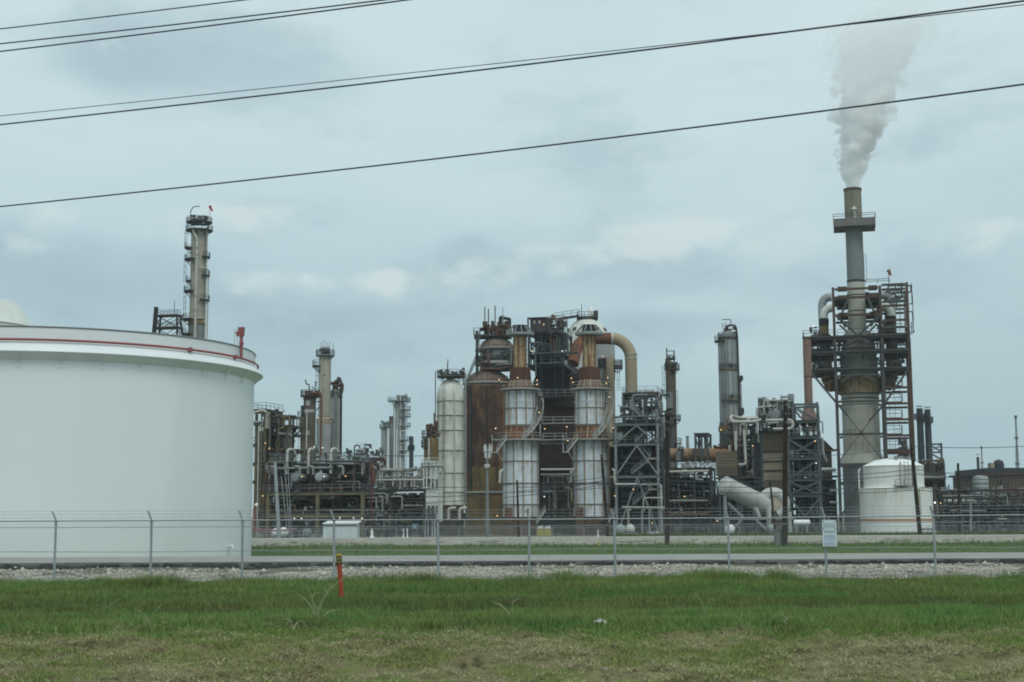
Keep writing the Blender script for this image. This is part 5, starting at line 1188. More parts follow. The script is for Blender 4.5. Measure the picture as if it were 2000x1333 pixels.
def clad_column(px):
    """White clad vessel on a conical rust skirt with a rusting riser on top: the twin columns at the centre."""
    Y = 266; o = px - 1017
    t = thing('clad_column', 'left of the twin white clad columns, with a rusting tan riser, before the rusty vessel', 'process column', (X(px, 900, Y), Y, G0))
    lo = lambda x: x + o
    cx = X(px, 900, Y); cy = Y
    def seg(name, prof, mat, n=48): return part(MB().lathe(cx, cy, [(S(w, Y), Z(p, Y, 1017)) for p, w in prof], n, cap=True), name, mat, t)
    WR = rust_runs('white_cladding_runs', WHITE_RUST, [Z(p, Y, 1017) for p in (764, 799, 902, 945, 986, 862)], 2.6, (.24, .125, .05))
    seg('lower_shell', [(1012, 35), (863, 35), (859, 30)], WR); part(MB().lathe(cx, cy, [(S(33, Y), G0), (S(33, Y), Z(1012, Y, 1017))], 48, cap=False), 'skirt', RUST, t)
    seg('rust_cone', [(861, 34), (834, 27.5)], RUST_ORANGE); seg('upper_shell', [(834, 29.3), (765, 29.3)], WR)
    seg('top_cone', [(765, 27), (742, 20), (740, 17)], RUST_DOME); seg('throat', [(742, 21.5), (720, 20), (718, 14)], RUST_THROAT)
    seg('riser', [(722, 13.2), (655, 12.6)], TAN_RUST)
    seg('riser_flange', [(657, 13), (656, 27), (653, 28), (651.5, 28), (651, 13)], GREY)
    seg('hood', [(651, 14.5), (647, 14), (638.5, 13), (637.5, 15.5), (636.5, 15.5), (636, 13)], STEEL_BLACK)
    for k in range(12):
        a = 2 * PI * k / 12 + .13; c, s_ = math.cos(a), math.sin(a)
        part(MB().bar((cx + S(27, Y) * c, cy + S(27, Y) * s_, Z(651.5, Y)), (cx + S(15, Y) * c, cy + S(15, Y) * s_, Z(638, Y)), .16), 'hood_strut', STEEL_GREY, t, smooth=False)
    STRIP = paint('stained_rib', (.25, .205, .135), (.19, .145, .09), (.12, .06, .03), .45, .7, .7, .5)
    def ribs(n, w0, w1, p0, p1, th, mat=STRIP, ph=0.0):
        base = None
        for k in range(n):
            a = 2 * PI * k / n + ph; c, s_ = math.cos(a), math.sin(a)
            part(MB().bar((cx + S(w0, Y) * c, cy + S(w0, Y) * s_, Z(p0, Y)), (cx + S(w1, Y) * c, cy + S(w1, Y) * s_, Z(p1, Y)), th, .16), 'rib', mat, t, smooth=False)
    ribs(12, 35.3, 35.3, 1012, 864, .22, ph=.12); ribs(10, 29.6, 29.6, 833, 766, .24, ph=.05); ribs(14, 34, 28, 860, 835, .18, TAN_RUST); ribs(12, 27.2, 20.4, 764, 743, .15, TAN_RUST); ribs(6, 13.3, 13.3, 720, 657, .2, RUST_ORANGE, .3)
    for p, w, m in ((902, 35.6, STRIP), (945, 35.6, RUST), (986, 35.8, STRIP), (1011, 35.8, RUST), (799, 29.8, STRIP), (832, 30, RUST_ORANGE), (787, 33, RAIL_PALE)): part(MB().ring(cx, cy, S(w, Y), Z(p, Y), .10 if w != 33 else .07, 40), 'band_ring', m, t)
    ring_platform(t, cx, cy, S(27, Y), S(40, Y), Z(763.5, Y), rail=RAIL_PALE, deck=DECK_PALE, th=.28, h=1.15)
    ring_platform(t, cx, cy, S(33, Y), S(51, Y), Z(862.5, Y), rail=RAIL_PALE, deck=DECK_PALE, th=.3, h=1.15)
    spiral(t, cx, cy, S(33, Y), Z(862, Y), Z(764, Y), -PI * .47, PI * .22, 1.2)
    P = lambda x, y, dy=0: (X(x, 900, Y) + X(1000 + o, 900, Y) - X(1000, 900, Y), Y + dy, Z(y, Y, x))
    k = -S(44, Y)
    q = part(MB().box(P(962, 862)[0], P(985, 862)[0], Y + k - .6, Y + k + .6, Z(862, Y), Z(860, Y)), 'stair_landing', DECK_PALE, t, smooth=False)
    part(MB().box(P(961, 886)[0], P(974, 886)[0], Y + k - .6, Y + k + .6, Z(887, Y), Z(885, Y)), 'stair_landing', DECK_PALE, t, smooth=False)
    stair(t, P(970, 885, k), P(990, 860, k), mat=RAIL_PALE)
    part(MB().bar(P(962, 886, k), P(962, 852, k), .16).bar(P(972, 886, k), P(982, 902, k * .75), .14), 'stair_post', RAIL_PALE, t, smooth=False)
    for x in (1040, 1055): part(MB().bar(P(x, 862, -S(30, Y)), P(x, 830, -S(30, Y)), .2), 'stair_post', RAIL_PALE, t, smooth=False)
    pipe_run(t, [P(975, 944, -3), P(977, 941, -3), P(977, 922, -3), P(983, 918, -2)], .25, PIPE_PALE)
    stair(t, P(1046, 1022, -S(36, Y)), P(1063, 998, -S(36, Y)), mat=RAIL_PALE)
    part(MB().box(P(985, 1000)[0], P(1000, 1000)[0], Y - S(37, Y), Y - S(30, Y), G0, Z(992, Y)), 'foot_box', RUST, t, smooth=False)
    fittings(t, 985 + o, 1052 + o, 1013, 1040, Y - S(36, Y), Y - S(28, Y), 40, PIPE_RUST, 8, .15, .6)
    return t
ca = clad_column(1017)
cb = tree_copy(ca, (X(1153.5, 900, 266), 266, G0), 'right of the twin white clad columns, standing in front of the white domed reactor')

def white_reactor():
    Y = 306; px = 1147
    t = thing('domed_reactor', 'white domed reactor with a cage platform on top, behind the right white clad column', 'reactor vessel', (X(px, 720, Y), Y, G0))
    cx, cy, r = vessel(t, 1103, 1191, [(850, 1), (675, 1)], Y, WHITE_DIRTY, py=700, seg=56, z0=G0)
    part(MB().lathe(cx, cy, [(r * max(f, .001), Z(p, Y)) for p, f in DOME(622, 675, 10)], 56), 'dome', WHITE_DIRTY, t)
    bands(t, cx, cy, r, (675,), Y, GREY, .1, px=px)
    P = lambda x, y, dy=0: (X(x, 660, Y), Y + dy, Z(y, Y, x))
    part(MB().lathe(cx, cy, [(S(19, Y), Z(629, Y)), (S(20, Y), Z(627, Y)), (S(20, Y), Z(621, Y)), (S(12, Y), Z(620, Y))], 32), 'cage_base', STEEL, t)
    part(MB().box(X(1128, 620, Y), X(1167, 620, Y), Y - S(18, Y), Y + S(18, Y), Z(626, Y), Z(624, Y)), 'top_deck', STEEL_BLACK, t, smooth=False); part(rail_line(MB(), [P(1128, 624, S(18, Y)), P(1128, 624, -S(18, Y)), P(1167, 624, -S(18, Y)), P(1167, 624, S(18, Y))], 1.4, 1.2, .1), 'handrail', STEEL, t, smooth=False)
    part(MB().lathe(X(1154, 610, Y), cy, [(S(5.5, Y), Z(624, Y)), (S(5.5, Y), Z(606, Y)), (S(3, Y), Z(601, Y)), (0, Z(600, Y))], 16), 'vent_cap', WHITE, t)
    part(MB().box(X(1160, 620, Y), X(1167, 620, Y), Y - 2, Y + 1, Z(626, Y), Z(610, Y)), 'cabinet', STEEL, t, smooth=False); part(MB().tube([P(1136, 626, -2), P(1135.5, 596, -2)], S(1.1, Y), 6, S(.5, Y)), 'mast', STEEL_BLACK, t)
    part(MB().bar(P(1083, 627, -2), P(1131, 620, -2), 1.3, .45), 'walkway', STEEL, t, smooth=False); part(rail_line(MB(), [P(1083, 626, -3), P(1131, 619, -3)], 1.2, 1.8, .09), 'handrail', STEEL, t, smooth=False)
    for k in range(10): a = 2 * PI * k / 10 + .2; part(MB().bar((cx + r * .80 * math.cos(a), cy + r * .80 * math.sin(a), Z(645, Y)), (cx + r * .86 * math.cos(a), cy + r * .86 * math.sin(a), Z(650, Y)), .8, .7), 'dome_lug', STEEL, t, smooth=False)
    # block wall and side platforms under the duct
    part(MB().box(X(1164, 710, Y - 8), X(1200, 710, Y - 8), Y - 10, Y - 2, Z(745, Y - 8), Z(673, Y - 8)), 'insulated_block', GREY, t, smooth=False)
    vessel(t, 1180, 1201, [(800, 1), (700, 1)], Y - 12, DUCT, 'side_column', py=750, z0=G0)
    ring_platform(t, X(1206, 720, Y - 12), Y - 12, .3, S(10, Y), Z(722, Y - 12), rail=STEEL, deck=STEEL, th=.8); ring_platform(t, X(1176, 720, Y - 14), Y - 14, .3, S(8, Y), Z(721, Y - 12), rail=STEEL, deck=STEEL, th=.8)
    ladder(t, (X(1207, 740, Y - 12), Y - 13), Z(765, Y - 12), Z(722, Y - 12), STEEL)
white_reactor()
def overhead_duct():
    Y = 287
    t = thing('overhead_duct', 'fat tan duct arching over from the domed reactor and dropping to the stair tower', 'duct', (X(1233, 765, Y), Y, Z(765, Y)))
    P = lambda x, y, dy=0: Vector((X(x, 710, Y), Y + dy, Z(y, Y, x)))
    r = S(11.8, Y)
    part(MB().tube(arc(P(1195, 661.5), P(1232.5, 701), P(1232.5, 661.5), 10), r, 24), 'elbow', DUCT, t); part(MB().tube([P(1232.5, 701), P(1232.5, 790)], r, 24), 'down_leg', DUCT, t)
    part(MB().tube([P(1150, 661.5), P(1196, 661.5)], r * .98, 24), 'rusty_run', RUST_ORANGE, t); part(MB().tube(arc(P(1150, 661.5), P(1121, 700, -3), P(1125, 664), 8) + [P(1117, 715, -4)], r * .98, 24), 'rusty_elbow', RUST_ORANGE, t)
    for p, q in ((P(1194, 661.5), P(1198, 661.5)), (P(1232.5, 693), P(1232.5, 691)), (P(1232.5, 700), P(1232.5, 702))): part(MB().tube([p, q], r * 1.07, 24), 'joint_ring', PIPE_PALE, t)
overhead_duct()
def centre_building():
    Y = 296
    t = thing('dark_reactor', 'very dark rusty domed vessel and casing between the twin white clad columns', 'reactor vessel', (X(1090, 800, Y), Y, G0))
    cx, cy, r = vessel(t, 1040, 1150, [(800, 1), (755, 1)] + DOME(712, 755, 8), Y, RUST_DARK, py=760, seg=48)
    part(MB().box(X(1030, 800, Y), X(1160, 800, Y), Y - S(40, Y), Y + S(40, Y), Z(800, Y), Z(774, Y)), 'casing', STEEL_BLACK, t, smooth=False)
    part(MB().box(X(1038, 850, Y), X(1150, 850, Y), Y - S(38, Y), Y + S(38, Y), Z(915, Y), Z(800, Y)), 'lower_casing', RUST_DARK, t, smooth=False)
    part(MB().box(X(1040, 850, Y), X(1150, 850, Y), Y - S(10, Y), Y + S(38, Y), G0, Z(915, Y)), 'back_wall', STEEL_BLACK, t, smooth=False)
    rp = paint('rust_panel', (.085, .036, .026), (.065, .03, .024), (.11, .05, .025), .2, .85)
    for x0 in range(1046, 1130, 14): part(MB().box(X(x0, 812, Y), X(x0 + 13.6, 812, Y), Y - S(38.6, Y), Y - S(38.1, Y), Z(826, Y), Z(801, Y)), 'wall_panel', rp, t, smooth=False)
    f = thing('centre_walkways', 'blue grey and pale walkways linking the twin white clad columns', 'walkway', (X(1085, 860, 262), 262, G0))
    Yf = 262
    P = lambda x, y, dy=0: (X(x, 850, Yf), Yf + dy, Z(y, Yf, x))
    for pa, x0, x1, m, mr in ((774, 1052, 1124, DECK, RAIL), (827, 1060, 1126, DECK_PALE, RAIL_PALE), (859, 1062, 1108, DECK_PALE, RAIL_PALE)):
        d = part(MB().box(P(x0, pa)[0], P(x1, pa)[0], Yf - .7, Yf + .9, Z(pa + 1.5, Yf), Z(pa, Yf)), 'walkway_deck', m, f, smooth=False); part(rail_line(MB(), [P(x0, pa, -.7), P(x1, pa, -.7)], 1.15, 1.7, .08), 'handrail', mr, d, smooth=False)
    for pa in (917, 927, 866): part(MB().tube([P(1053, pa, 1), P(1118, pa, 1)], .2, 8), 'tie_beam', PIPE_PALE if pa == 917 else RAIL, f)
    random_pipes(f, 1056, 1116, 932, 1015, Yf + 2, Yf + 12, 44, [PIPE_DARK, OLIVE, PIPE_GREY, PIPE_DARK, BROWN], .07, .22, 41, .6); fittings(f, 1056, 1116, 935, 1040, Yf + 1, Yf + 12, 90, PIPE_DARK, 42, .15, .6)
    vessel(f, 1064, 1100, [(1020, 1), (935, 1)] + DOME(928, 935, 3), 276, OLIVE, 'pump_tank', py=980, z0=G0)
    # upper steelwork behind the twin columns
    Yu = 284
    s = thing('upper_steelwork', 'dark steelwork and control cabin perched high between the twin white clad columns', 'steel structure', (X(1070, 680, Yu), Yu, Z(775, Yu)))
    frame(s, [1032, 1058, 1083, 1100], [650, 692, 716], Yu, 9, STEEL_BLACK, .4, deck=STEEL, rail=STEEL, base=Z(775, Yu), braces=[(0, 0, '/'), (1, 0, 'k'), (2, 0, '\\'), (0, 1, '\\')], rails=(0,), xpy=690)
    c0 = part(MB().box(X(1038, 640, Yu), X(1068, 640, Yu), Yu - .5, Yu + 6, Z(649, Yu), Z(622, Yu)), 'cabin', paint('cabin_brown', (.055, .042, .042), (.045, .036, .036)), s, smooth=False)
    part(MB().box(X(1031, 640, Yu), X(1070, 640, Yu), Yu - .8, Yu + 6.3, Z(622, Yu), Z(620.5, Yu)), 'cabin_roof', STEEL, s, smooth=False)
    for x in (1043, 1053): part(MB().box(X(x, 640, Yu), X(x + 3, 640, Yu), Yu - .7, Yu - .5, Z(633, Yu), Z(627, Yu)), 'wall_unit', PIPE_PALE, s, smooth=False)
    for x in (1031, 1037): part(MB().bar((X(x, 640, Yu), Yu - .3, Z(650, Yu)), (X(x, 640, Yu), Yu - .3, Z(621, Yu)), .3), 'post', STEEL, s, smooth=False)
    part(MB().box(X(1036, 700, Yu), X(1082, 700, Yu), Yu + 4, Yu + 8, Z(775, Yu), Z(654, Yu)), 'dark_casing', STEEL_BLACK, s, smooth=False)
    Q = lambda x, y, dy=0: (X(x, 690, Yu), Yu + dy, Z(y, Yu, x))
    d = part(MB().box(X(1052, 690, Yu), X(1137, 690, Yu), Yu - 5, Yu - 3, Z(697, Yu), Z(694, Yu)), 'catwalk', STEEL_BLUE, s, smooth=False); part(rail_line(MB(), [Q(1052, 694, -5), Q(1137, 694, -5)], 1.2, 1.6, .09), 'handrail', STEEL_BLUE, d, smooth=False)
    d = part(MB().box(X(1066, 690, Yu), X(1106, 690, Yu), Yu - 5, Yu - 3, Z(716, Yu), Z(713, Yu)), 'catwalk', STEEL_BLUE, s, smooth=False); part(rail_line(MB(), [Q(1066, 713, -5), Q(1106, 713, -5)], 1.2, 1.6, .09), 'handrail', STEEL_BLUE, d, smooth=False)
    stair(s, Q(1106, 712, -4.4), Q(1134, 735, -4.4), mat=STEEL_BLUE); part(MB().bar(Q(1056, 740, -5), Q(1056, 690, -5), .3), 'post', STEEL_BLUE, s, smooth=False)
    for x in (1090, 1096): part(MB().bar(Q(x, 700, -2), Q(x + 4, 640, -2), .35), 'post', STEEL, s, smooth=False)
    fittings(s, 1080, 1104, 625, 660, Yu - 3, Yu + 4, 50, STEEL, 4, .2, .8); random_pipes(s, 1030, 1104, 652, 714, Yu - 2, Yu + 6, 34, [PIPE_DARK, STEEL_BLUE, PIPE_GREY, STEEL], .07, .24, 44); random_pipes(s, 1076, 1106, 618, 690, Yu - 3, Yu + 3, 14, [STEEL, PIPE_GREY, PIPE_RUST], .07, .2, 46, .7)
    part(MB().bar(Q(1083, 618, -2), Q(1092, 632, -2), .5), 'jib_arm', PIPE_RUST, s, smooth=False)
centre_building()

def stair_tower():
    Y = 258
    t = thing('stair_tower', 'grey steel stair tower with K bracing, right of the twin white clad columns', 'steel structure', (X(1245, 920, Y), Y, G0))
    frame(t, [1203, 1286], [827, 866, 929], Y, 14, STEEL_GREY, .45, rails=(0, 1), braces=[(0, 0, 'k'), (0, 1, 'k'), (0, 2, 'k')], xpy=920)
    frame(t, [1206, 1228, 1250, 1270], [768, 795, 820], Y + 5, 8, STEEL_BLUE, .3, rail=STEEL_GREY, braces=[(0, 0, '/'), (2, 0, '\\'), (1, 1, 'x')], base=Z(866, Y), xpy=810)
    P = lambda x, y, dy=0: (X(x, 920, Y), Y + dy, Z(y, Y, x))
    for a, b in (((1232, 925), (1268, 898)), ((1247, 868), (1270, 892)), ((1234, 985), (1268, 957)), ((1246, 931), (1270, 953)), ((1240, 862), (1262, 842)), ((1232, 790), (1252, 815))): stair(t, P(*a, 1.2), P(*b, 1.2), mat=STEEL_GREY)
    for x, p in ((1265, 896), (1265, 956)): part(MB().box(P(x, p)[0], P(1285, p)[0], Y + .4, Y + 3, Z(p + 3, Y), Z(p, Y)), 'stair_landing', DECK_PALE, t, smooth=False)
    pipe_run(t, [P(1196, 917, -.8), P(1201, 918, -.8), P(1201, 946, -.8), P(1292, 947, -.8), P(1292, 1040, -.8)], S(1.9, Y), PIPE_PALE); pipe_run(t, [P(1201, 815, -1), P(1284, 815, -1), P(1285, 830, -1)], S(2.2, Y), STEEL_BLUE)
    pipe_run(t, [P(1258, 990, -1.5), P(1258, 973, -1.5), P(1296, 973, -1.5)], S(1.2, Y), PIPE_PALE); part(MB().tube([P(1216, 991, -1.5), P(1300, 992, -1.5)], S(1.5, Y), 8), 'header_pipe', PIPE_PALE, t)
    for x, h in ((1228, 996), (1255, 997), (1269, 996), (1291, 996)): pipe_run(t, [P(x + 6, h, -1.5), P(x, h, -1.5), P(x, 1046, -1.5)], S(2.0, Y), PIPE_GREY if x != 1228 else TAN)
    # funnel hopper, and dark boxes added inside in place of deep shade
    vessel(t, 1205, 1260, [(826, .12), (806, .8), (796, 1)], Y + 8, BROWN, 'hopper', py=810)
    for xa, xb, pa, pb, m in ((1184, 1240, 830, 865, BROWN), (1176, 1274, 869, 928, STEEL_BLACK), (1176, 1280, 932, 1044, STEEL_BLACK)): part(MB().box(X(xa, 920, Y), X(xb, 920, Y), Y + 8, Y + 13, Z(pb, Y), Z(pa, Y)), 'dark_backing', m, t, smooth=False)
    random_pipes(t, 1206, 1290, 832, 990, Y + 3, Y + 12, 56, [PIPE_DARK, PIPE_GREY, STEEL_BLUE, PIPE_DARK, PIPE_RUST], .07, .26, 51); random_pipes(t, 1200, 1275, 766, 826, Y + 3, Y + 12, 40, [PIPE_DARK, PIPE_GREY, STEEL_BLUE, PIPE_PALE], .07, .2, 52, .6)
    fittings(t, 1204, 1290, 770, 1040, Y + 2, Y + 12, 220, STEEL, 53, .15, .6); part(MB().box(P(1202, 850)[0], P(1215, 850)[0], Y + 1, Y + 3, Z(858, Y), Z(845, Y)), 'panel_box', GREY, t, smooth=False)
    for p in (1208, 1232, 1250, 1268): pipe_run(t, [P(p, 768, 6), P(p, 826, 6)], .16, PIPE_PALE)
stair_tower()

# ------------------------------------------------------------------ right side of the plant
def right_columns():
    Y = 318; px = 1311
    t = thing('brown_tower', 'slim dark brown column with side platforms behind the dark utility pole', 'process column', (X(px, 790, Y), Y, G0))
    cx, cy, r = vessel(t, 1301, 1321, [(888, 1), (712, 1)] + DOME(706, 712, 4), Y, BROWN, py=790, z0=G0)
    P = lambda x, y, dy=0: (X(x, 790, Y), Y + dy, Z(y, Y, x))
    ring_platform(t, cx, cy, r * .6, r * 1.25, Z(722, Y, px), rail=STEEL, deck=STEEL_RUST)
    ring_platform(t, cx, cy, r, r * 1.8, Z(723, Y, px), -PI * .5, PI * .3, rail=STEEL, deck=STEEL_RUST); ring_platform(t, cx, cy, r, r * 1.9, Z(773, Y, px), PI * .7, PI * 1.4, rail=STEEL_BLUE); ring_platform(t, cx, cy, r, r * 1.85, Z(822, Y, px), -PI * .4, PI * .3, rail=STEEL); ring_platform(t, cx, cy, r, r * 1.9, Z(868, Y, px), -PI * .45, PI * .3, rail=STEEL, deck=STEEL_RUST)
    for x in (1304, 1318.5): part(MB().bar(P(x, 712), P(x, 685 if x > 1310 else 680), .28), 'davit_post', STEEL, t, smooth=False)
    for p in (686, 694, 700): part(MB().bar(P(1304, p), P(1318.5, p), .18), 'davit_beam', STEEL, t, smooth=False)
    ladder(t, (X(1296.5, 790, Y), Y - .4), Z(773, Y), Z(716, Y), STEEL); ladder(t, (X(1321.5, 790, Y), Y - .4), Z(822, Y), Z(765, Y), STEEL)
    part(MB().box(X(1302, 790, Y), X(1313, 790, Y), Y - r - .5, Y - r + .4, Z(800, Y), Z(769, Y)), 'patch_panel', GREY_MID, t, smooth=False); fittings(t, 1302, 1320, 696, 712, Y - r, Y + r, 16, STEEL, 3, .2, .7)
    frame(t, [1290, 1302, 1314], [802, 830], Y - 6, 3, STEEL_BLUE, .3, rails=(), decks=(1,), xpy=810, base=Z(880, Y), braces=[(0, 0, '\\')])
    Y = 312; px = 1422
    t = thing('grey_tower', 'tall grey column with a dark pipe loop over its dome, right of centre', 'distillation column', (X(px, 740, Y), Y, G0))
    cx, cy, r = vessel(t, 1406, 1440, [(832, 1), (662, 1)] + DOME(646, 662), Y, GREY, py=740, seg=40)
    vessel(t, 1405, 1442, [(866, 1), (843, 1)], Y, GREY_MID, 'skirt', py=850, z0=G0); vessel(t, 1403, 1442, [(843, 1), (832, .95)], Y, OCHRE, 'skirt_flange', py=840)
    P = lambda x, y, dy=0: (X(x, 740, Y), Y + dy, Z(y, Y, x))
    ring_platform(t, cx, cy, r, r * 1.15, Z(663, Y, px), rail=STEEL, deck=STEEL_RUST, th=.35); ring_platform(t, cx, cy, r, r * 1.55, Z(668, Y, px), PI * .7, PI * 1.35, rail=STEEL); ring_platform(t, cx, cy, r, r * 1.15, Z(724, Y, px), PI * .9, PI * 2.05, rail=STEEL, deck=OLIVE, th=.3); ring_platform(t, cx, cy, r, r * 1.35, Z(784, Y, px), PI * 1.2, PI * 2.1, rail=STEEL, deck=OLIVE, th=.3)
    ring_platform(t, cx, cy, r, r * 1.2, Z(838, Y, px), rail=OCHRE, deck=OLIVE)
    pipe_run(t, [P(1420.5, 648, -r * .3), P(1420.5, 637, -r * .4), P(1437.5, 637, -r * .7), P(1440, 660, -r * .7), P(1441, 830, -r * .7)], S(2.1, Y), PIPE_DARK)
    pipe_run(t, [P(1430, 637, 0), P(1430, 624.5, 0), P(1413, 624.5, 0)], S(.8, Y), PIPE_DARK); pipe_run(t, [P(1403.5, 657, -1), P(1403.5, 829, -1), P(1408, 831, -1)], S(.9, Y), PIPE_DARK); part(rail_line(MB(), [P(1412, 644, -r * .5), P(1420, 644, -r * .5)], 1.2, 1.0, .09), 'handrail', STEEL, t, smooth=False)
    for a in (-2.0, -1.75, -1.2): part(MB().tube([(cx + (r + .1) * math.cos(a), cy + (r + .1) * math.sin(a), Z(833, Y)), (cx + (r + .1) * math.cos(a), cy + (r + .1) * math.sin(a), Z(668, Y))], .14, 6), 'riser_pipe', PIPE_GREY, t)
    for p in (715.5, 775.5): q = P(1425, p, -r - .1); part(MB().tube([q, (q[0], q[1] - .3, q[2])], S(2.6, Y), 12), 'manway', STEEL_BLACK, t)
    fittings(t, 1416, 1440, 638, 652, Y - r, Y + r, 16, STEEL, 3, .2, .6); ladder(t, (X(1410, 740, Y), Y - r - .2), Z(830, Y), Z(668, Y), STEEL)
    t = thing('grey_tower', 'narrow grey column tucked behind the right edge of the tall grey one', 'process column', (X(1446, 790, Y + 9), Y + 9, G0))
    cx, cy, r = vessel(t, 1437, 1450, [(866, 1), (755, .9), (748, .75), (746, .3)], Y + 9, GREY, py=790, z0=G0); ring_platform(t, cx, cy, r, r * 1.5, Z(803, Y, 1446), rail=STEEL, deck=STEEL); fittings(t, 1440, 1452, 735, 748, Y + 7, Y + 11, 20, STEEL, 4, .2, .7); part(MB().box(X(1449, 790, Y), X(1456, 790, Y), Y + 8, Y + 10, Z(805, Y), Z(795, Y)), 'valve_house', STEEL_RUST, t, smooth=False)
right_columns()
def rusty_drum_rack():
    Y = 276
    t = thing('rusty_drum', 'long horizontal rust and tan drum right of the stair tower', 'horizontal drum', (X(1372, 900, Y), Y, Z(905, Y)))
    P = lambda x, y, dy=0: (X(x, 900, Y), Y + dy, Z(y, Y, x))
    r = S(13.5, Y); DR = paint('drum_rust_tan', (.31, .225, .135), (.24, .13, .065), (.20, .08, .035), .5, .75, .6, .45)
    part(MB().tube([P(1292, 890), P(1446, 889)], r, 28), 'shell', DR, t)
    for x in (1322, 1352, 1383, 1412): part(MB().tube([P(x, 890), P(x + 1.2, 890)], r * 1.05, 28), 'girth_band', RUST_ORANGE, t)
    part(MB().box(P(1398, 0)[0], P(1424, 0)[0], Y - r * .5, Y + r, Z(880, Y), Z(874, Y)), 'rust_saddle', RUST_ORANGE, t, smooth=False); fittings(t, 1396, 1440, 868, 880, Y - r, Y + r, 30, RUST_ORANGE, 2, .2, .6)
    pipe_run(t, [P(1322, 876, -r * .8), P(1323, 871, -r * .8), P(1331, 871, -r), P(1333, 895, -r - .2)], S(1.2, Y), PIPE_PALE); fittings(t, 1326, 1336, 872, 895, Y - r - .6, Y - r, 26, STEEL, 3, .15, .4); part(MB().box(P(1318, 0)[0], P(1327, 0)[0], Y - r - .8, Y - r, Z(902, Y), Z(884, Y)), 'instrument_box', GREY_MID, t, smooth=False)
    Y = 262
    t = thing('pipe_rack', 'dark two level pipe rack under the rusty horizontal drum', 'pipe rack', (X(1340, 960, Y), Y, G0))
    frame(t, [1296, 1326, 1357, 1388], [915, 940, 978, 1018], Y, 9, STEEL, .32, decks=(0, 1), rails=(0,), xpy=970)
    P = lambda x, y, dy=-.4: (X(x, 970, Y), Y + dy, Z(y, Y, x))
    pipe_run(t, [P(1298, 922, -1), P(1386, 921, -1)], S(2.4, Y), PIPE_PALE); pipe_run(t, [P(1361, 918, -1.3), P(1361, 937, -1.3), P(1376, 938, -1.3)], S(1.1, Y), PIPE_PALE); part(MB().tube([P(1308, 978, -1), P(1384, 978, -1)], S(1.1, Y), 8), 'pipe', PIPE_PALE, t); part(MB().tube([P(1308, 1004, -1), P(1384, 1004, -1)], S(2.2, Y), 8), 'pipe', OLIVE, t)
    for x in (1309, 1321, 1333, 1358): part(MB().tube([P(x, 1002, -1.4), P(x, 1000, -1.4)], S(1.8, Y), 8), 'valve_cap', PIPE_PALE, t)
    part(MB().tube([P(1338, 932, 0), P(1338, 916, 0)], .6, 8), 'column_base', PIPE_GREY, t)
    part(MB().box(X(1300, 970, Y), X(1386, 970, Y), Y + 7, Y + 8.5, G0, Z(944, Y)), 'dark_backing', STEEL_BLACK, t, smooth=False); part(MB().box(X(1300, 970, Y), X(1380, 970, Y), Y + 2, Y + 7, Z(938, Y), Z(934, Y)), 'cable_tray', STEEL_BLACK, t, smooth=False)  # black box added behind the rack, its colour stands in for shade
    random_pipes(t, 1298, 1390, 918, 975, Y, Y + 7, 50, [PIPE_DARK, PIPE_GREY, PIPE_DARK, PIPE_RUST, STEEL_BLUE], .06, .22, 61); random_pipes(t, 1298, 1390, 980, 1044, Y, Y + 7, 46, [PIPE_DARK, PIPE_GREY, PIPE_RUST, PIPE_DARK], .06, .24, 62); fittings(t, 1298, 1390, 905, 1044, Y, Y + 7, 220, PIPE_GREY, 63, .12, .45); fittings(t, 1330, 1388, 903, 914, Y - .3, Y + 2, 60, PIPE_PALE, 64, .12, .3)
    t = thing('portal_frame', 'small grey portal frame standing over the rusty horizontal drum', 'steel frame', (X(1380, 870, 274), 274, Z(905, 274)))
    frame(t, [1368, 1380, 1391], [847], 270, 7, STEEL_BLUE, .4, decks=(0,), rails=(), base=Z(905, 274), braces=[(0, 0, '\\'), (1, 0, '/')], xpy=870)
    t = thing('small_stack', 'small far grey stack seen over the rusty horizontal drum', 'stack', (X(1343, 860, 360), 360, G0))
    vessel(t, 1340, 1346, [(905, 1.2), (872, 1.0), (852, .8)], 360, GREY_MID, py=870, z0=G0, seg=16); part(MB().ring(X(1343, 860, 360), 360, .45, Z(855, 360), .08, 12), 'rim', STEEL, t)
rusty_drum_rack()
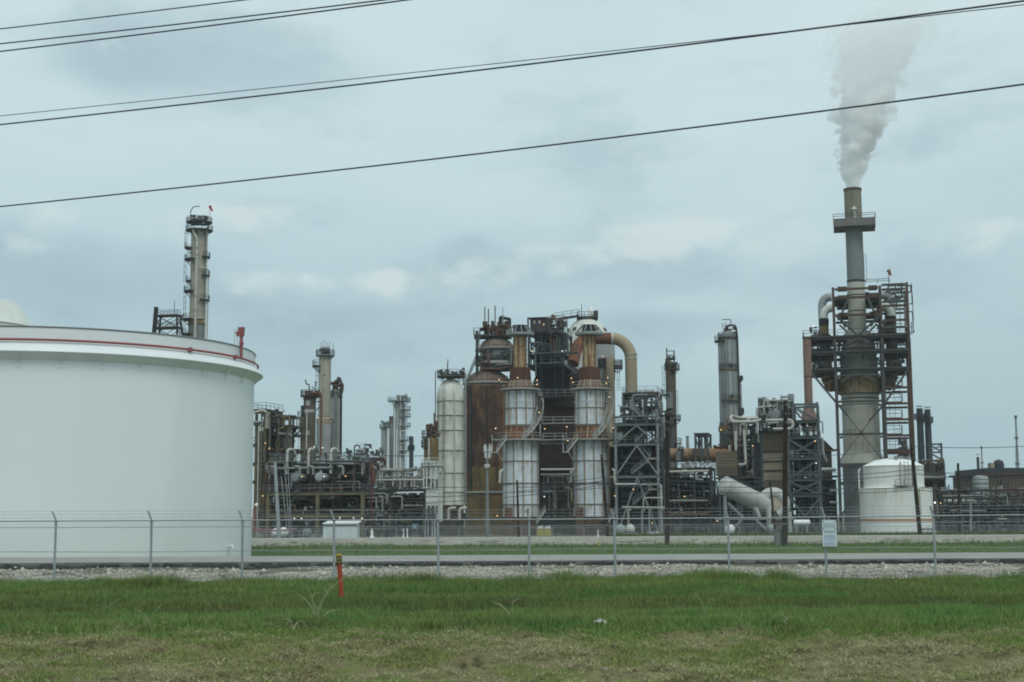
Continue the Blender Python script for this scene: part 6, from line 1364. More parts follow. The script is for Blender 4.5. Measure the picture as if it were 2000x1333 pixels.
def heater_block():
    Y = 250
    t = thing('louvred_box', 'brown horizontally ribbed box above the top end of the slanted white duct', 'air cooler', (X(1418, 908, Y), Y, Z(932, Y)))
    x0, x1 = X(1398, 908, Y), X(1440, 908, Y)
    part(MB().box(x0 + .15, x1 - .15, Y + .15, Y + 5.5, Z(932, Y), Z(884, Y)), 'casing', BROWN, t, smooth=False)
    for i in range(8): z = Z(932 - i * 6, Y); part(MB().box(x0, x1, Y, Y + .5, z + .06, z + S(5.2, Y)), 'panel', BROWN_PANEL if i > 2 else BROWN, t, smooth=False)
    for x in (x0 + .3, x1 - .3): part(MB().bar((x, Y + 3, G0), (x, Y + 3, Z(932, Y)), .35), 'leg', STEEL, t, smooth=False)
    Y = 254
    t = thing('furnace', 'tall beige furnace tower with ribbed panels behind the thick dark pole', 'furnace', (X(1511, 900, Y), Y, G0))
    x0, x1 = X(1491, 900, Y), X(1531, 900, Y)
    part(MB().box(x0 + .2, x1 - .2, Y + .2, Y + 7, G0, Z(844, Y)), 'casing', BROWN, t, smooth=False)
    for a, b, m in ((846, 859, BROWN_PANEL), (859.4, 884, BROWN_PANEL), (886, 903, BEIGE_PANEL), (905, 921, BEIGE_PANEL), (923.5, 940, BEIGE_PANEL), (942, 962, BROWN_PANEL)):
        za, zb = Z(b, Y), Z(a, Y); n = 9
        for k in range(n):
            xa = x0 + (x1 - x0) * k / n; part(MB().box(xa + .02, xa + (x1 - x0) / n - .05, Y, Y + .25, za, zb), 'panel', m, t, smooth=False)
    for p in (884.8, 903.8, 922): part(MB().box(x0 - .2, x1 + .2, Y - .2, Y + .3, Z(p + 1, Y), Z(p - .6, Y)), 'stiffener', STEEL_BLACK, t, smooth=False)
    part(MB().box(X(1478, 900, Y), X(1489, 900, Y), Y + .2, Y + 6, Z(965, Y), Z(850, Y)), 'side_casing', STEEL_BLACK, t, smooth=False); part(MB().box(X(1487, 900, Y), X(1490.5, 900, Y), Y - .2, Y + .4, Z(955, Y), Z(845, Y)), 'corner_post', STEEL_BLUE, t, smooth=False); part(MB().tube([(X(1483, 900, Y), Y - .1, Z(867, Y)), (X(1483, 900, Y), Y - .1, Z(847, Y))], .14, 6), 'pale_pipe', PIPE_PALE, t)
    # crowded top of the furnace
    Yt = 252
    s = thing('furnace_top_piping', 'pale pipe loops, drums and rails crowded on top of the beige furnace', 'process structure', (X(1500, 820, Yt), Yt, Z(845, Yt)))
    P = lambda x, y, dy=0: (X(x, 830, Yt), Yt + dy, Z(y, Yt, x))
    frame(s, [1478, 1505, 1540], [781, 815, 842], Yt + 2, 6, STEEL, .28, decks=(1, 2), rails=(1,), base=Z(850, Yt), xpy=820)
    drum(s, 1512, 810, Yt, S(12, Yt), 6, 'y', GREY_MID, 'drum', 20, .15); drum(s, 1525, 800, Yt + 2, S(9, Yt), S(20, Yt), 'x', GREY_MID, 'drum'); part(MB().box(X(1500, 800, Yt), X(1540, 800, Yt), Yt + 3, Yt + 7, Z(845, Yt), Z(800, Yt)), 'casing', STEEL, s, smooth=False)
    r = S(2.7, Yt)
    for pts in ([P(1488, 820, -1), P(1478, 824, -1), P(1430, 824, -1), P(1428.5, 811, -.5), P(1440, 814, 2), P(1478, 815, 2)], [P(1460, 821, 0), P(1466, 817, 0), P(1482, 817, 0)],
                [P(1497, 822, -1), P(1548, 822, -1), P(1548, 839, -1), P(1510, 839, -1)], [P(1437.5, 880, -1), P(1437.5, 842, -1)], [P(1442, 908, -1), P(1456, 908, -1), P(1454, 840, -1)]):
        pipe_run(s, pts, r, PIPE_PALE, 12, 1.4, 'white_pipe_loop')
    pipe_run(s, [P(1478, 846, 1), P(1478, 795, 1), P(1514, 794, 1)], S(2, Yt), PIPE_PALE); pipe_run(s, [P(1502, 790, 1), P(1503, 781, 1), P(1536, 781, 1), P(1536, 800, 1)], S(1.2, Yt), PIPE_GREY); part(MB().tube([P(1502, 827.5, -1.5), P(1522, 827, -1.5)], S(1, Yt), 8), 'short_pipe', PIPE_PALE, s)
    pipe_run(s, [P(1446, 850, 0), P(1446, 828, 0), P(1458, 828, 0), P(1458, 850, 0)], S(1.5, Yt), PIPE_PALE)
    random_pipes(s, 1484, 1548, 785, 845, Yt, Yt + 6, 40, [PIPE_DARK, PIPE_GREY, PIPE_PALE, STEEL], .07, .24, 71); fittings(s, 1484, 1545, 778, 845, Yt, Yt + 6, 150, PIPE_GREY, 72, .15, .6)
    for x in (1511, 1527): part(MB().tube([P(x, 790), P(x, 772 if x > 1520 else 777)], .06, 5), 'lamp_post', STEEL, s)
    t = thing('process_rack', 'dark rack of pipes and valves between the grey tower and the beige furnace', 'process structure', (X(1456, 900, 256), 256, G0))
    Yp = 256
    frame(t, [1424, 1446, 1474], [826, 850, 866, 893, 930], Yp, 8, STEEL, .32, decks=(1, 2, 3), rails=(2,), xpy=890)
    part(MB().box(X(1426, 890, Yp), X(1474, 890, Yp), Yp + 5, Yp + 7.5, G0, Z(868, Yp)), 'dark_backing', STEEL_BLACK, t, smooth=False); part(MB().box(X(1404, 890, Yp), X(1450, 890, Yp), Yp + 4, Yp + 9, Z(872, Yp), Z(845, Yp)), 'dark_backing', STEEL, t, smooth=False)  # dark boxes added, coloured as the shade deep in the rack
    random_pipes(t, 1426, 1478, 820, 930, Yp - .5, Yp + 5, 60, [PIPE_DARK, PIPE_GREY, PIPE_DARK, PIPE_PALE, PIPE_RUST], .07, .22, 73, .6); fittings(t, 1424, 1478, 825, 940, Yp - .5, Yp + 5, 220, PIPE_GREY, 74, .12, .45)
    random_pipes(t, 1396, 1500, 935, 1044, Yp, Yp + 7, 56, [PIPE_DARK, PIPE_GREY, PIPE_DARK, STEEL_BLUE], .07, .22, 75); fittings(t, 1396, 1500, 960, 1044, Yp, Yp + 6, 150, STEEL, 76, .12, .5); part(MB().box(X(1396, 990, Yp), X(1545, 990, Yp), Yp + 7, Yp + 8, G0, Z(950, Yp)), 'dark_backing', STEEL_BLACK, t, smooth=False)  # last box is an added black backing in place of shade
    # blue-grey braced frame right of the furnace
    Yf = 250
    t = thing('braced_frame', 'blue grey braced steel frame with several floors, between furnace and smoke stack', 'steel structure', (X(1572, 930, Yf), Yf, G0))
    frame(t, [1541, 1600], [852, 893, 935, 966], Yf, 9, STEEL_BLUE, .5, rails=(0, 1, 2), braces=[(0, 0, 'x'), (0, 1, '/'), (0, 2, 'x'), (0, 3, 'x')], xpy=930)
    frame(t, [1548, 1594], [788, 822], Yf + 1, 7, STEEL_BLUE, .42, decks=(1,), rails=(1,), base=Z(852, Yf), xpy=830, braces=[(0, 0, '\\')])
    part(MB().bar((X(1594, 800, Yf), Yf + 1, Z(790, Yf)), (X(1582, 800, Yf), Yf + 1, Z(808, Yf)), .25), 'brace', STEEL_BLUE, t, smooth=False)
    for xa, xb, pa, pb in ((1550, 1596, 856, 890), (1548, 1592, 898, 932), (1550, 1596, 940, 1044)): part(MB().box(X(xa, 930, Yf), X(xb, 930, Yf), Yf + 6, Yf + 8.6, Z(pb, Yf), Z(pa, Yf)), 'dark_backing', STEEL_BLACK, t, smooth=False)  # black boxes added floor by floor to imitate interior shade
    random_pipes(t, 1544, 1600, 826, 1010, Yf + 1, Yf + 7, 64, [PIPE_DARK, STEEL_BLUE, PIPE_GREY, PIPE_DARK, STEEL_BLUE], .07, .26, 77); fittings(t, 1544, 1600, 820, 1044, Yf + .5, Yf + 7, 220, STEEL_BLUE, 78, .15, .6)
    pipe_run(t, [(X(1600, 862, Yf), Yf - .5, Z(858, Yf)), (X(1606, 862, Yf), Yf - .5, Z(862, Yf)), (X(1606, 862, Yf), Yf - .5, Z(890, Yf)), (X(1612, 862, Yf), Yf, Z(905, Yf))], S(2.4, Yf), PIPE_GREY); pipe_run(t, [(X(1598, 840, Yf), Yf, Z(827, Yf)), (X(1606, 840, Yf), Yf, Z(827, Yf)), (X(1606, 840, Yf), Yf, Z(850, Yf))], S(1.4, Yf), PIPE_GREY)
    for x in (1562, 1576): part(MB().lathe(X(x, 830, Yf), Yf + 1, [(S(2.2, Yf), Z(837, Yf)), (S(2.0, Yf), Z(834, Yf)), (S(.8, Yf), Z(832, Yf)), (S(.7, Yf), Z(825, Yf))], 10), 'vent', PIPE_PALE, t)
    Yb = 300
    t = thing('brown_shed', 'rust brown clad building with a sloping roof just left of the smoke stack', 'building', (X(1617, 900, Yb), Yb, G0))
    x0, x1, xm = X(1604, 900, Yb), X(1624, 900, Yb), X(1610, 900, Yb); z0, zl, zr = Z(935, Yb), Z(858, Yb), Z(882, Yb)
    part(MB().add([(x0, Yb, z0), (x1, Yb, z0), (x1, Yb, zr), (x0, Yb, zl), (x0, Yb + 8, z0), (x1, Yb + 8, z0), (x1, Yb + 8, zr), (x0, Yb + 8, zl)], [(0, 1, 2, 3), (5, 4, 7, 6), (1, 5, 6, 2), (4, 0, 3, 7), (4, 5, 1, 0)]), 'wall', BROWN, t, smooth=False)
    part(MB().bar((x0, Yb + 4, zl + .15), (x1 + .5, Yb + 4, zr - .1), 8.6, .25), 'roof', STEEL_RUST, t, smooth=False); part(MB().box(x0 + .5, x1 + 1.3, Yb - .4, Yb - .02, Z(885, Yb), Z(881, Yb)), 'gutter', OCHRE, t, smooth=False); part(MB().box(x0, x1, Yb + .3, Yb + 7.7, G0, z0 - .02), 'base', BROWN, t, smooth=False)
    Yb = 290
    t = thing('pale_tank_roof', 'pale flat tank with a dark walkway rail left of the smoke stack base', 'tank', (X(1617, 930, Yb), Yb, G0))
    part(MB().tube([(X(1590, 920, Yb), Yb, Z(921, Yb)), (X(1632, 920, Yb), Yb, Z(921, Yb))], S(4, Yb), 14), 'shell', WHITE, t); d = part(MB().box(X(1588, 930, Yb), X(1636, 930, Yb), Yb - 2, Yb + 2, Z(936, Yb), Z(933.5, Yb)), 'walkway_deck', STEEL, t, smooth=False); part(rail_line(MB(), [(X(1588, 930, Yb), Yb - 2, Z(933.5, Yb)), (X(1636, 930, Yb), Yb - 2, Z(933.5, Yb))], 1.2, 1.5, .1), 'handrail', STEEL, d, smooth=False)
    part(MB().box(X(1600, 960, Yb), X(1634, 960, Yb), Yb, Yb + 3, G0, Z(940, Yb)), 'dark_backing', STEEL_BLACK, t, smooth=False); fittings(t, 1602, 1634, 940, 1040, Yb - 1.5, Yb, 60, STEEL, 3, .2, .6)  # black box added below the walkway, imitating shade
    for p in (962, 985): part(MB().tube([(X(1618, p, Yb), Yb - 1.2, Z(p, Yb)), (X(1633, p, Yb), Yb - 1.2, Z(p, Yb))], S(2.2, Yb), 8), 'pale_pipe', WHITE, t)
    Yk = 268
    t = thing('pink_stack', 'slim pinkish brown stack with a flared foot, between furnace and smoke stack', 'stack', (X(1579, 750, Yk), Yk, Z(845, Yk)))
    cx, cy, r = vessel(t, 1570, 1586, [(792, 1), (738, 1.0), (664, .98)], Yk, PINK_STACK, py=740, seg=28); part(MB().lathe(cx, cy, [(r * 1.9, Z(845, Yk)), (r * 1.85, Z(818, Yk)), (r, Z(792, Yk))], 28), 'flared_foot', PINK_STACK, t); part(MB().ring(cx, cy, r, Z(738.5, Yk), .09, 28).ring(cx, cy, r, Z(664, Yk), .1, 28), 'seam_ring', STEEL_RUST, t)
    t = thing('short_vent', 'short pale capped vent stack left of the pinkish stack', 'vent', (X(1544, 785, 262), 262, Z(815, 262)))
    vessel(t, 1539, 1551, [(795, .8), (792, 1), (770, 1)], 262, GREY, py=785, seg=20); part(MB().tube([(X(1545, 800, 262), 262, Z(815, 262)), (X(1545, 800, 262), 262, Z(795, 262))], .2, 8), 'stem', STEEL, t); part(MB().bar((X(1548, 800, 262), 262, Z(799, 262)), (X(1564, 800, 262), 262, Z(820, 262)), .3), 'brace', STEEL_BLUE, t, smooth=False)
heater_block()
def slant_duct():
    Y = 236
    t = thing('slanted_duct', 'fat white duct sloping down to the right into a white ringed elbow', 'duct', (X(1470, 970, Y), Y, G0))
    P = lambda x, y, dy=0: Vector((X(x, 970, Y), Y + dy, Z(y, Y, x)))
    r = S(18, Y); a, b = P(1411, 949, -2.5), P(1500, 988, 2)
    d = (b - a).normalized(); DW = paint('duct_white_stained', (.47, .485, .47), (.38, .385, .36), (.24, .18, .12), .38, .5, .5, .5)
    part(MB().tube([a - d * r * .42, a - d * r * .34, a - d * r * .18, a], r * .55, 26, r), 'end_cap', DW, t); part(MB().tube([a, b], r, 28), 'barrel', DW, t)
    for k in (.0, .22, .5, .78): q = a + (b - a) * k; part(MB().tube([q, q + d * .12], r * 1.03, 28), 'joint_ring', PIPE_PALE, t)
    part(MB().bar(P(1430, 932, -2.2) , P(1478, 957, 0), .25), 'conduit', STEEL_BLACK, t, smooth=False)
    # scroll: ring elbow at the lower end
    c = P(1513, 985, 1.5); R_ = S(22, Y)
    sc = part(MB().tube([c + Vector((R_ * math.cos(t_), 0, R_ * math.sin(t_))) for t_ in [rad(150 - 220 * i / 18) for i in range(19)]], S(11, Y), 20), 'ring_elbow', DW, t)
    part(MB().tube([c + Vector((0, -S(8, Y), 0)), c + Vector((0, S(12, Y), 0))], S(13, Y), 24), 'scroll_drum', paint('duct_tan_stained', (.42, .36, .27), (.34, .28, .2), (.2, .12, .07), .3), t)
    for x0, y0, x1, y1, w in ((1472, 985, 1482, 1010, 5), (1500, 995, 1500, 1030, 5), (1540, 1000, 1541, 1040, 5)): part(MB().tube([P(x0, y0), P(x1, y1)], S(w, Y), 14, S(w * .75, Y)), 'drop_leg', DW, t)
    part(MB().lathe(P(1499, 0)[0], Y - 1.5, [(S(4, Y), Z(990, Y)), (S(2.2, Y), Z(1003, Y)), (S(2.2, Y), Z(1018, Y))], 12), 'hopper', WHITE_DIRTY, t)
    part(MB().box(P(1408, 0)[0], P(1414, 0)[0], Y - 3, Y - 2.4, G0, Z(966, Y)), 'support_leg', STEEL_GREY, t, smooth=False); part(MB().box(P(1526, 0)[0], P(1531, 0)[0], Y - 2, Y - 1.4, G0, Z(995, Y)), 'support_leg', WOOD, t, smooth=False)
    for p, q in (((1418, 983), (1446, 1010)), ((1470, 1014), (1490, 1034)), ((1446, 1012), (1430, 1030))): part(MB().bar(P(*p, -2), P(*q, -2), .4), 'support_brace', STEEL_GREY, t, smooth=False)
    part(MB().tube([P(1392, 1015, -2), P(1545, 1014, -2)], S(1.2, Y), 8), 'handrail_pipe', PIPE_GREY, t)
slant_duct()

def smoke_stack():
    Y = 282; px = 1677
    t = thing('smoke_stack', 'tall grey smoke stack with a rusty lip and square platform, giving off steam', 'stack', (X(px, 700, Y), Y, G0))
    cx = X(px, 700, Y); cy = Y; c = lambda w: S(w, Y)
    def seg(name, prof, mat, n=48): return part(MB().lathe(cx, cy, [(c(w), Z(p, Y, px)) for p, w in prof], n, cap=True), name, mat, t)
    seg('upper_shell', [(553, 16.8), (450, 16.7), (371, 16.6)], STACK_GREY)
    tp = paint('stack_top_stain', (.23, .215, .155), (.19, .19, .15), (.15, .085, .04), .4, .8, .8, .5)
    part(MB().lathe(cx, cy, [(c(16.8), Z(449, Y, px)), (c(16.75), Z(371, Y, px))], 48, cap=False), 'top_shell', tp, t)
    part(MB().lathe(cx, cy, [(c(16.8), Z(373.5, Y, px)), (c(17.8), Z(373.5, Y, px)), (c(17.8), Z(369.5, Y, px)), (c(15.6), Z(369.5, Y, px)), (c(15.6), Z(385, Y, px))], 48, cap=False), 'lip', RUST, t)
    seg('middle_shell', [(651, 17.4), (553.5, 17.2)], CONCRETE_STACK); part(MB().ring(cx, cy, c(17.2), Z(553, Y), .14, 40).ring(cx, cy, c(17.3), Z(581, Y), .1, 40).ring(cx, cy, c(17.3), Z(612, Y), .1, 40), 'joint_ring', RUST_DARK, t)
    seg('shoulder', [(660, 28), (652, 27), (646, 18)], CONCRETE_STACK); seg('dark_cone', [(738, 37), (690, 34), (661, 27.5)], paint('stack_cone', (.27, .275, .25), (.22, .225, .205), (.15, .11, .07), .25, .65, .6, .3))
    seg('plenum', [(770, 42), (740, 42)], TAN_RUST); seg('neck', [(800, 35), (771, 36)], CONCRETE_STACK)
    for p in (776, 783, 794): part(MB().ring(cx, cy, c(36), Z(p, Y), .12, 40), 'stiffener_ring', STEEL_RUST if p == 783 else CONCRETE_STACK, t)
    seg('lower_shell', [(884, 35.5), (800, 35.5)], rust_runs('stack_runs', CONCRETE_STACK, [Z(p, Y, px) for p in (799, 840, 866)], 3.6, (.20, .16, .10), 5)); seg('flare', [(906, 44), (896, 40), (884, 35.5)], CONCRETE_STACK); part(MB().lathe(cx, cy, [(c(38), G0), (c(38), Z(906, Y))], 40, cap=False), 'skirt', GREY_MID, t)
    for k in range(9): a = -PI * .95 + PI * .9 * k / 8; part(MB().lathe(cx, cy, [(c(42.4), Z(769, Y)), (c(42.4), Z(741, Y))], 4, a, a + .27, cap=False), 'plenum_panel', TAN_RUST if k % 3 else DUCT, t)
    # square top platform
    x0, x1 = X(1629, 440, Y), X(1708, 440, Y); w = (x1 - x0) / 2; pc = (x0 + x1) / 2
    pl = part(MB().box(pc - w, pc + w, cy - w * .85, cy + w * .85, Z(451, Y), Z(436, Y)), 'platform', paint('platform_fascia', (.17, .165, .15), (.13, .125, .115), (.11, .08, .05), .2), t, smooth=False)
    part(rail_line(MB(), [(pc - w, cy - w * .85, Z(436, Y)), (pc + w, cy - w * .85, Z(436, Y)), (pc + w, cy + w * .85, Z(436, Y)), (pc - w, cy + w * .85, Z(436, Y)), (pc - w, cy - w * .85, Z(436, Y))], S(9, Y), 3.0, .10), 'handrail', STEEL, pl, smooth=False)
    part(MB().lathe(X(1668, 410, Y), cy - c(17.5), [(.3, Z(435, Y)), (.35, Z(420, Y)), (.7, Z(417, Y)), (.2, Z(411, Y))], 8), 'warning_light', PIPE_PALE, t); part(MB().bar((X(1667, 435, Y), cy - c(17.4), Z(450, Y)), (X(1667, 435, Y), cy - c(17.4), Z(414, Y)), .3), 'conduit', STEEL_RUST, t, smooth=False)
    ladder(t, (cx + c(19), cy - .5), Z(553, Y), Z(500, Y), STEEL, cage=False)
    # side ducts: white goosenecks above, ribbed ducts below
    for s in (-1, 1):
        Q = lambda dx, p, dy=0: Vector((cx + s * c(dx), cy + dy, Z(p, Y)))
        part(MB().tube([Q(48, 578, 3), Q(52, 578, 3)] + arc(Q(54, 578, 3), Q(67, 595, 3), Q(67, 578, 3)) + [Q(67, 660, 3)], c(8.3), 18), 'upper_gooseneck', GREY, t)
        part(MB().tube([Q(44, 607, -2)] + arc(Q(52, 607, -2), Q(64, 624, -2), Q(64, 607, -2)) + [Q(64, 627, -2)], c(7.8), 18), 'gooseneck', WHITE_DIRTY, t)
        part(MB().lathe(Q(64, 0).x, cy - 2, [(c(9), Z(641, Y)), (c(9.6), Z(633, Y)), (c(9.6), Z(627, Y)), (c(8), Z(626, Y))], 18), 'expansion_joint', STEEL_BLACK, t); part(MB().lathe(Q(64, 0).x, cy - 2, [(c(9), Z(658, Y)), (c(8.6), Z(641, Y))], 18), 'duct_collar', OCHRE if s < 0 else STEEL_RUST, t)
        part(MB().lathe(Q(63, 0).x, cy - 2, [(c(11), Z(690, Y)), (c(11), Z(658, Y))], 18), 'drop_duct', STEEL_BLACK, t); part(MB().lathe(Q(63, 0).x, cy - 2, [(c(12), Z(726, Y)), (c(12), Z(690, Y))], 18), 'drop_duct', BROWN_PANEL, t)
        path = [Q(63, 726, -2)] + arc(Q(63, 730, -2), Q(46, 756, -1), Q(63, 756, -2), 9) + [Q(38, 757, 0)]
        el = part(MB().tube(path, c(11.5), 18), 'ribbed_elbow', BROWN_PANEL, t)
        for i in range(1, len(path) - 1): d = (path[i + 1] - path[i - 1]).normalized(); part(MB().tube([path[i] - d * .14, path[i] + d * .14], c(13), 18), 'rib', TAN if i % 2 else BROWN_PANEL, el)
        part(MB().tube([Q(42, 592, 0), Q(17, 592, 0)], c(9), 14), 'cross_duct', STEEL_BLACK, t); part(MB().tube([Q(47, 748, -4), Q(60, 765, -3)], c(9), 14), 'lower_hood', RUST, t)
        fittings(t, 1677 + s * 64 - 16, 1677 + s * 64 + 16, 640, 657, Y - 5, Y + 3, 30, STEEL, 4 + s, .2, .6, 'valve_cluster')
smoke_stack()
def stack_tower():
    Y = 276; D = 11
    t = thing('stack_tower', 'rust brown open steel tower with floors and bracing built around the smoke stack', 'steel structure', (X(1680, 800, Y), Y, G0))
    xs = {n: X(p, 800, Y) for n, p in (('lo', 1577), ('l', 1636), ('r', 1726), ('ro', 1777))}; zz = lambda p: Z(p, Y, 1690); bw = S(6.2, Y)
    for y, k in ((Y, 1), (Y + D, 2)):
        for n, top, bot, m in (('l', 560, 1046, STEEL_RUST), ('r', 560, 1046, STEEL_RUST), ('ro', 556, 1046, STEEL_RUST)):
            if y == Y: part(MB().box(xs[n] - bw / 2, xs[n] + bw / 2, y - bw / 2, y + bw / 2, G0, zz(664)), 'column', STEEL if n != 'ro' else m, t, smooth=False); part(MB().box(xs[n] - bw * .4, xs[n] + bw * .4, y - bw * .4, y + bw * .4, zz(664) + .01, zz(top)), 'column', STEEL_RUST, t, smooth=False)
            else: part(MB().box(xs[n] - bw * .4, xs[n] + bw * .4, y - bw * .4, y + bw * .4, G0, zz(top)), 'column', m, t, smooth=False)
        part(MB().box(xs['lo'] - bw * .35, xs['lo'] + bw * .35, y - bw * .35, y + bw * .35, zz(724), zz(658)), 'column', STEEL, t, smooth=False)
        for p, a, b, m in ((562, 'l', 'r', STEEL_RUST), (579, 'l', 'r', STEEL_RUST), (613, 'l', 'r', STEEL_RUST), (658, 'lo', 'ro', STEEL), (688, 'lo', 'ro', STEEL), (722, 'lo', 'ro', STEEL), (757, 'r', 'ro', STEEL_RUST), (788, 'r', 'ro', STEEL_RUST), (819, 'r', 'ro', STEEL_RUST), (850, 'r', 'ro', STEEL_RUST), (880, 'r', 'ro', STEEL_RUST),
                           (557, 'r', 'ro', STEEL), (566, 'r', 'ro', STEEL), (590, 'r', 'ro', STEEL), (598, 'r', 'ro', STEEL_RUST), (626, 'r', 'ro', STEEL_RUST), (640, 'r', 'ro', STEEL), (782, 'l', 'r', STEEL), (846, 'l', 'r', STEEL), (905, 'l', 'r', STEEL), (941, 'l', 'r', STEEL)):
            keys = ['lo', 'l', 'r', 'ro']; i0, i1 = keys.index(a), keys.index(b)
            for i in range(i0, i1):
                q0, q1 = xs[keys[i]] + bw / 2, xs[keys[i + 1]] - bw / 2; part(MB().box(q0, q1, y - bw * .3, y + bw * .3, zz(p) - S(4.4, Y), zz(p)), 'beam', m, t, smooth=False)
    for p in (562, 613, 658, 688, 722, 905):
        for n in ('l', 'r'): part(MB().box(xs[n] - bw * .3, xs[n] + bw * .3, Y + bw / 2, Y + D - bw / 2, zz(p) - S(4, Y), zz(p)), 'cross_beam', STEEL, t, smooth=False)
    # floors with handrails, cut round the stack
    for p in (658, 688, 722):
        for a, b in (('lo', 'l'), ('r', 'ro')):
            d = part(MB().box(xs[a] - .3, xs[b] + .3, Y - .5, Y + D + .4, zz(p) + .02, zz(p) + .35), 'deck', DECK, t, smooth=False)
            part(rail_line(MB(), [(xs[a] - .2, Y + D, zz(p) + .35), (xs[a] - .2, Y - .4, zz(p) + .35), (xs[b] + .2, Y - .4, zz(p) + .35), (xs[b] + .2, Y + D, zz(p) + .35)], 1.2, 1.8, .09), 'handrail', STEEL, d, smooth=False)
        d = part(MB().box(xs['l'] + bw / 2, xs['r'] - bw / 2, Y - .5, Y + 1.3, zz(p) + .02, zz(p) + .35), 'deck', DECK, t, smooth=False); part(rail_line(MB(), [(xs['l'] + bw, Y - .4, zz(p) + .35), (xs['r'] - bw, Y - .4, zz(p) + .35)], 1.2, 1.8, .09), 'handrail', STEEL, d, smooth=False)
    for a, b, p, h in (('l', 'r', 562, 10), ('l', 'r', 579, 0), ('l', 'r', 613, 0)):
        part(MB().box(xs[a] + 1.4 * bw, cxs(1656), Y - .2, Y + 4, zz(p + 1), zz(p) + .3), 'top_grating', STEEL_RUST, t, smooth=False); part(MB().box(cxs(1697), xs[b] - .8 * bw, Y - .2, Y + 4, zz(p + 1), zz(p) + .3), 'top_grating', STEEL_RUST, t, smooth=False)
    for (n, m, p, q) in (('l', 'r', 575, 591), ('l', 'r', 600, 612)): part(MB().box(xs[n] + bw, xs[m] - bw, Y + D - 2, Y + D - 1, zz(q), zz(p)), 'windbreak', STEEL_BLACK, t, smooth=False)
    part(rail_line(MB(), [(X(1690, 555, Y), Y, zz(555)), (X(1735, 555, Y), Y, zz(555))], S(8, Y), 2, .1), 'handrail', STEEL, t, smooth=False)
    B = lambda a, b, w=.42, m=STEEL: part(MB().bar((X(a[0], a[1], Y), Y - .45, zz(a[1])), (X(b[0], b[1], Y), Y - .45, zz(b[1])), w), 'brace', m, t, smooth=False)
    for a, b in (((1635, 617), (1676, 657)), ((1718, 617), (1676, 657)), ((1676, 660), (1655, 672)), ((1676, 660), (1700, 672)), ((1645, 612), (1658, 582)), ((1706, 612), (1694, 582)), ((1585, 724), (1636, 788)), ((1638, 790), (1656, 812)), ((1772, 722), (1726, 790)), ((1722, 795), (1697, 823)), ((1643, 745), (1662, 735)), ((1708, 745), (1690, 735)), ((1640, 905), (1666, 928)), ((1681, 942), (1644, 1010)), ((1652, 640), (1640, 618)), ((1700, 640), (1712, 618))): B(a, b)
    for a, b in (((1640, 620), (1676, 655)), ((1714, 620), (1680, 655))): part(MB().bar((X(*a, Y), Y + D, zz(a[1])), (X(*b, Y), Y + D, zz(b[1])), .35), 'brace', STEEL, t, smooth=False)
    for a, b in (((1641, 792), (1722, 900)), ((1722, 792), (1641, 900))): B(a, b, .16, STEEL)
    part(MB().tube([(X(1682, 846, Y), Y - .5, zz(846)), (X(1682, 846, Y), Y - .9, zz(846))], S(3, Y), 8), 'gusset', STEEL_RUST, t)
    part(MB().box(X(1640, 730, Y), X(1716, 730, Y), Y - .3, Y + .3, zz(735), zz(731)), 'hanging_beam', STEEL, t, smooth=False)
    # stair bay on the right
    fl = [757, 788, 819, 850, 880]
    for i, p in enumerate(fl):
        d = part(MB().box(X(1728, p, Y), X(1760, p, Y), Y + .6, Y + 4, zz(p) + .02, zz(p) + .25), 'stair_landing', STEEL_RUST, t, smooth=False); part(rail_line(MB(), [(X(1730, p, Y), Y + .6, zz(p) + .25), (X(1760, p, Y), Y + .6, zz(p) + .25), (X(1760, p, Y), Y + 4, zz(p) + .25)], 1.5, 1.6, .1), 'handrail', STEEL, d, smooth=False)
        ladder(t, (X(1742 + 8 * (i % 2), p, Y), Y + 1.4), zz(p), zz(p - 31), STEEL, w=1.1)
    for p, x0 in ((700, 1750), (705, 1600)): fittings(t, x0 - 12, x0 + 12, p - 8, p + 14, Y + 1, Y + 8, 16, STEEL, int(p), .3, .9)
    random_pipes(t, 1640, 1722, 575, 655, Y + D - 3, Y + D, 18, [STEEL, STEEL_RUST, PIPE_DARK], .1, .3, 91); random_pipes(t, 1580, 1770, 662, 722, Y + 1, Y + D, 34, [STEEL, PIPE_GREY, STEEL_RUST, PIPE_DARK], .08, .3, 92); random_pipes(t, 1728, 1772, 560, 655, Y + 4, Y + D, 20, [STEEL, PIPE_GREY, STEEL_RUST], .08, .2, 93)
    s = thing('windsock', 'faded red windsock on a thin mast above the smoke stack tower', 'windsock', (X(1735, 556, Y), Y, zz(556))); q = Vector((X(1735, 530, Y), Y, zz(528))); part(MB().tube([(q.x, Y, zz(556)), q], .06, 6), 'mast', STEEL, s); part(MB().tube([q, q + Vector((.2, -.1, -.5)), q + Vector((.45, -.1, -1.15))], .42, 10, .22), 'sock', paint('windsock_faded', (.30, .12, .10), (.26, .1, .09)), s)
def cxs(px): return X(px, 600, 276)
stack_tower()

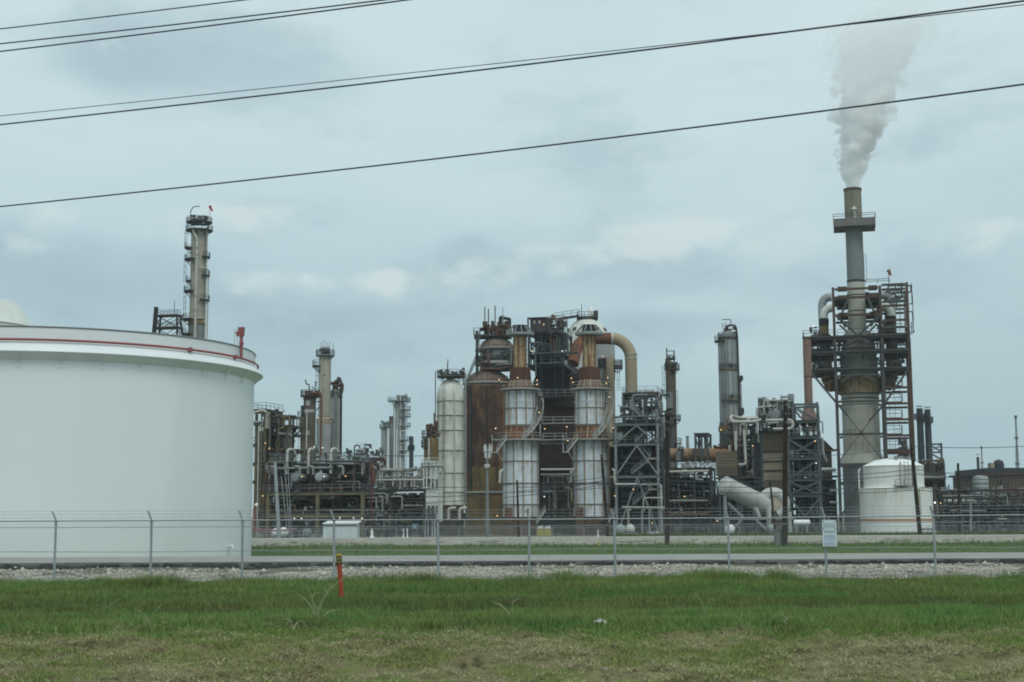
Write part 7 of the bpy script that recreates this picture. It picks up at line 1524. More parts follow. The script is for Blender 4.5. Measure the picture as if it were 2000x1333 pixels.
# ------------------------------------------------------------------ small white tank, twin stacks, right background
def white_tank():
    Y = 226
    t = thing('white_tank', 'small white two tier storage tank with an orange stripe, right of the smoke stack', 'tank', (X(1750, 980, Y), Y + 7, G0))
    cy = Y + 5.8; cx, r = X(1750, 980, cy), S(68.5, cy); r2 = S(57, cy); cx2 = X(1747, 980, cy)
    part(MB().lathe(cx, cy, [(r, G0 - .3), (r, Z(1023, Y))], 72, cap=False), 'foot', WHITE, t)
    part(MB().lathe(cx, cy, [(r, Z(1023, Y)), (r + .02, Z(1023, Y) + .01), (r + .02, Z(1017.5, Y)), (r, Z(1017.5, Y))], 72, cap=False), 'orange_stripe', paint('stripe_orange', (.46, .27, .17), (.42, .25, .16), rough=.6), t)
    TW = rust_runs('tank_white_runs', paint('tank_white_run', (.74, .755, .72), (.68, .70, .65), (.46, .45, .32), .10, .5, .5, .3), [Z(956.5, Y), Z(912.5, Y)], 3.4, (.42, .39, .26), 2)
    part(MB().lathe(cx, cy, [(r, Z(1017.5, Y)), (r, Z(957, Y)), (r2 * .9, Z(954, Y))], 72, cap=False), 'lower_shell', TW, t)
    part(MB().lathe(cx2, cy, [(r2, Z(956, Y)), (r2, Z(913, Y))], 64, cap=False), 'upper_shell', TW, t)
    for p in (972, 987, 1002): part(MB().ring(cx, cy, r, Z(p, Y), .018, 72), 'plate_seam', TW, t)
    for p in (927, 942): part(MB().ring(cx2, cy, r2, Z(p, Y), .018, 64), 'plate_seam', TW, t)
    part(MB().lathe(cx2, cy, [(r2 + .08, Z(913.5, Y)), (r2 + .1, Z(912, Y)), (r2 * .62, Z(901, Y)), (r2 * .3, Z(897.5, Y)), (0, Z(897, Y))], 64), 'roof', WHITE, t)
    part(MB().ring(cx, cy, r, Z(957, Y), .08, 72), 'rim', WHITE, t); part(MB().ring(cx2, cy, r2, Z(913, Y), .07, 64), 'rim', WHITE, t)
    P = lambda x, y, dy=0: (X(x, 960, Y), cy - r2 - .4 + dy, Z(y, Y, x))
    d = part(MB().box(P(1748, 0)[0], P(1782, 0)[0], cy - r2 - 1.4, cy - r2 - .05, Z(953.5, Y), Z(951.5, Y)), 'platform', STEEL_GREY, t, smooth=False); part(rail_line(MB(), [P(1748, 951.5, -.9), P(1782, 951.5, -.9)], 1.2, 1.0, .08), 'handrail', RAIL, d, smooth=False)
    ladder(t, (P(1774, 0)[0], cy - r2 - .3), Z(951, Y), Z(905, Y), RAIL, w=.7)
    for x, m in ((1763, PIPE_PALE), (1786, PIPE_GREY)): pipe_run(t, [P(x, 902, .2), P(x, 953, .2)], S(1.6, Y), m)
    sx = X(1796, 960, Y); sa = math.acos((sx - cx) / r); k = paint('algae_stain', (.30, .32, .20), (.36, .37, .27), rough=.7, scale=1.2)
    part(MB().lathe(cx, cy, [(r + .012, Z(1010, Y)), (r + .012, Z(959, Y))], 5, -sa - .05, -sa + .05, cap=False), 'overflow_strip', k, t)
    pipe_run(t, [P(1695, 957, 5), P(1695, 917, 5), P(1699, 914, 5)], S(1.2, Y), WHITE); fittings(t, 1750, 1785, 892, 903, cy - 3, cy, 26, PIPE_GREY, 3, .15, .5); part(MB().box(P(1752, 0)[0], P(1790, 0)[0], cy - 2, cy + 1, Z(899, Y), Z(897.5, Y)), 'roof_deck', DECK_PALE, t, smooth=False)
white_tank()
def twin_stacks():
    Y = 345
    for i, (xa, xb, top, pl, lb) in enumerate([(1791.5, 1804.5, 797, 823, 'taller left one of the twin dark blue grey stacks behind the small white tank'), (1807, 1819.5, 799, 829, 'right one of the twin dark blue grey stacks behind the small white tank')]):
        t = thing('twin_stack', lb, 'stack', (X((xa + xb) / 2, 850, Y), Y, G0)); cx, cy, r = vessel(t, xa, xb, [(930, 1.05), (top + 1, .95)], Y, BLACK_STACK, py=850, z0=G0, seg=28)
        part(MB().lathe(cx, cy, [(r * .97, Z(top + 2, Y)), (r * .97, Z(top, Y)), (r * .8, Z(top, Y))], 28, cap=False), 'rim', GREY, t); ring_platform(t, cx, cy, r, r * 1.7, Z(pl, Y), rail=STEEL, deck=STEEL)
        for p in (850, 880): part(MB().ring(cx, cy, r + .02, Z(p, Y), .07, 24), 'seam_ring', BLACK_STACK, t)
    Y = 330
    t = thing('lattice_steelwork', 'pale lattice steel frame standing right of the twin dark stacks', 'steel frame', (X(1830, 885, Y), Y, G0)); frame(t, [1818, 1840], [866, 882, 898, 912], Y, 3, STEEL_BLUE, .3, decks=(), braces=[(0, 0, 'x'), (0, 1, '\\'), (0, 2, '/')], xpy=900)
    t = thing('vent_scrubber', 'slim grey vent column between the small white tank and the twin stacks', 'process column', (X(1768, 880, 300), 300, G0))
    vessel(t, 1763, 1773, [(930, 1), (862, 1), (856, .6)], 300, GREY_MID, py=880, z0=G0, seg=16); fittings(t, 1760, 1775, 852, 896, 298, 301, 30, STEEL, 3, .2, .7); ring_platform(t, X(1768, 880, 300), 300, .5, 1.5, Z(893, 300), rail=STEEL)
    Y = 290
    t = thing('rusty_process_frame', 'crowded rusty frame of pipes under the twin dark stacks', 'process structure', (X(1826, 940, Y), Y, G0))
    frame(t, [1803, 1824, 1845], [905, 937, 958], Y, 6, STEEL, .32, decks=(1, 2), rails=(1,), xpy=950); part(MB().box(X(1806, 940, Y), X(1843, 940, Y), Y + 4, Y + 5.6, G0, Z(908, Y)), 'dark_backing', STEEL_BLACK, t, smooth=False); part(MB().tube([(X(1800, 937, Y), Y - .6, Z(937, Y)), (X(1842, 937, Y), Y - .6, Z(937, Y))], .35, 8), 'header_pipe', PIPE_GREY, t)  # black box added behind the frame to imitate its shaded interior
    random_pipes(t, 1803, 1850, 900, 1040, Y, Y + 5, 50, [PIPE_RUST, PIPE_DARK, PIPE_GREY, OLIVE], .07, .25, 95, .6); fittings(t, 1803, 1850, 898, 1040, Y, Y + 5, 170, STEEL_RUST, 96, .15, .55)
twin_stacks()
def right_side():
    Y = 300
    t = thing('brown_building', 'brown clad building with a dark parapet and a round black roof vent at far right', 'building', (X(1990, 980, Y), Y, G0))
    x0, x1 = X(1926, 980, Y), X(2120, 980, Y); z1 = Z(928, Y, 1990)
    part(MB().box(x0, x1, Y, Y + 22, G0, z1), 'wall', BROWN, t, smooth=False)
    n = 26
    for k in range(n): a = x0 + (x1 - x0) * k / n; part(MB().box(a + .03, a + (x1 - x0) / n - .06, Y - .14, Y - .003, G0, z1 - .2), 'panel', BROWN, t, smooth=False)
    part(MB().box(x0 - .8, x1, Y - .6, Y + 22.4, z1, z1 + .5), 'eave', STEEL_RUST, t, smooth=False)
    part(MB().box(x0 + .4, x1, Y + .3, Y + 21.5, z1 + .5, Z(914, Y, 1990)), 'parapet', BLACK_STACK, t, smooth=False)
    c = X(1963, 905, Y); part(MB().lathe(c, Y + 4, [(S(11, Y), z1 + .5), (S(11, Y), Z(906, Y, 1963)), (S(9, Y), Z(900, Y, 1963)), (S(4, Y), Z(897, Y, 1963)), (0, Z(896.5, Y, 1963))], 8), 'roof_vent', BLACK_STACK, t, smooth=False)
    part(MB().box(X(1945, 915, Y), X(1952, 915, Y), Y + 3, Y + 5, z1 + .5, Z(908, Y)), 'roof_box', DUCT, t, smooth=False)
    for p, q in ((978, 1998), (1950, 1960)): part(MB().tube([(X(q - 40, 990, Y), Y - 1, Z(990, Y)), (X(q + 60, 990, Y), Y - 1, Z(991, Y))], .2, 6), 'wall_pipe', RAIL, t)
    part(MB().bar((X(1955, 1000, Y), Y - 1.5, G0), (X(1955, 950, Y), Y - 1.5, z1 - 1), 1.1), 'buttress', STEEL, t, smooth=False)
    Y = 285
    t = thing('grey_silo', 'pale grey banded silo against the left side of the brown building', 'silo', (X(1916, 960, Y), Y, G0)); cx, cy, r = vessel(t, 1901, 1931, [(993, 1), (937, 1), (931, .9), (929, .3)], Y, GREY, py=960, z0=G0)
    for p in (948, 957, 968): part(MB().lathe(cx, cy, [(r + .02, Z(p + 4, Y)), (r + .02, Z(p, Y))], 36, cap=False), 'dark_band', GREY_MID, t)
    Y = 262
    t = thing('white_drum', 'long white horizontal drum on a dark rack, right of the small white tank', 'horizontal drum', (X(1875, 980, Y), Y, Z(990, Y))); drum(t, 1876, 979, Y, S(4.8, Y), S(62, Y), 'x', WHITE, 'shell'); pipe_run(t, [(X(1886, 985, Y), Y - .6, Z(983, Y)), (X(1902, 985, Y), Y - .6, Z(984, Y)), (X(1903, 985, Y), Y - .6, Z(990, Y))], .3, WHITE)
    for x in (1855, 1895): part(MB().box(X(x, 985, Y) - .3, X(x, 985, Y) + .3, Y - .4, Y + .4, Z(990, Y), Z(982, Y)), 'saddle', STEEL, t, smooth=False)
    t = thing('pipe_rack', 'long dark pipe rack running to the right edge below the white drum', 'pipe rack', (X(1920, 1000, 258), 258, G0)); Y = 258
    frame(t, [1846, 1880, 1912, 1948, 1984, 2020], [972, 990, 1010], Y, 8, STEEL, .3, decks=(1,), rails=(), xpy=1000)
    P = lambda x, y, dy=-.4: (X(x, 980, Y), Y + dy, Z(y, Y, x))
    pipe_run(t, [P(1845, 969), P(1964, 968), P(1965, 988)], S(1.2, Y), PIPE_GREY); pipe_run(t, [P(1858, 998), P(1925, 998)], S(1.2, Y), PIPE_GREY); part(MB().tube([P(1945, 1014), P(1962, 1014)], S(1, Y), 8), 'pipe', PIPE_PALE, t); pipe_run(t, [P(1894, 1040), P(1897, 975)], .22, PIPE_GREY)
    part(MB().box(X(1850, 1000, Y), X(2030, 1000, Y), Y + 6, Y + 7, G0, Z(992, Y)), 'dark_backing', STEEL_BLACK, t, smooth=False)  # black backing added behind the rack, shade put into its colour
    random_pipes(t, 1846, 2010, 958, 1042, Y, Y + 6, 90, [PIPE_DARK, PIPE_GREY, PIPE_RUST, STEEL_BLUE, PIPE_DARK], .06, .2, 97); fittings(t, 1846, 2010, 950, 1042, Y, Y + 6, 260, PIPE_GREY, 98, .12, .45)
    for (px, top, w, lb, Y, m) in ((1910.5, 893, 5.5, 'short dark far stack beside the lattice flare', 520, BLACK_STACK),): 
        t = thing('far_stack', lb, 'stack', (X(px, 910, Y), Y, G0)); vessel(t, px - w / 2, px + w / 2, [(950, 1), (top, .95)], Y, m, py=910, z0=G0, seg=16); part(MB().ring(X(px, 910, Y), Y, S(w * .5, Y), Z(top, Y), .12, 16), 'rim', STEEL, t)
    for px, top, lean, w, lb in ((1916.5, 877, 1.5, 1.6, 'short far flare stack above the grey silo'), (1984, 817, -2.5, 2.3, 'tall thin far flare stack above the brown building')):
        Y = 560; t = thing('flare_stack', lb, 'flare stack', (X(px, 930, Y), Y, G0)); a, b = Vector((X(px, 880, Y), Y, G0)), Vector((X(px + lean * .4, 850, Y) - S(lean, Y), Y, Z(top, Y, px)))
        part(MB().tube([a, b], S(w, Y), 10, S(w * .7, Y)), 'shaft', GREY_MID, t); part(MB().tube([b, b + Vector((0, 0, S(5, Y)))], S(w * 1.2, Y), 10), 'tip', STEEL, t)
        for k in (.55, .8): q = a + (b - a) * k; part(MB().tube([q, q + Vector((0, 0, .5))], S(w * 2.0, Y), 10), 'ring', STEEL, t)
        for s in (-1, 1): part(MB().tube([a + (b - a) * .95, a + Vector((s * S(w * 3.4, Y), 0, 0))], .08, 4), 'guy', STEEL, t)
right_side()

# ------------------------------------------------------------------ small things on the plant ground
def perimeter():
    Y = 152; t = thing('plant_fence', 'low far chain link fence along the plant behind the berm', 'fence', (0, Y, -.5)); x = X(470, 1040, Y); z = lambda q: -.4; k = 0
    x1 = X(2040, 1040, Y); h = .95
    while x < x1: part(MB().tube([(x, Y, -.6), (x, Y, -.4 + h)], .03, 5), 'post', GALV_POLE, t); x += 3.4
    part(MB().tube([(X(470, 1040, Y), Y, -.4 + h), (x1, Y, -.4 + h)], .022, 5), 'top_rail', GALV_POLE, t)
    mb = MB(); x = X(470, 1040, Y); a = .006
    while x < x1:
        for d in (1, -1): n0 = len(mb.v); mb.v += [(x - a, Y, -.45), (x + a, Y, -.45), (x + a + d * h, Y, -.45 + h + .04), (x - a + d * h, Y, -.45 + h + .04)]; mb.f.append((n0, n0 + 1, n0 + 2, n0 + 3))
        x += .14
    part(mb, 'chain_link_mesh', GALV_POLE, t, smooth=False, kind='stuff')
perimeter()
def shed():
    Y = 142; t = thing('white_shed', 'white equipment shed with a ribbed sloping roof behind the fence', 'shed', (X(663, 1050, Y), Y, -.4))
    x0, x1, z0, z1 = X(631, 1030, Y), X(697, 1030, Y), -.5, Z(1022, Y, 663)
    SH = paint('shed_white', (.62, .70, .71), (.57, .64, .65), rough=.5)
    part(MB().box(x0, x1, Y, Y + 2.4, z0, z1), 'wall', SH, t, smooth=False)
    n = 11
    for k in range(n): a = x0 + (x1 - x0) * k / n; part(MB().box(a + .012, a + (x1 - x0) / n - .02, Y - .035, Y - .003, z0, z1 - .28), 'panel', SH, t, smooth=False)
    part(MB().add([(x0 - .05, Y - .2, z1 - .02), (x1 + .05, Y - .2, z1 - .02), (x1 + .2, Y + 2.5, z1 + .2), (x0 + .2, Y + 2.5, z1 + .2), (x0 - .05, Y - .2, z1 - .1), (x1 + .05, Y - .2, z1 - .1), (x1 + .2, Y + 2.5, z1 + .1), (x0 + .2, Y + 2.5, z1 + .1)], [(0, 1, 2, 3), (7, 6, 5, 4), (0, 4, 5, 1), (1, 5, 6, 2), (2, 6, 7, 3), (3, 7, 4, 0)]), 'roof', WHITE, t, smooth=False)
    for k in range(14): a = x0 + (x1 - x0) * (k + .5) / 14; part(MB().bar((a, Y - .2, z1 + .01), (a + .12, Y + 2.5, z1 + .22), .05), 'roof_rib', WHITE, t, smooth=False)
    part(MB().box(x0 - .03, x1 + .03, Y - .06, Y - .036, z1 - .28, z1 - .20), 'trim', STEEL_GREY, t, smooth=False)
    for px in (659, 686): part(MB().lathe(X(px, 1015, Y), Y + 2, [(.06, z1 + .2), (.06, z1 + .5), (.12, z1 + .55), (0, z1 + .62)], 8), 'roof_vent', WHITE, t)
shed()
def porta():
    Y = 165
    def one(px, lb):
        x = X(px, 1038, Y); z = -.62; t = thing('portable_toilet', lb, 'portable toilet', (x, Y, z), 'portable toilets'); w = S(6.6, Y)
        part(MB().box(x - w, x + w, Y, Y + w * 2, z, Z(1032.5, Y, px)), 'cabin', YELLOW, t, smooth=False); part(MB().box(x - w * .7, x + w * .7, Y - .04, Y - .003, z + .1, Z(1034, Y, px)), 'door', YELLOW, t, smooth=False)
        zt_ = Z(1032.5, Y, px); mb = MB()
        for i in range(7): a = PI * i / 6; mb.v += [(x - w * 1.05 * math.cos(a), Y - .06, zt_ + .24 * math.sin(a)), (x - w * 1.05 * math.cos(a), Y + w * 2.06, zt_ + .24 * math.sin(a))]
        mb.f += [(2 * i, 2 * i + 1, 2 * i + 3, 2 * i + 2) for i in range(6)] + [tuple(2 * i for i in range(7)), tuple(2 * i + 1 for i in range(7))[::-1]]
        part(mb, 'roof', WHITE, t); part(MB().tube([(x + w * .5, Y + w, zt_), (x + w * .5, Y + w, zt_ + .4)], .04, 6), 'vent_pipe', WHITE, t)
    one(1055.5, 'left of the two yellow portable toilets with white roofs'); one(1070, 'right of the two yellow portable toilets with white roofs')
porta()
def vehicles():
    def car(px, py, Y, wpx, col, lb, cat, hood=True):
        c = X(px, py, Y); w = S(wpx, Y) / 2; z = float(np.interp(Y, PY, PZ)); t = thing('parked_' + cat, lb, cat, (c, Y, z))
        B = paint('car_' + cat + lb[:4], col, col, rough=.25, streak=.05); G = paint('car_glass', (.03, .035, .04), (.02, .025, .03), rough=.1); T = paint('tyre', (.015, .015, .015), rough=.9)
        k = w / 2.2; prof = [(-2.2, .35), (-2.18, .8), (-1.95, .95), (-1.2, 1.0), (-.75, 1.48), (1.0, 1.52), (1.75, .98), (2.15, .85), (2.2, .35)] if hood else [(-2.2, .35), (-2.2, 1.2), (-1.9, 1.75), (1.5, 1.8), (1.95, 1.1), (2.2, .95), (2.2, .35)]
        mb = MB(); n = len(prof); mb.v = [(c + a * k, Y, z + b * k) for a, b in prof] + [(c + a * k, Y + 1.8 * k, z + b * k) for a, b in prof]
        mb.f = [(i, (i + 1) % n, n + (i + 1) % n, n + i) for i in range(n)] + [tuple(range(n))[::-1], tuple(range(n, 2 * n))]
        part(mb, 'body', B, t, smooth=False)
        for a, b in (((-.95, -.1), (0, .9)) if hood else ((-1.7, -.6), (-.4, .5), (.7, 1.6))): part(MB().box(c + a * k, c + b * k, Y - .012, Y - .003, z + (1.03 if hood else 1.2) * k, z + (1.4 if hood else 1.6) * k), 'window', G, t, smooth=False)
        for a in (-1.4, 1.35):
            wl = part(MB().tube([(c + a * k, Y - .03, z + .34 * k), (c + a * k, Y + .2, z + .34 * k)], .34 * k, 14), 'wheel', T, t); part(MB().tube([(c + a * k, Y - .045, z + .34 * k), (c + a * k, Y - .031, z + .34 * k)], .2 * k, 10), 'rim', STEEL_GREY, wl)
        for a, m in ((-2.17, RED), (2.0, WHITE)): part(MB().box(c + a * k - .03, c + a * k + .14, Y - .02, Y - .003, z + .7 * k, z + .84 * k), 'light', m, t, smooth=False)
    car(1277, 1040, 172, 27, (.62, .65, .66), 'white car parked beyond the berm in front of the stair tower', 'car')
    car(1232, 1038, 182, 26, (.30, .32, .33), 'grey pickup sized car half hidden by drums left of the white car', 'car')
    car(1812, 1038, 160, 32, (.60, .63, .64), 'white van with a dark window parked by the foot of the small white tank', 'van', False)
vehicles()
def small_stuff():
    def hydrant(px, lb, Y=124, h=17, mat=WHITE):
        x = X(px, 1040, Y); z = float(np.interp(Y, PY, PZ)) + .0; H = S(h, Y); t = thing('vent_pipe', lb, 'vent pipe', (x, Y, z), 'white vent pipes on the berm'); part(MB().lathe(x, Y, [(.10, z - .1), (.10, z + .05), (.06, z + .12), (.042, z + .2), (.04, z + H * .7), (.06, z + H * .72), (.03, z + H)], 10), 'stem', mat, t); part(MB().lathe(x, Y, [(.08, z + H * .28), (.08, z + H * .34)], 10), 'flange', mat, t)
    hydrant(788, 'left one of the pair of slim white vent pipes on the berm'); hydrant(795.5, 'right one of the pair of slim white vent pipes on the berm', 124.3)
    hydrant(1168, 'short white post on the ground in front of the right clad column', 140, 13)
    Y = 112; x = X(726.5, 1040, Y); z = float(np.interp(Y, PY, PZ)); t = thing('valve_stand', 'white valve stand with a cross handle on the berm, below the red mast', 'valve', (x, Y, z)); part(MB().lathe(x, Y, [(.2, z - .1), (.2, z + .05), (.09, z + .22), (.09, z + .42), (.05, z + .5), (.05, z + .72)], 10), 'body', WHITE, t); part(MB().tube([(x - .17, Y, z + .5), (x + .12, Y, z + .5)], .04, 6), 'handle', WHITE, t)
    def pot(px, py, Y, r, lb, mat=GREY, name='round_tank', dome_=True):
        x = X(px, py, Y); z = float(np.interp(Y, PY, PZ)); R_ = S(r, Y); t = thing(name, lb, 'tank', (x, Y, z)); zc = Z(py, Y, px)
        part(MB().lathe(x, Y, [(R_ * math.sin(PI * i / 10), zc - R_ * math.cos(PI * i / 10)) for i in range(11)], 20), 'shell', mat, t)
        for s in (-.6, .6): part(MB().box(x + s * R_ - .05, x + s * R_ + .05, Y - .1, Y + .1, z, zc), 'leg', STEEL_GREY, t, smooth=False)
    pot(1426, 1034, 168, 9.5, 'small white ball shaped tank below the slanted duct', WHITE); pot(1212, 1034, 190, 10, 'pale rounded tank at the foot of the stair tower, left one', GREY); pot(1231, 1033, 192, 9, 'pale rounded tank at the foot of the stair tower, right one', WHITE_DIRTY); pot(1508, 1032, 175, 7, 'small grey tank behind the thick dark pole', GREY)
    pot(539, 1041, 160, 9, 'pale rounded tank just left of the grey steel pole', WHITE); pot(554, 1040, 160, 9.5, 'pale rounded tank just right of the grey steel pole', WHITE); pot(600, 1041, 165, 9, 'grey rounded tank left of the white shed', GREY_MID)
    Y = 195; t = thing('white_bullet', 'small white horizontal bullet tank left of the fence notice', 'tank', (X(1565, 1022, Y), Y, -1)); drum(t, 1566, 1021, Y, S(5.5, Y), S(32, Y), 'x', WHITE, 'shell'); 
    for x in (1556, 1576): part(MB().box(X(x, 1030, Y) - .12, X(x, 1030, Y) + .12, Y - .2, Y + .2, -1.2, Z(1022, Y)), 'saddle', STEEL_GREY, t, smooth=False)
    Y = 200; t = thing('blue_cabinet', 'blue equipment box behind the pair of white vent pipes', 'cabinet', (X(810, 1028, Y), Y, -1.1)); x0, x1 = X(804.5, 1028, Y), X(816, 1028, Y); part(MB().box(x0, x1, Y, Y + .6, Z(1034, Y, 810), Z(1023, Y, 810)), 'body', BLUE_BOX, t, smooth=False); part(MB().box((x0 + x1) / 2 - .12, (x0 + x1) / 2 + .12, Y - .01, Y - .003, Z(1030, Y, 810), Z(1027, Y, 810)), 'label_plate', WHITE, t, smooth=False)
    for x in (x0 + .1, x1 - .1): part(MB().bar((x, Y + .3, -1.2), (x, Y + .3, Z(1034, Y, 810)), .06), 'leg', STEEL_GREY, t, smooth=False)
    Y = 150; t = thing('red_pipe_stand', 'red fire water pipe rising beside the right edge of the huge white tank', 'fire pipe', (X(497, 1040, Y), Y, -.4)); P = lambda x, y: (X(x, 1020, Y), Y, Z(y, Y, x)); pipe_run(t, [P(480, 1033), P(530, 1037), P(580, 1035)], .08, RED_PIPE); pipe_run(t, [P(496, 1034), P(495, 994), P(499, 988)], .1, RED_PIPE, 8)
    part(MB().tube([P(499, 988), P(503, 984)], .2, 8, .12), 'monitor_nozzle', WHITE, t)
    for x in (500, 520, 548, 570): part(MB().bar(P(x, 1050), P(x, 1036), .06), 'support', STEEL_GREY, t, smooth=False)
    Y = 120; c = X(560, 1050, Y); t = thing('guard_rail', 'low pale handrail along the berm left of the white shed', 'handrail', (c, Y, -.1)); z = float(np.interp(Y, PY, PZ)); part(rail_line(MB(), [(X(500, 1050, Y), Y, z - .05), (X(628, 1050, Y), Y, z - .05)], .62, .62, .035), 'rail', GALV_POLE, t, smooth=False)
    Y = 79.5; x = X(1170, 1066, Y); z = float(np.interp(Y, PY, PZ)); t = thing('yellow_marker', 'small yellow marker post in the grass strip beyond the road', 'marker post', (x, Y, z)); part(MB().lathe(x, Y, [(.06, z), (.06, z + .22), (.08, z + .24), (.05, z + .32), (0, z + .34)], 8), 'post', YELLOW, t)
small_stuff()

# ------------------------------------------------------------------ lit lamps of the plant
def lamps():
    spots = [(975, 742, 264, 0, 'on the rusty dome behind the left riser'), (1011, 738, 262, 0, 'at the foot of the left rusting riser'), (1038, 686, 282, 0, 'under the dark cabin beside the left riser'), (1062, 634, 282, 0, 'on the wall of the dark cabin'),
             (1116, 739, 260, 0, 'left of the right rusting riser, upper one'), (1119, 747, 260, 0, 'left of the right rusting riser, lower one'), (1187, 738, 260, 0, 'right of the right rusting riser, upper one'), (1184, 749, 260, 0, 'right of the right rusting riser, lower one'),
             (1049, 743, 260, 0, 'right of the left rusting riser, upper one'), (1049, 751, 260, 0, 'right of the left rusting riser, lower one'), (1053, 806, 258, 0, 'beside the spiral stair of the left clad column'), (1190, 776, 258, 0, 'beside the spiral stair of the right clad column'),
             (1064, 838, 258, 0, 'below the middle walkway, left one'), (1107, 834, 258, 0, 'below the middle walkway, right one'), (1197, 836, 254, 0, 'at the landing right of the right clad column'), (1109, 861, 254, 0, 'at the stair landing left of the right clad column'),
             (1177, 696, 290, 0, 'on the pale block under the overhead duct'), (1201, 969, 252, 0, 'at the foot of the stair tower, left side'), (1237, 956, 252, 0, 'inside the stair tower'), (1274, 1022, 248, 0, 'low among the pipes under the stair tower'),
             (1098, 686, 282, 1, 'by the blue grey catwalk near the domed reactor'), (971, 1008, 250, 0, 'low in front of the rusty vessel'), (968, 837, 256, 1, 'on a post at the left clad column'), (1337, 970, 256, 0, 'inside the rack under the rusty drum'),
             (1401, 1018, 248, 0, 'under the slanted white duct'), (1470, 871, 250, 0, 'between the grey tower and the furnace'), (1408, 840, 305, 0, 'on the ochre flange of the grey tower'), (1592, 862, 246, 0, 'at the top right of the braced frame'), (1594, 905, 246, 1, 'at mid height of the braced frame'),
             (1589, 637, 274, 1, 'on the top left floor of the smoke stack tower'), (1772, 638, 274, 1, 'on the top right floor of the smoke stack tower'), (1837, 983, 240, 0, 'bright orange beside the small white tank'), (1826, 982, 240, 2, 'bright white beside the small white tank'),
             (518, 866, 232, 0, 'inside the olive brown process frame'), (526, 876, 232, 0, 'below the first in the olive brown process frame'), (590, 931, 222, 0, 'between the two round exchangers'), (633, 931, 222, 1, 'right of the round exchangers'), (675, 930, 224, 0, 'at the right end of the exchanger deck'), (513, 969, 222, 0, 'under the left end of the exchanger deck'),
             (575, 1013, 222, 1, 'under the low olive beam, left one'), (589, 1013, 222, 1, 'under the low olive beam, right one'), (614, 873, 224, 1, 'above the exchanger deck by the brown column'), (630, 875, 224, 1, 'above the exchanger deck by the tan column'), (707, 1013, 222, 1, 'over the right end of the white shed'), (1063, 970, 254, 1, 'on a post between the twin clad columns')]
    for px, py, Y, k, where in spots:
        c = W(px, py, Y); r = S(.95 if k != 2 else 1.7, Y)
        t = thing('lamp', 'lit %s lamp %s' % (('warm', 'pale', 'white')[k], where), 'lamp', c, 'lit lamps of the refinery')
        part(MB().lathe(c.x, c.y, [(0, c.z - r), (r * .8, c.z - r * .6), (r, c.z), (r * .7, c.z + r * .6)], 8), 'bulb', LAMP if k == 0 else LAMP_WHITE, t)
        part(MB().lathe(c.x, c.y, [(r * 1.1, c.z + r * .6), (r * .5, c.z + r * 1.1), (0, c.z + r * 1.2)], 8), 'hood', STEEL, t); part(MB().tube([(c.x, c.y + .1, c.z + r), (c.x, c.y + .1, c.z - r * 7)], .05, 4), 'post', STEEL, t)
lamps()

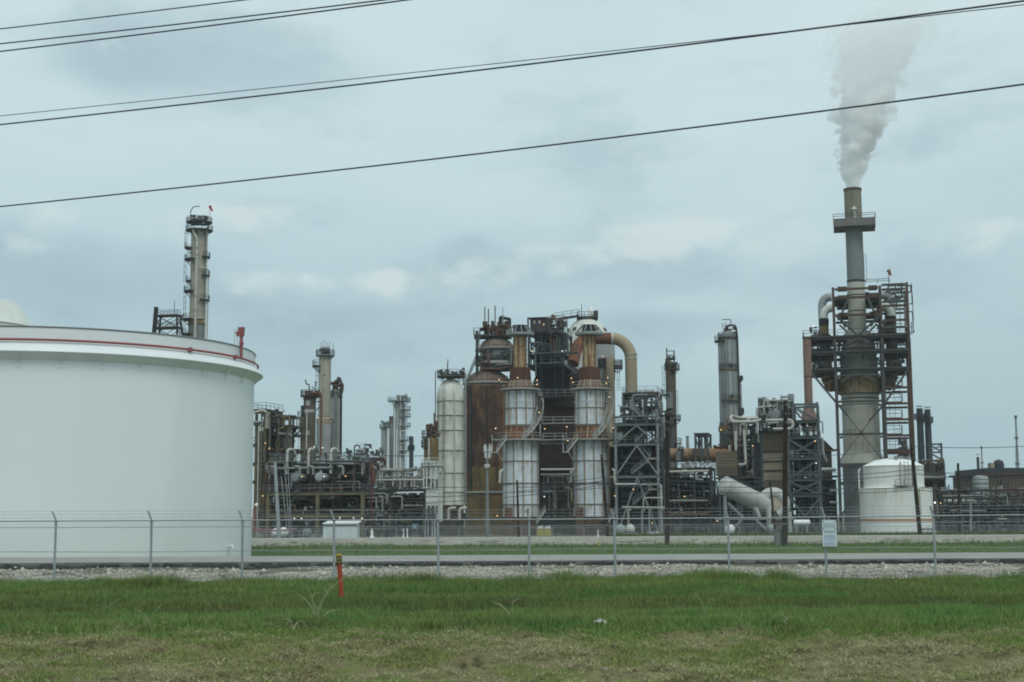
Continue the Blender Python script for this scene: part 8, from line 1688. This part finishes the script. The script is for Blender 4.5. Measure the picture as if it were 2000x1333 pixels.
# ------------------------------------------------------------------ steam plume
def plume():
    Y = 282; prof = [(371, 1667.5, 15.5), (345, 1666, 21), (315, 1668, 32), (285, 1672, 40), (255, 1680, 49), (225, 1685, 60), (195, 1690, 68), (160, 1694, 72), (125, 1703, 86), (90, 1712, 106), (55, 1730, 122), (20, 1762, 130)]
    base = Vector((X(1667.5, 371, Y), Y, Z(371, Y, 1668)))
    rows = [(Z(p, Y, x) - base.z, X(x, p, Y) - base.x, S(r, Y)) for p, x, r in prof]
    mb = MB(); n = 40
    for h, x, r in rows:
        R_ = r * (1.35 if h > 1 else 1.03)
        for k in range(n): a = 2 * PI * k / n; mb.v.append((base.x + x + R_ * math.cos(a), base.y + R_ * math.sin(a), base.z + h + .15))
    for i in range(len(rows) - 1):
        for k in range(n): k2 = (k + 1) % n; mb.f.append((i * n + k, i * n + k2, (i + 1) * n + k2, (i + 1) * n + k))
    mb.f += [tuple(range(n))[::-1], tuple((len(rows) - 1) * n + k for k in range(n))]
    m = bpy.data.materials.new('steam'); m.use_nodes = True; N, L = m.node_tree.nodes, m.node_tree.links; N.clear()
    out = N.new('ShaderNodeOutputMaterial'); v = N.new('ShaderNodeVolumePrincipled'); L.new(v.outputs[0], out.inputs['Volume'])
    v.inputs['Color'].default_value = (.998, .998, .998, 1); v.inputs['Anisotropy'].default_value = 0
    def M(op, a, b=None, clamp=False):
        q = N.new('ShaderNodeMath'); q.operation = op; q.use_clamp = clamp
        for i, s in enumerate((a, b)):
            if s is None: continue
            if isinstance(s, (int, float)): q.inputs[i].default_value = s
            else: L.new(s, q.inputs[i])
        return q.outputs[0]
    g = N.new('ShaderNodeNewGeometry'); sub = N.new('ShaderNodeVectorMath'); sub.operation = 'SUBTRACT'; L.new(g.outputs['Position'], sub.inputs[0]); sub.inputs[1].default_value = base
    sep = N.new('ShaderNodeSeparateXYZ'); L.new(sub.outputs[0], sep.inputs[0]); Hh = rows[-1][0]
    t = M('DIVIDE', sep.outputs[2], Hh)
    def curve(vals, lo, hi):
        c = N.new('ShaderNodeFloatCurve'); cv = c.mapping.curves[0]
        while len(cv.points) > 2: cv.points.remove(cv.points[1])
        pts = [(h / Hh, (x - lo) / (hi - lo)) for h, x in vals]
        cv.points[0].location = pts[0]; cv.points[1].location = pts[-1]
        for p in pts[1:-1]: cv.points.new(*p)
        c.mapping.update(); L.new(t, c.inputs['Value'])
        return M('ADD', M('MULTIPLY', c.outputs[0], hi - lo), lo)
    cxn = curve([(h, x) for h, x, r in rows], 0, 12); rn = curve([(h, r) for h, x, r in rows], 0, 14)
    dx = M('SUBTRACT', sep.outputs[0], cxn); rr = M('DIVIDE', M('SQRT', M('ADD', M('MULTIPLY', dx, dx), M('MULTIPLY', sep.outputs[1], sep.outputs[1]))), rn)
    def noise(sc, det, off):
        mp = N.new('ShaderNodeMapping'); mp.inputs['Scale'].default_value = (sc, sc, sc * 1.15); mp.inputs['Location'].default_value = (off, off, off * 1.3); L.new(sub.outputs[0], mp.inputs[0])
        q = N.new('ShaderNodeTexNoise'); q.inputs['Scale'].default_value = 1; q.inputs['Detail'].default_value = det; q.inputs['Roughness'].default_value = .55; L.new(mp.outputs[0], q.inputs[0]); return q.outputs[0]
    def vor(sc, off):
        mp = N.new('ShaderNodeMapping'); mp.inputs['Scale'].default_value = (sc, sc, sc * 1.1); mp.inputs['Location'].default_value = (off, off, off); 
        w = N.new('ShaderNodeVectorMath'); w.operation = 'ADD'; L.new(sub.outputs[0], w.inputs[0]); qn = N.new('ShaderNodeTexNoise'); qn.inputs['Scale'].default_value = .35; L.new(sub.outputs[0], qn.inputs[0]); s2 = N.new('ShaderNodeVectorMath'); s2.operation = 'SCALE'; L.new(qn.outputs['Color'], s2.inputs[0]); s2.inputs['Scale'].default_value = 2.2; L.new(s2.outputs[0], w.inputs[1])
        L.new(w.outputs[0], mp.inputs[0]); q = N.new('ShaderNodeTexVoronoi'); q.feature = 'SMOOTH_F1'; q.inputs['Smoothness'].default_value = .35; q.inputs['Scale'].default_value = 1; L.new(mp.outputs[0], q.inputs['Vector']); return q.outputs['Distance']
    puff = M('ADD', M('MULTIPLY', vor(.30, 3.3), .70), M('MULTIPLY', vor(.62, 9.1), .32))          # 0 inside a billow, growing between billows
    small = M('MULTIPLY', M('SUBTRACT', noise(.9, 5, 2.0), .5), .45)
    edge = M('SUBTRACT', M('SUBTRACT', M('ADD', 1.28, M('MULTIPLY', M('MULTIPLY', t, 6.0, True), .32)), rr), M('ADD', M('MULTIPLY', puff, M('ADD', .5, M('MULTIPLY', M('MULTIPLY', t, 6.0, True), .85))), small))
    soft = M('ADD', .035, M('MULTIPLY', t, .38))
    mask = M('DIVIDE', edge, soft, True)
    # rising steam thins out with height
    fade = N.new('ShaderNodeFloatCurve'); cv = fade.mapping.curves[0]
    for p in [(.0, .50), (.06, .80), (.18, 1.0), (.36, .72), (.50, .46), (.62, .24), (.74, .13), (.88, .07), (1.0, .0)][1:-1]: cv.points.new(*p)
    cv.points[0].location = (0, .5); cv.points[-1].location = (1, 0); fade.mapping.update(); L.new(t, fade.inputs['Value'])
    wisp = M('ADD', .55, M('MULTIPLY', noise(.22, 4, 7.7), .9))
    L.new(M('MULTIPLY', M('MULTIPLY', M('MULTIPLY', mask, fade.outputs[0]), wisp), 1.1), v.inputs['Density'])
    o = mb.build('steam_plume', m); o['kind'] = 'stuff'; o['label'] = 'white steam plume rising and thinning out above the smoke stack'
plume()

# ------------------------------------------------------------------ thin summer haze over the whole place
def haze():
    m = bpy.data.materials.new('haze'); m.use_nodes = True; N, L = m.node_tree.nodes, m.node_tree.links; N.clear()
    out = N.new('ShaderNodeOutputMaterial'); v = N.new('ShaderNodeVolumePrincipled'); v.inputs['Color'].default_value = (.86, .93, .97, 1); v.inputs['Density'].default_value = HAZE; L.new(v.outputs[0], out.inputs['Volume'])
    o = MB().box(-1530, 1530, -230, 2640, -3.0, 112).build('haze', m, smooth=False); o['kind'] = 'stuff'
HAZE = .00013
if HAZE: haze()
# square structures follow the plant grid
for _o in list(SC.objects):
    if _o.parent is None and _o.type == 'EMPTY' and (_o.get('category') in ('process structure', 'steel structure', 'pipe rack', 'furnace', 'air cooler', 'steel frame', 'derrick', 'steel tower', 'walkway', 'heat exchanger') or _o.name in ('smoke_stack', 'brown_shed')):
        turn(_o)
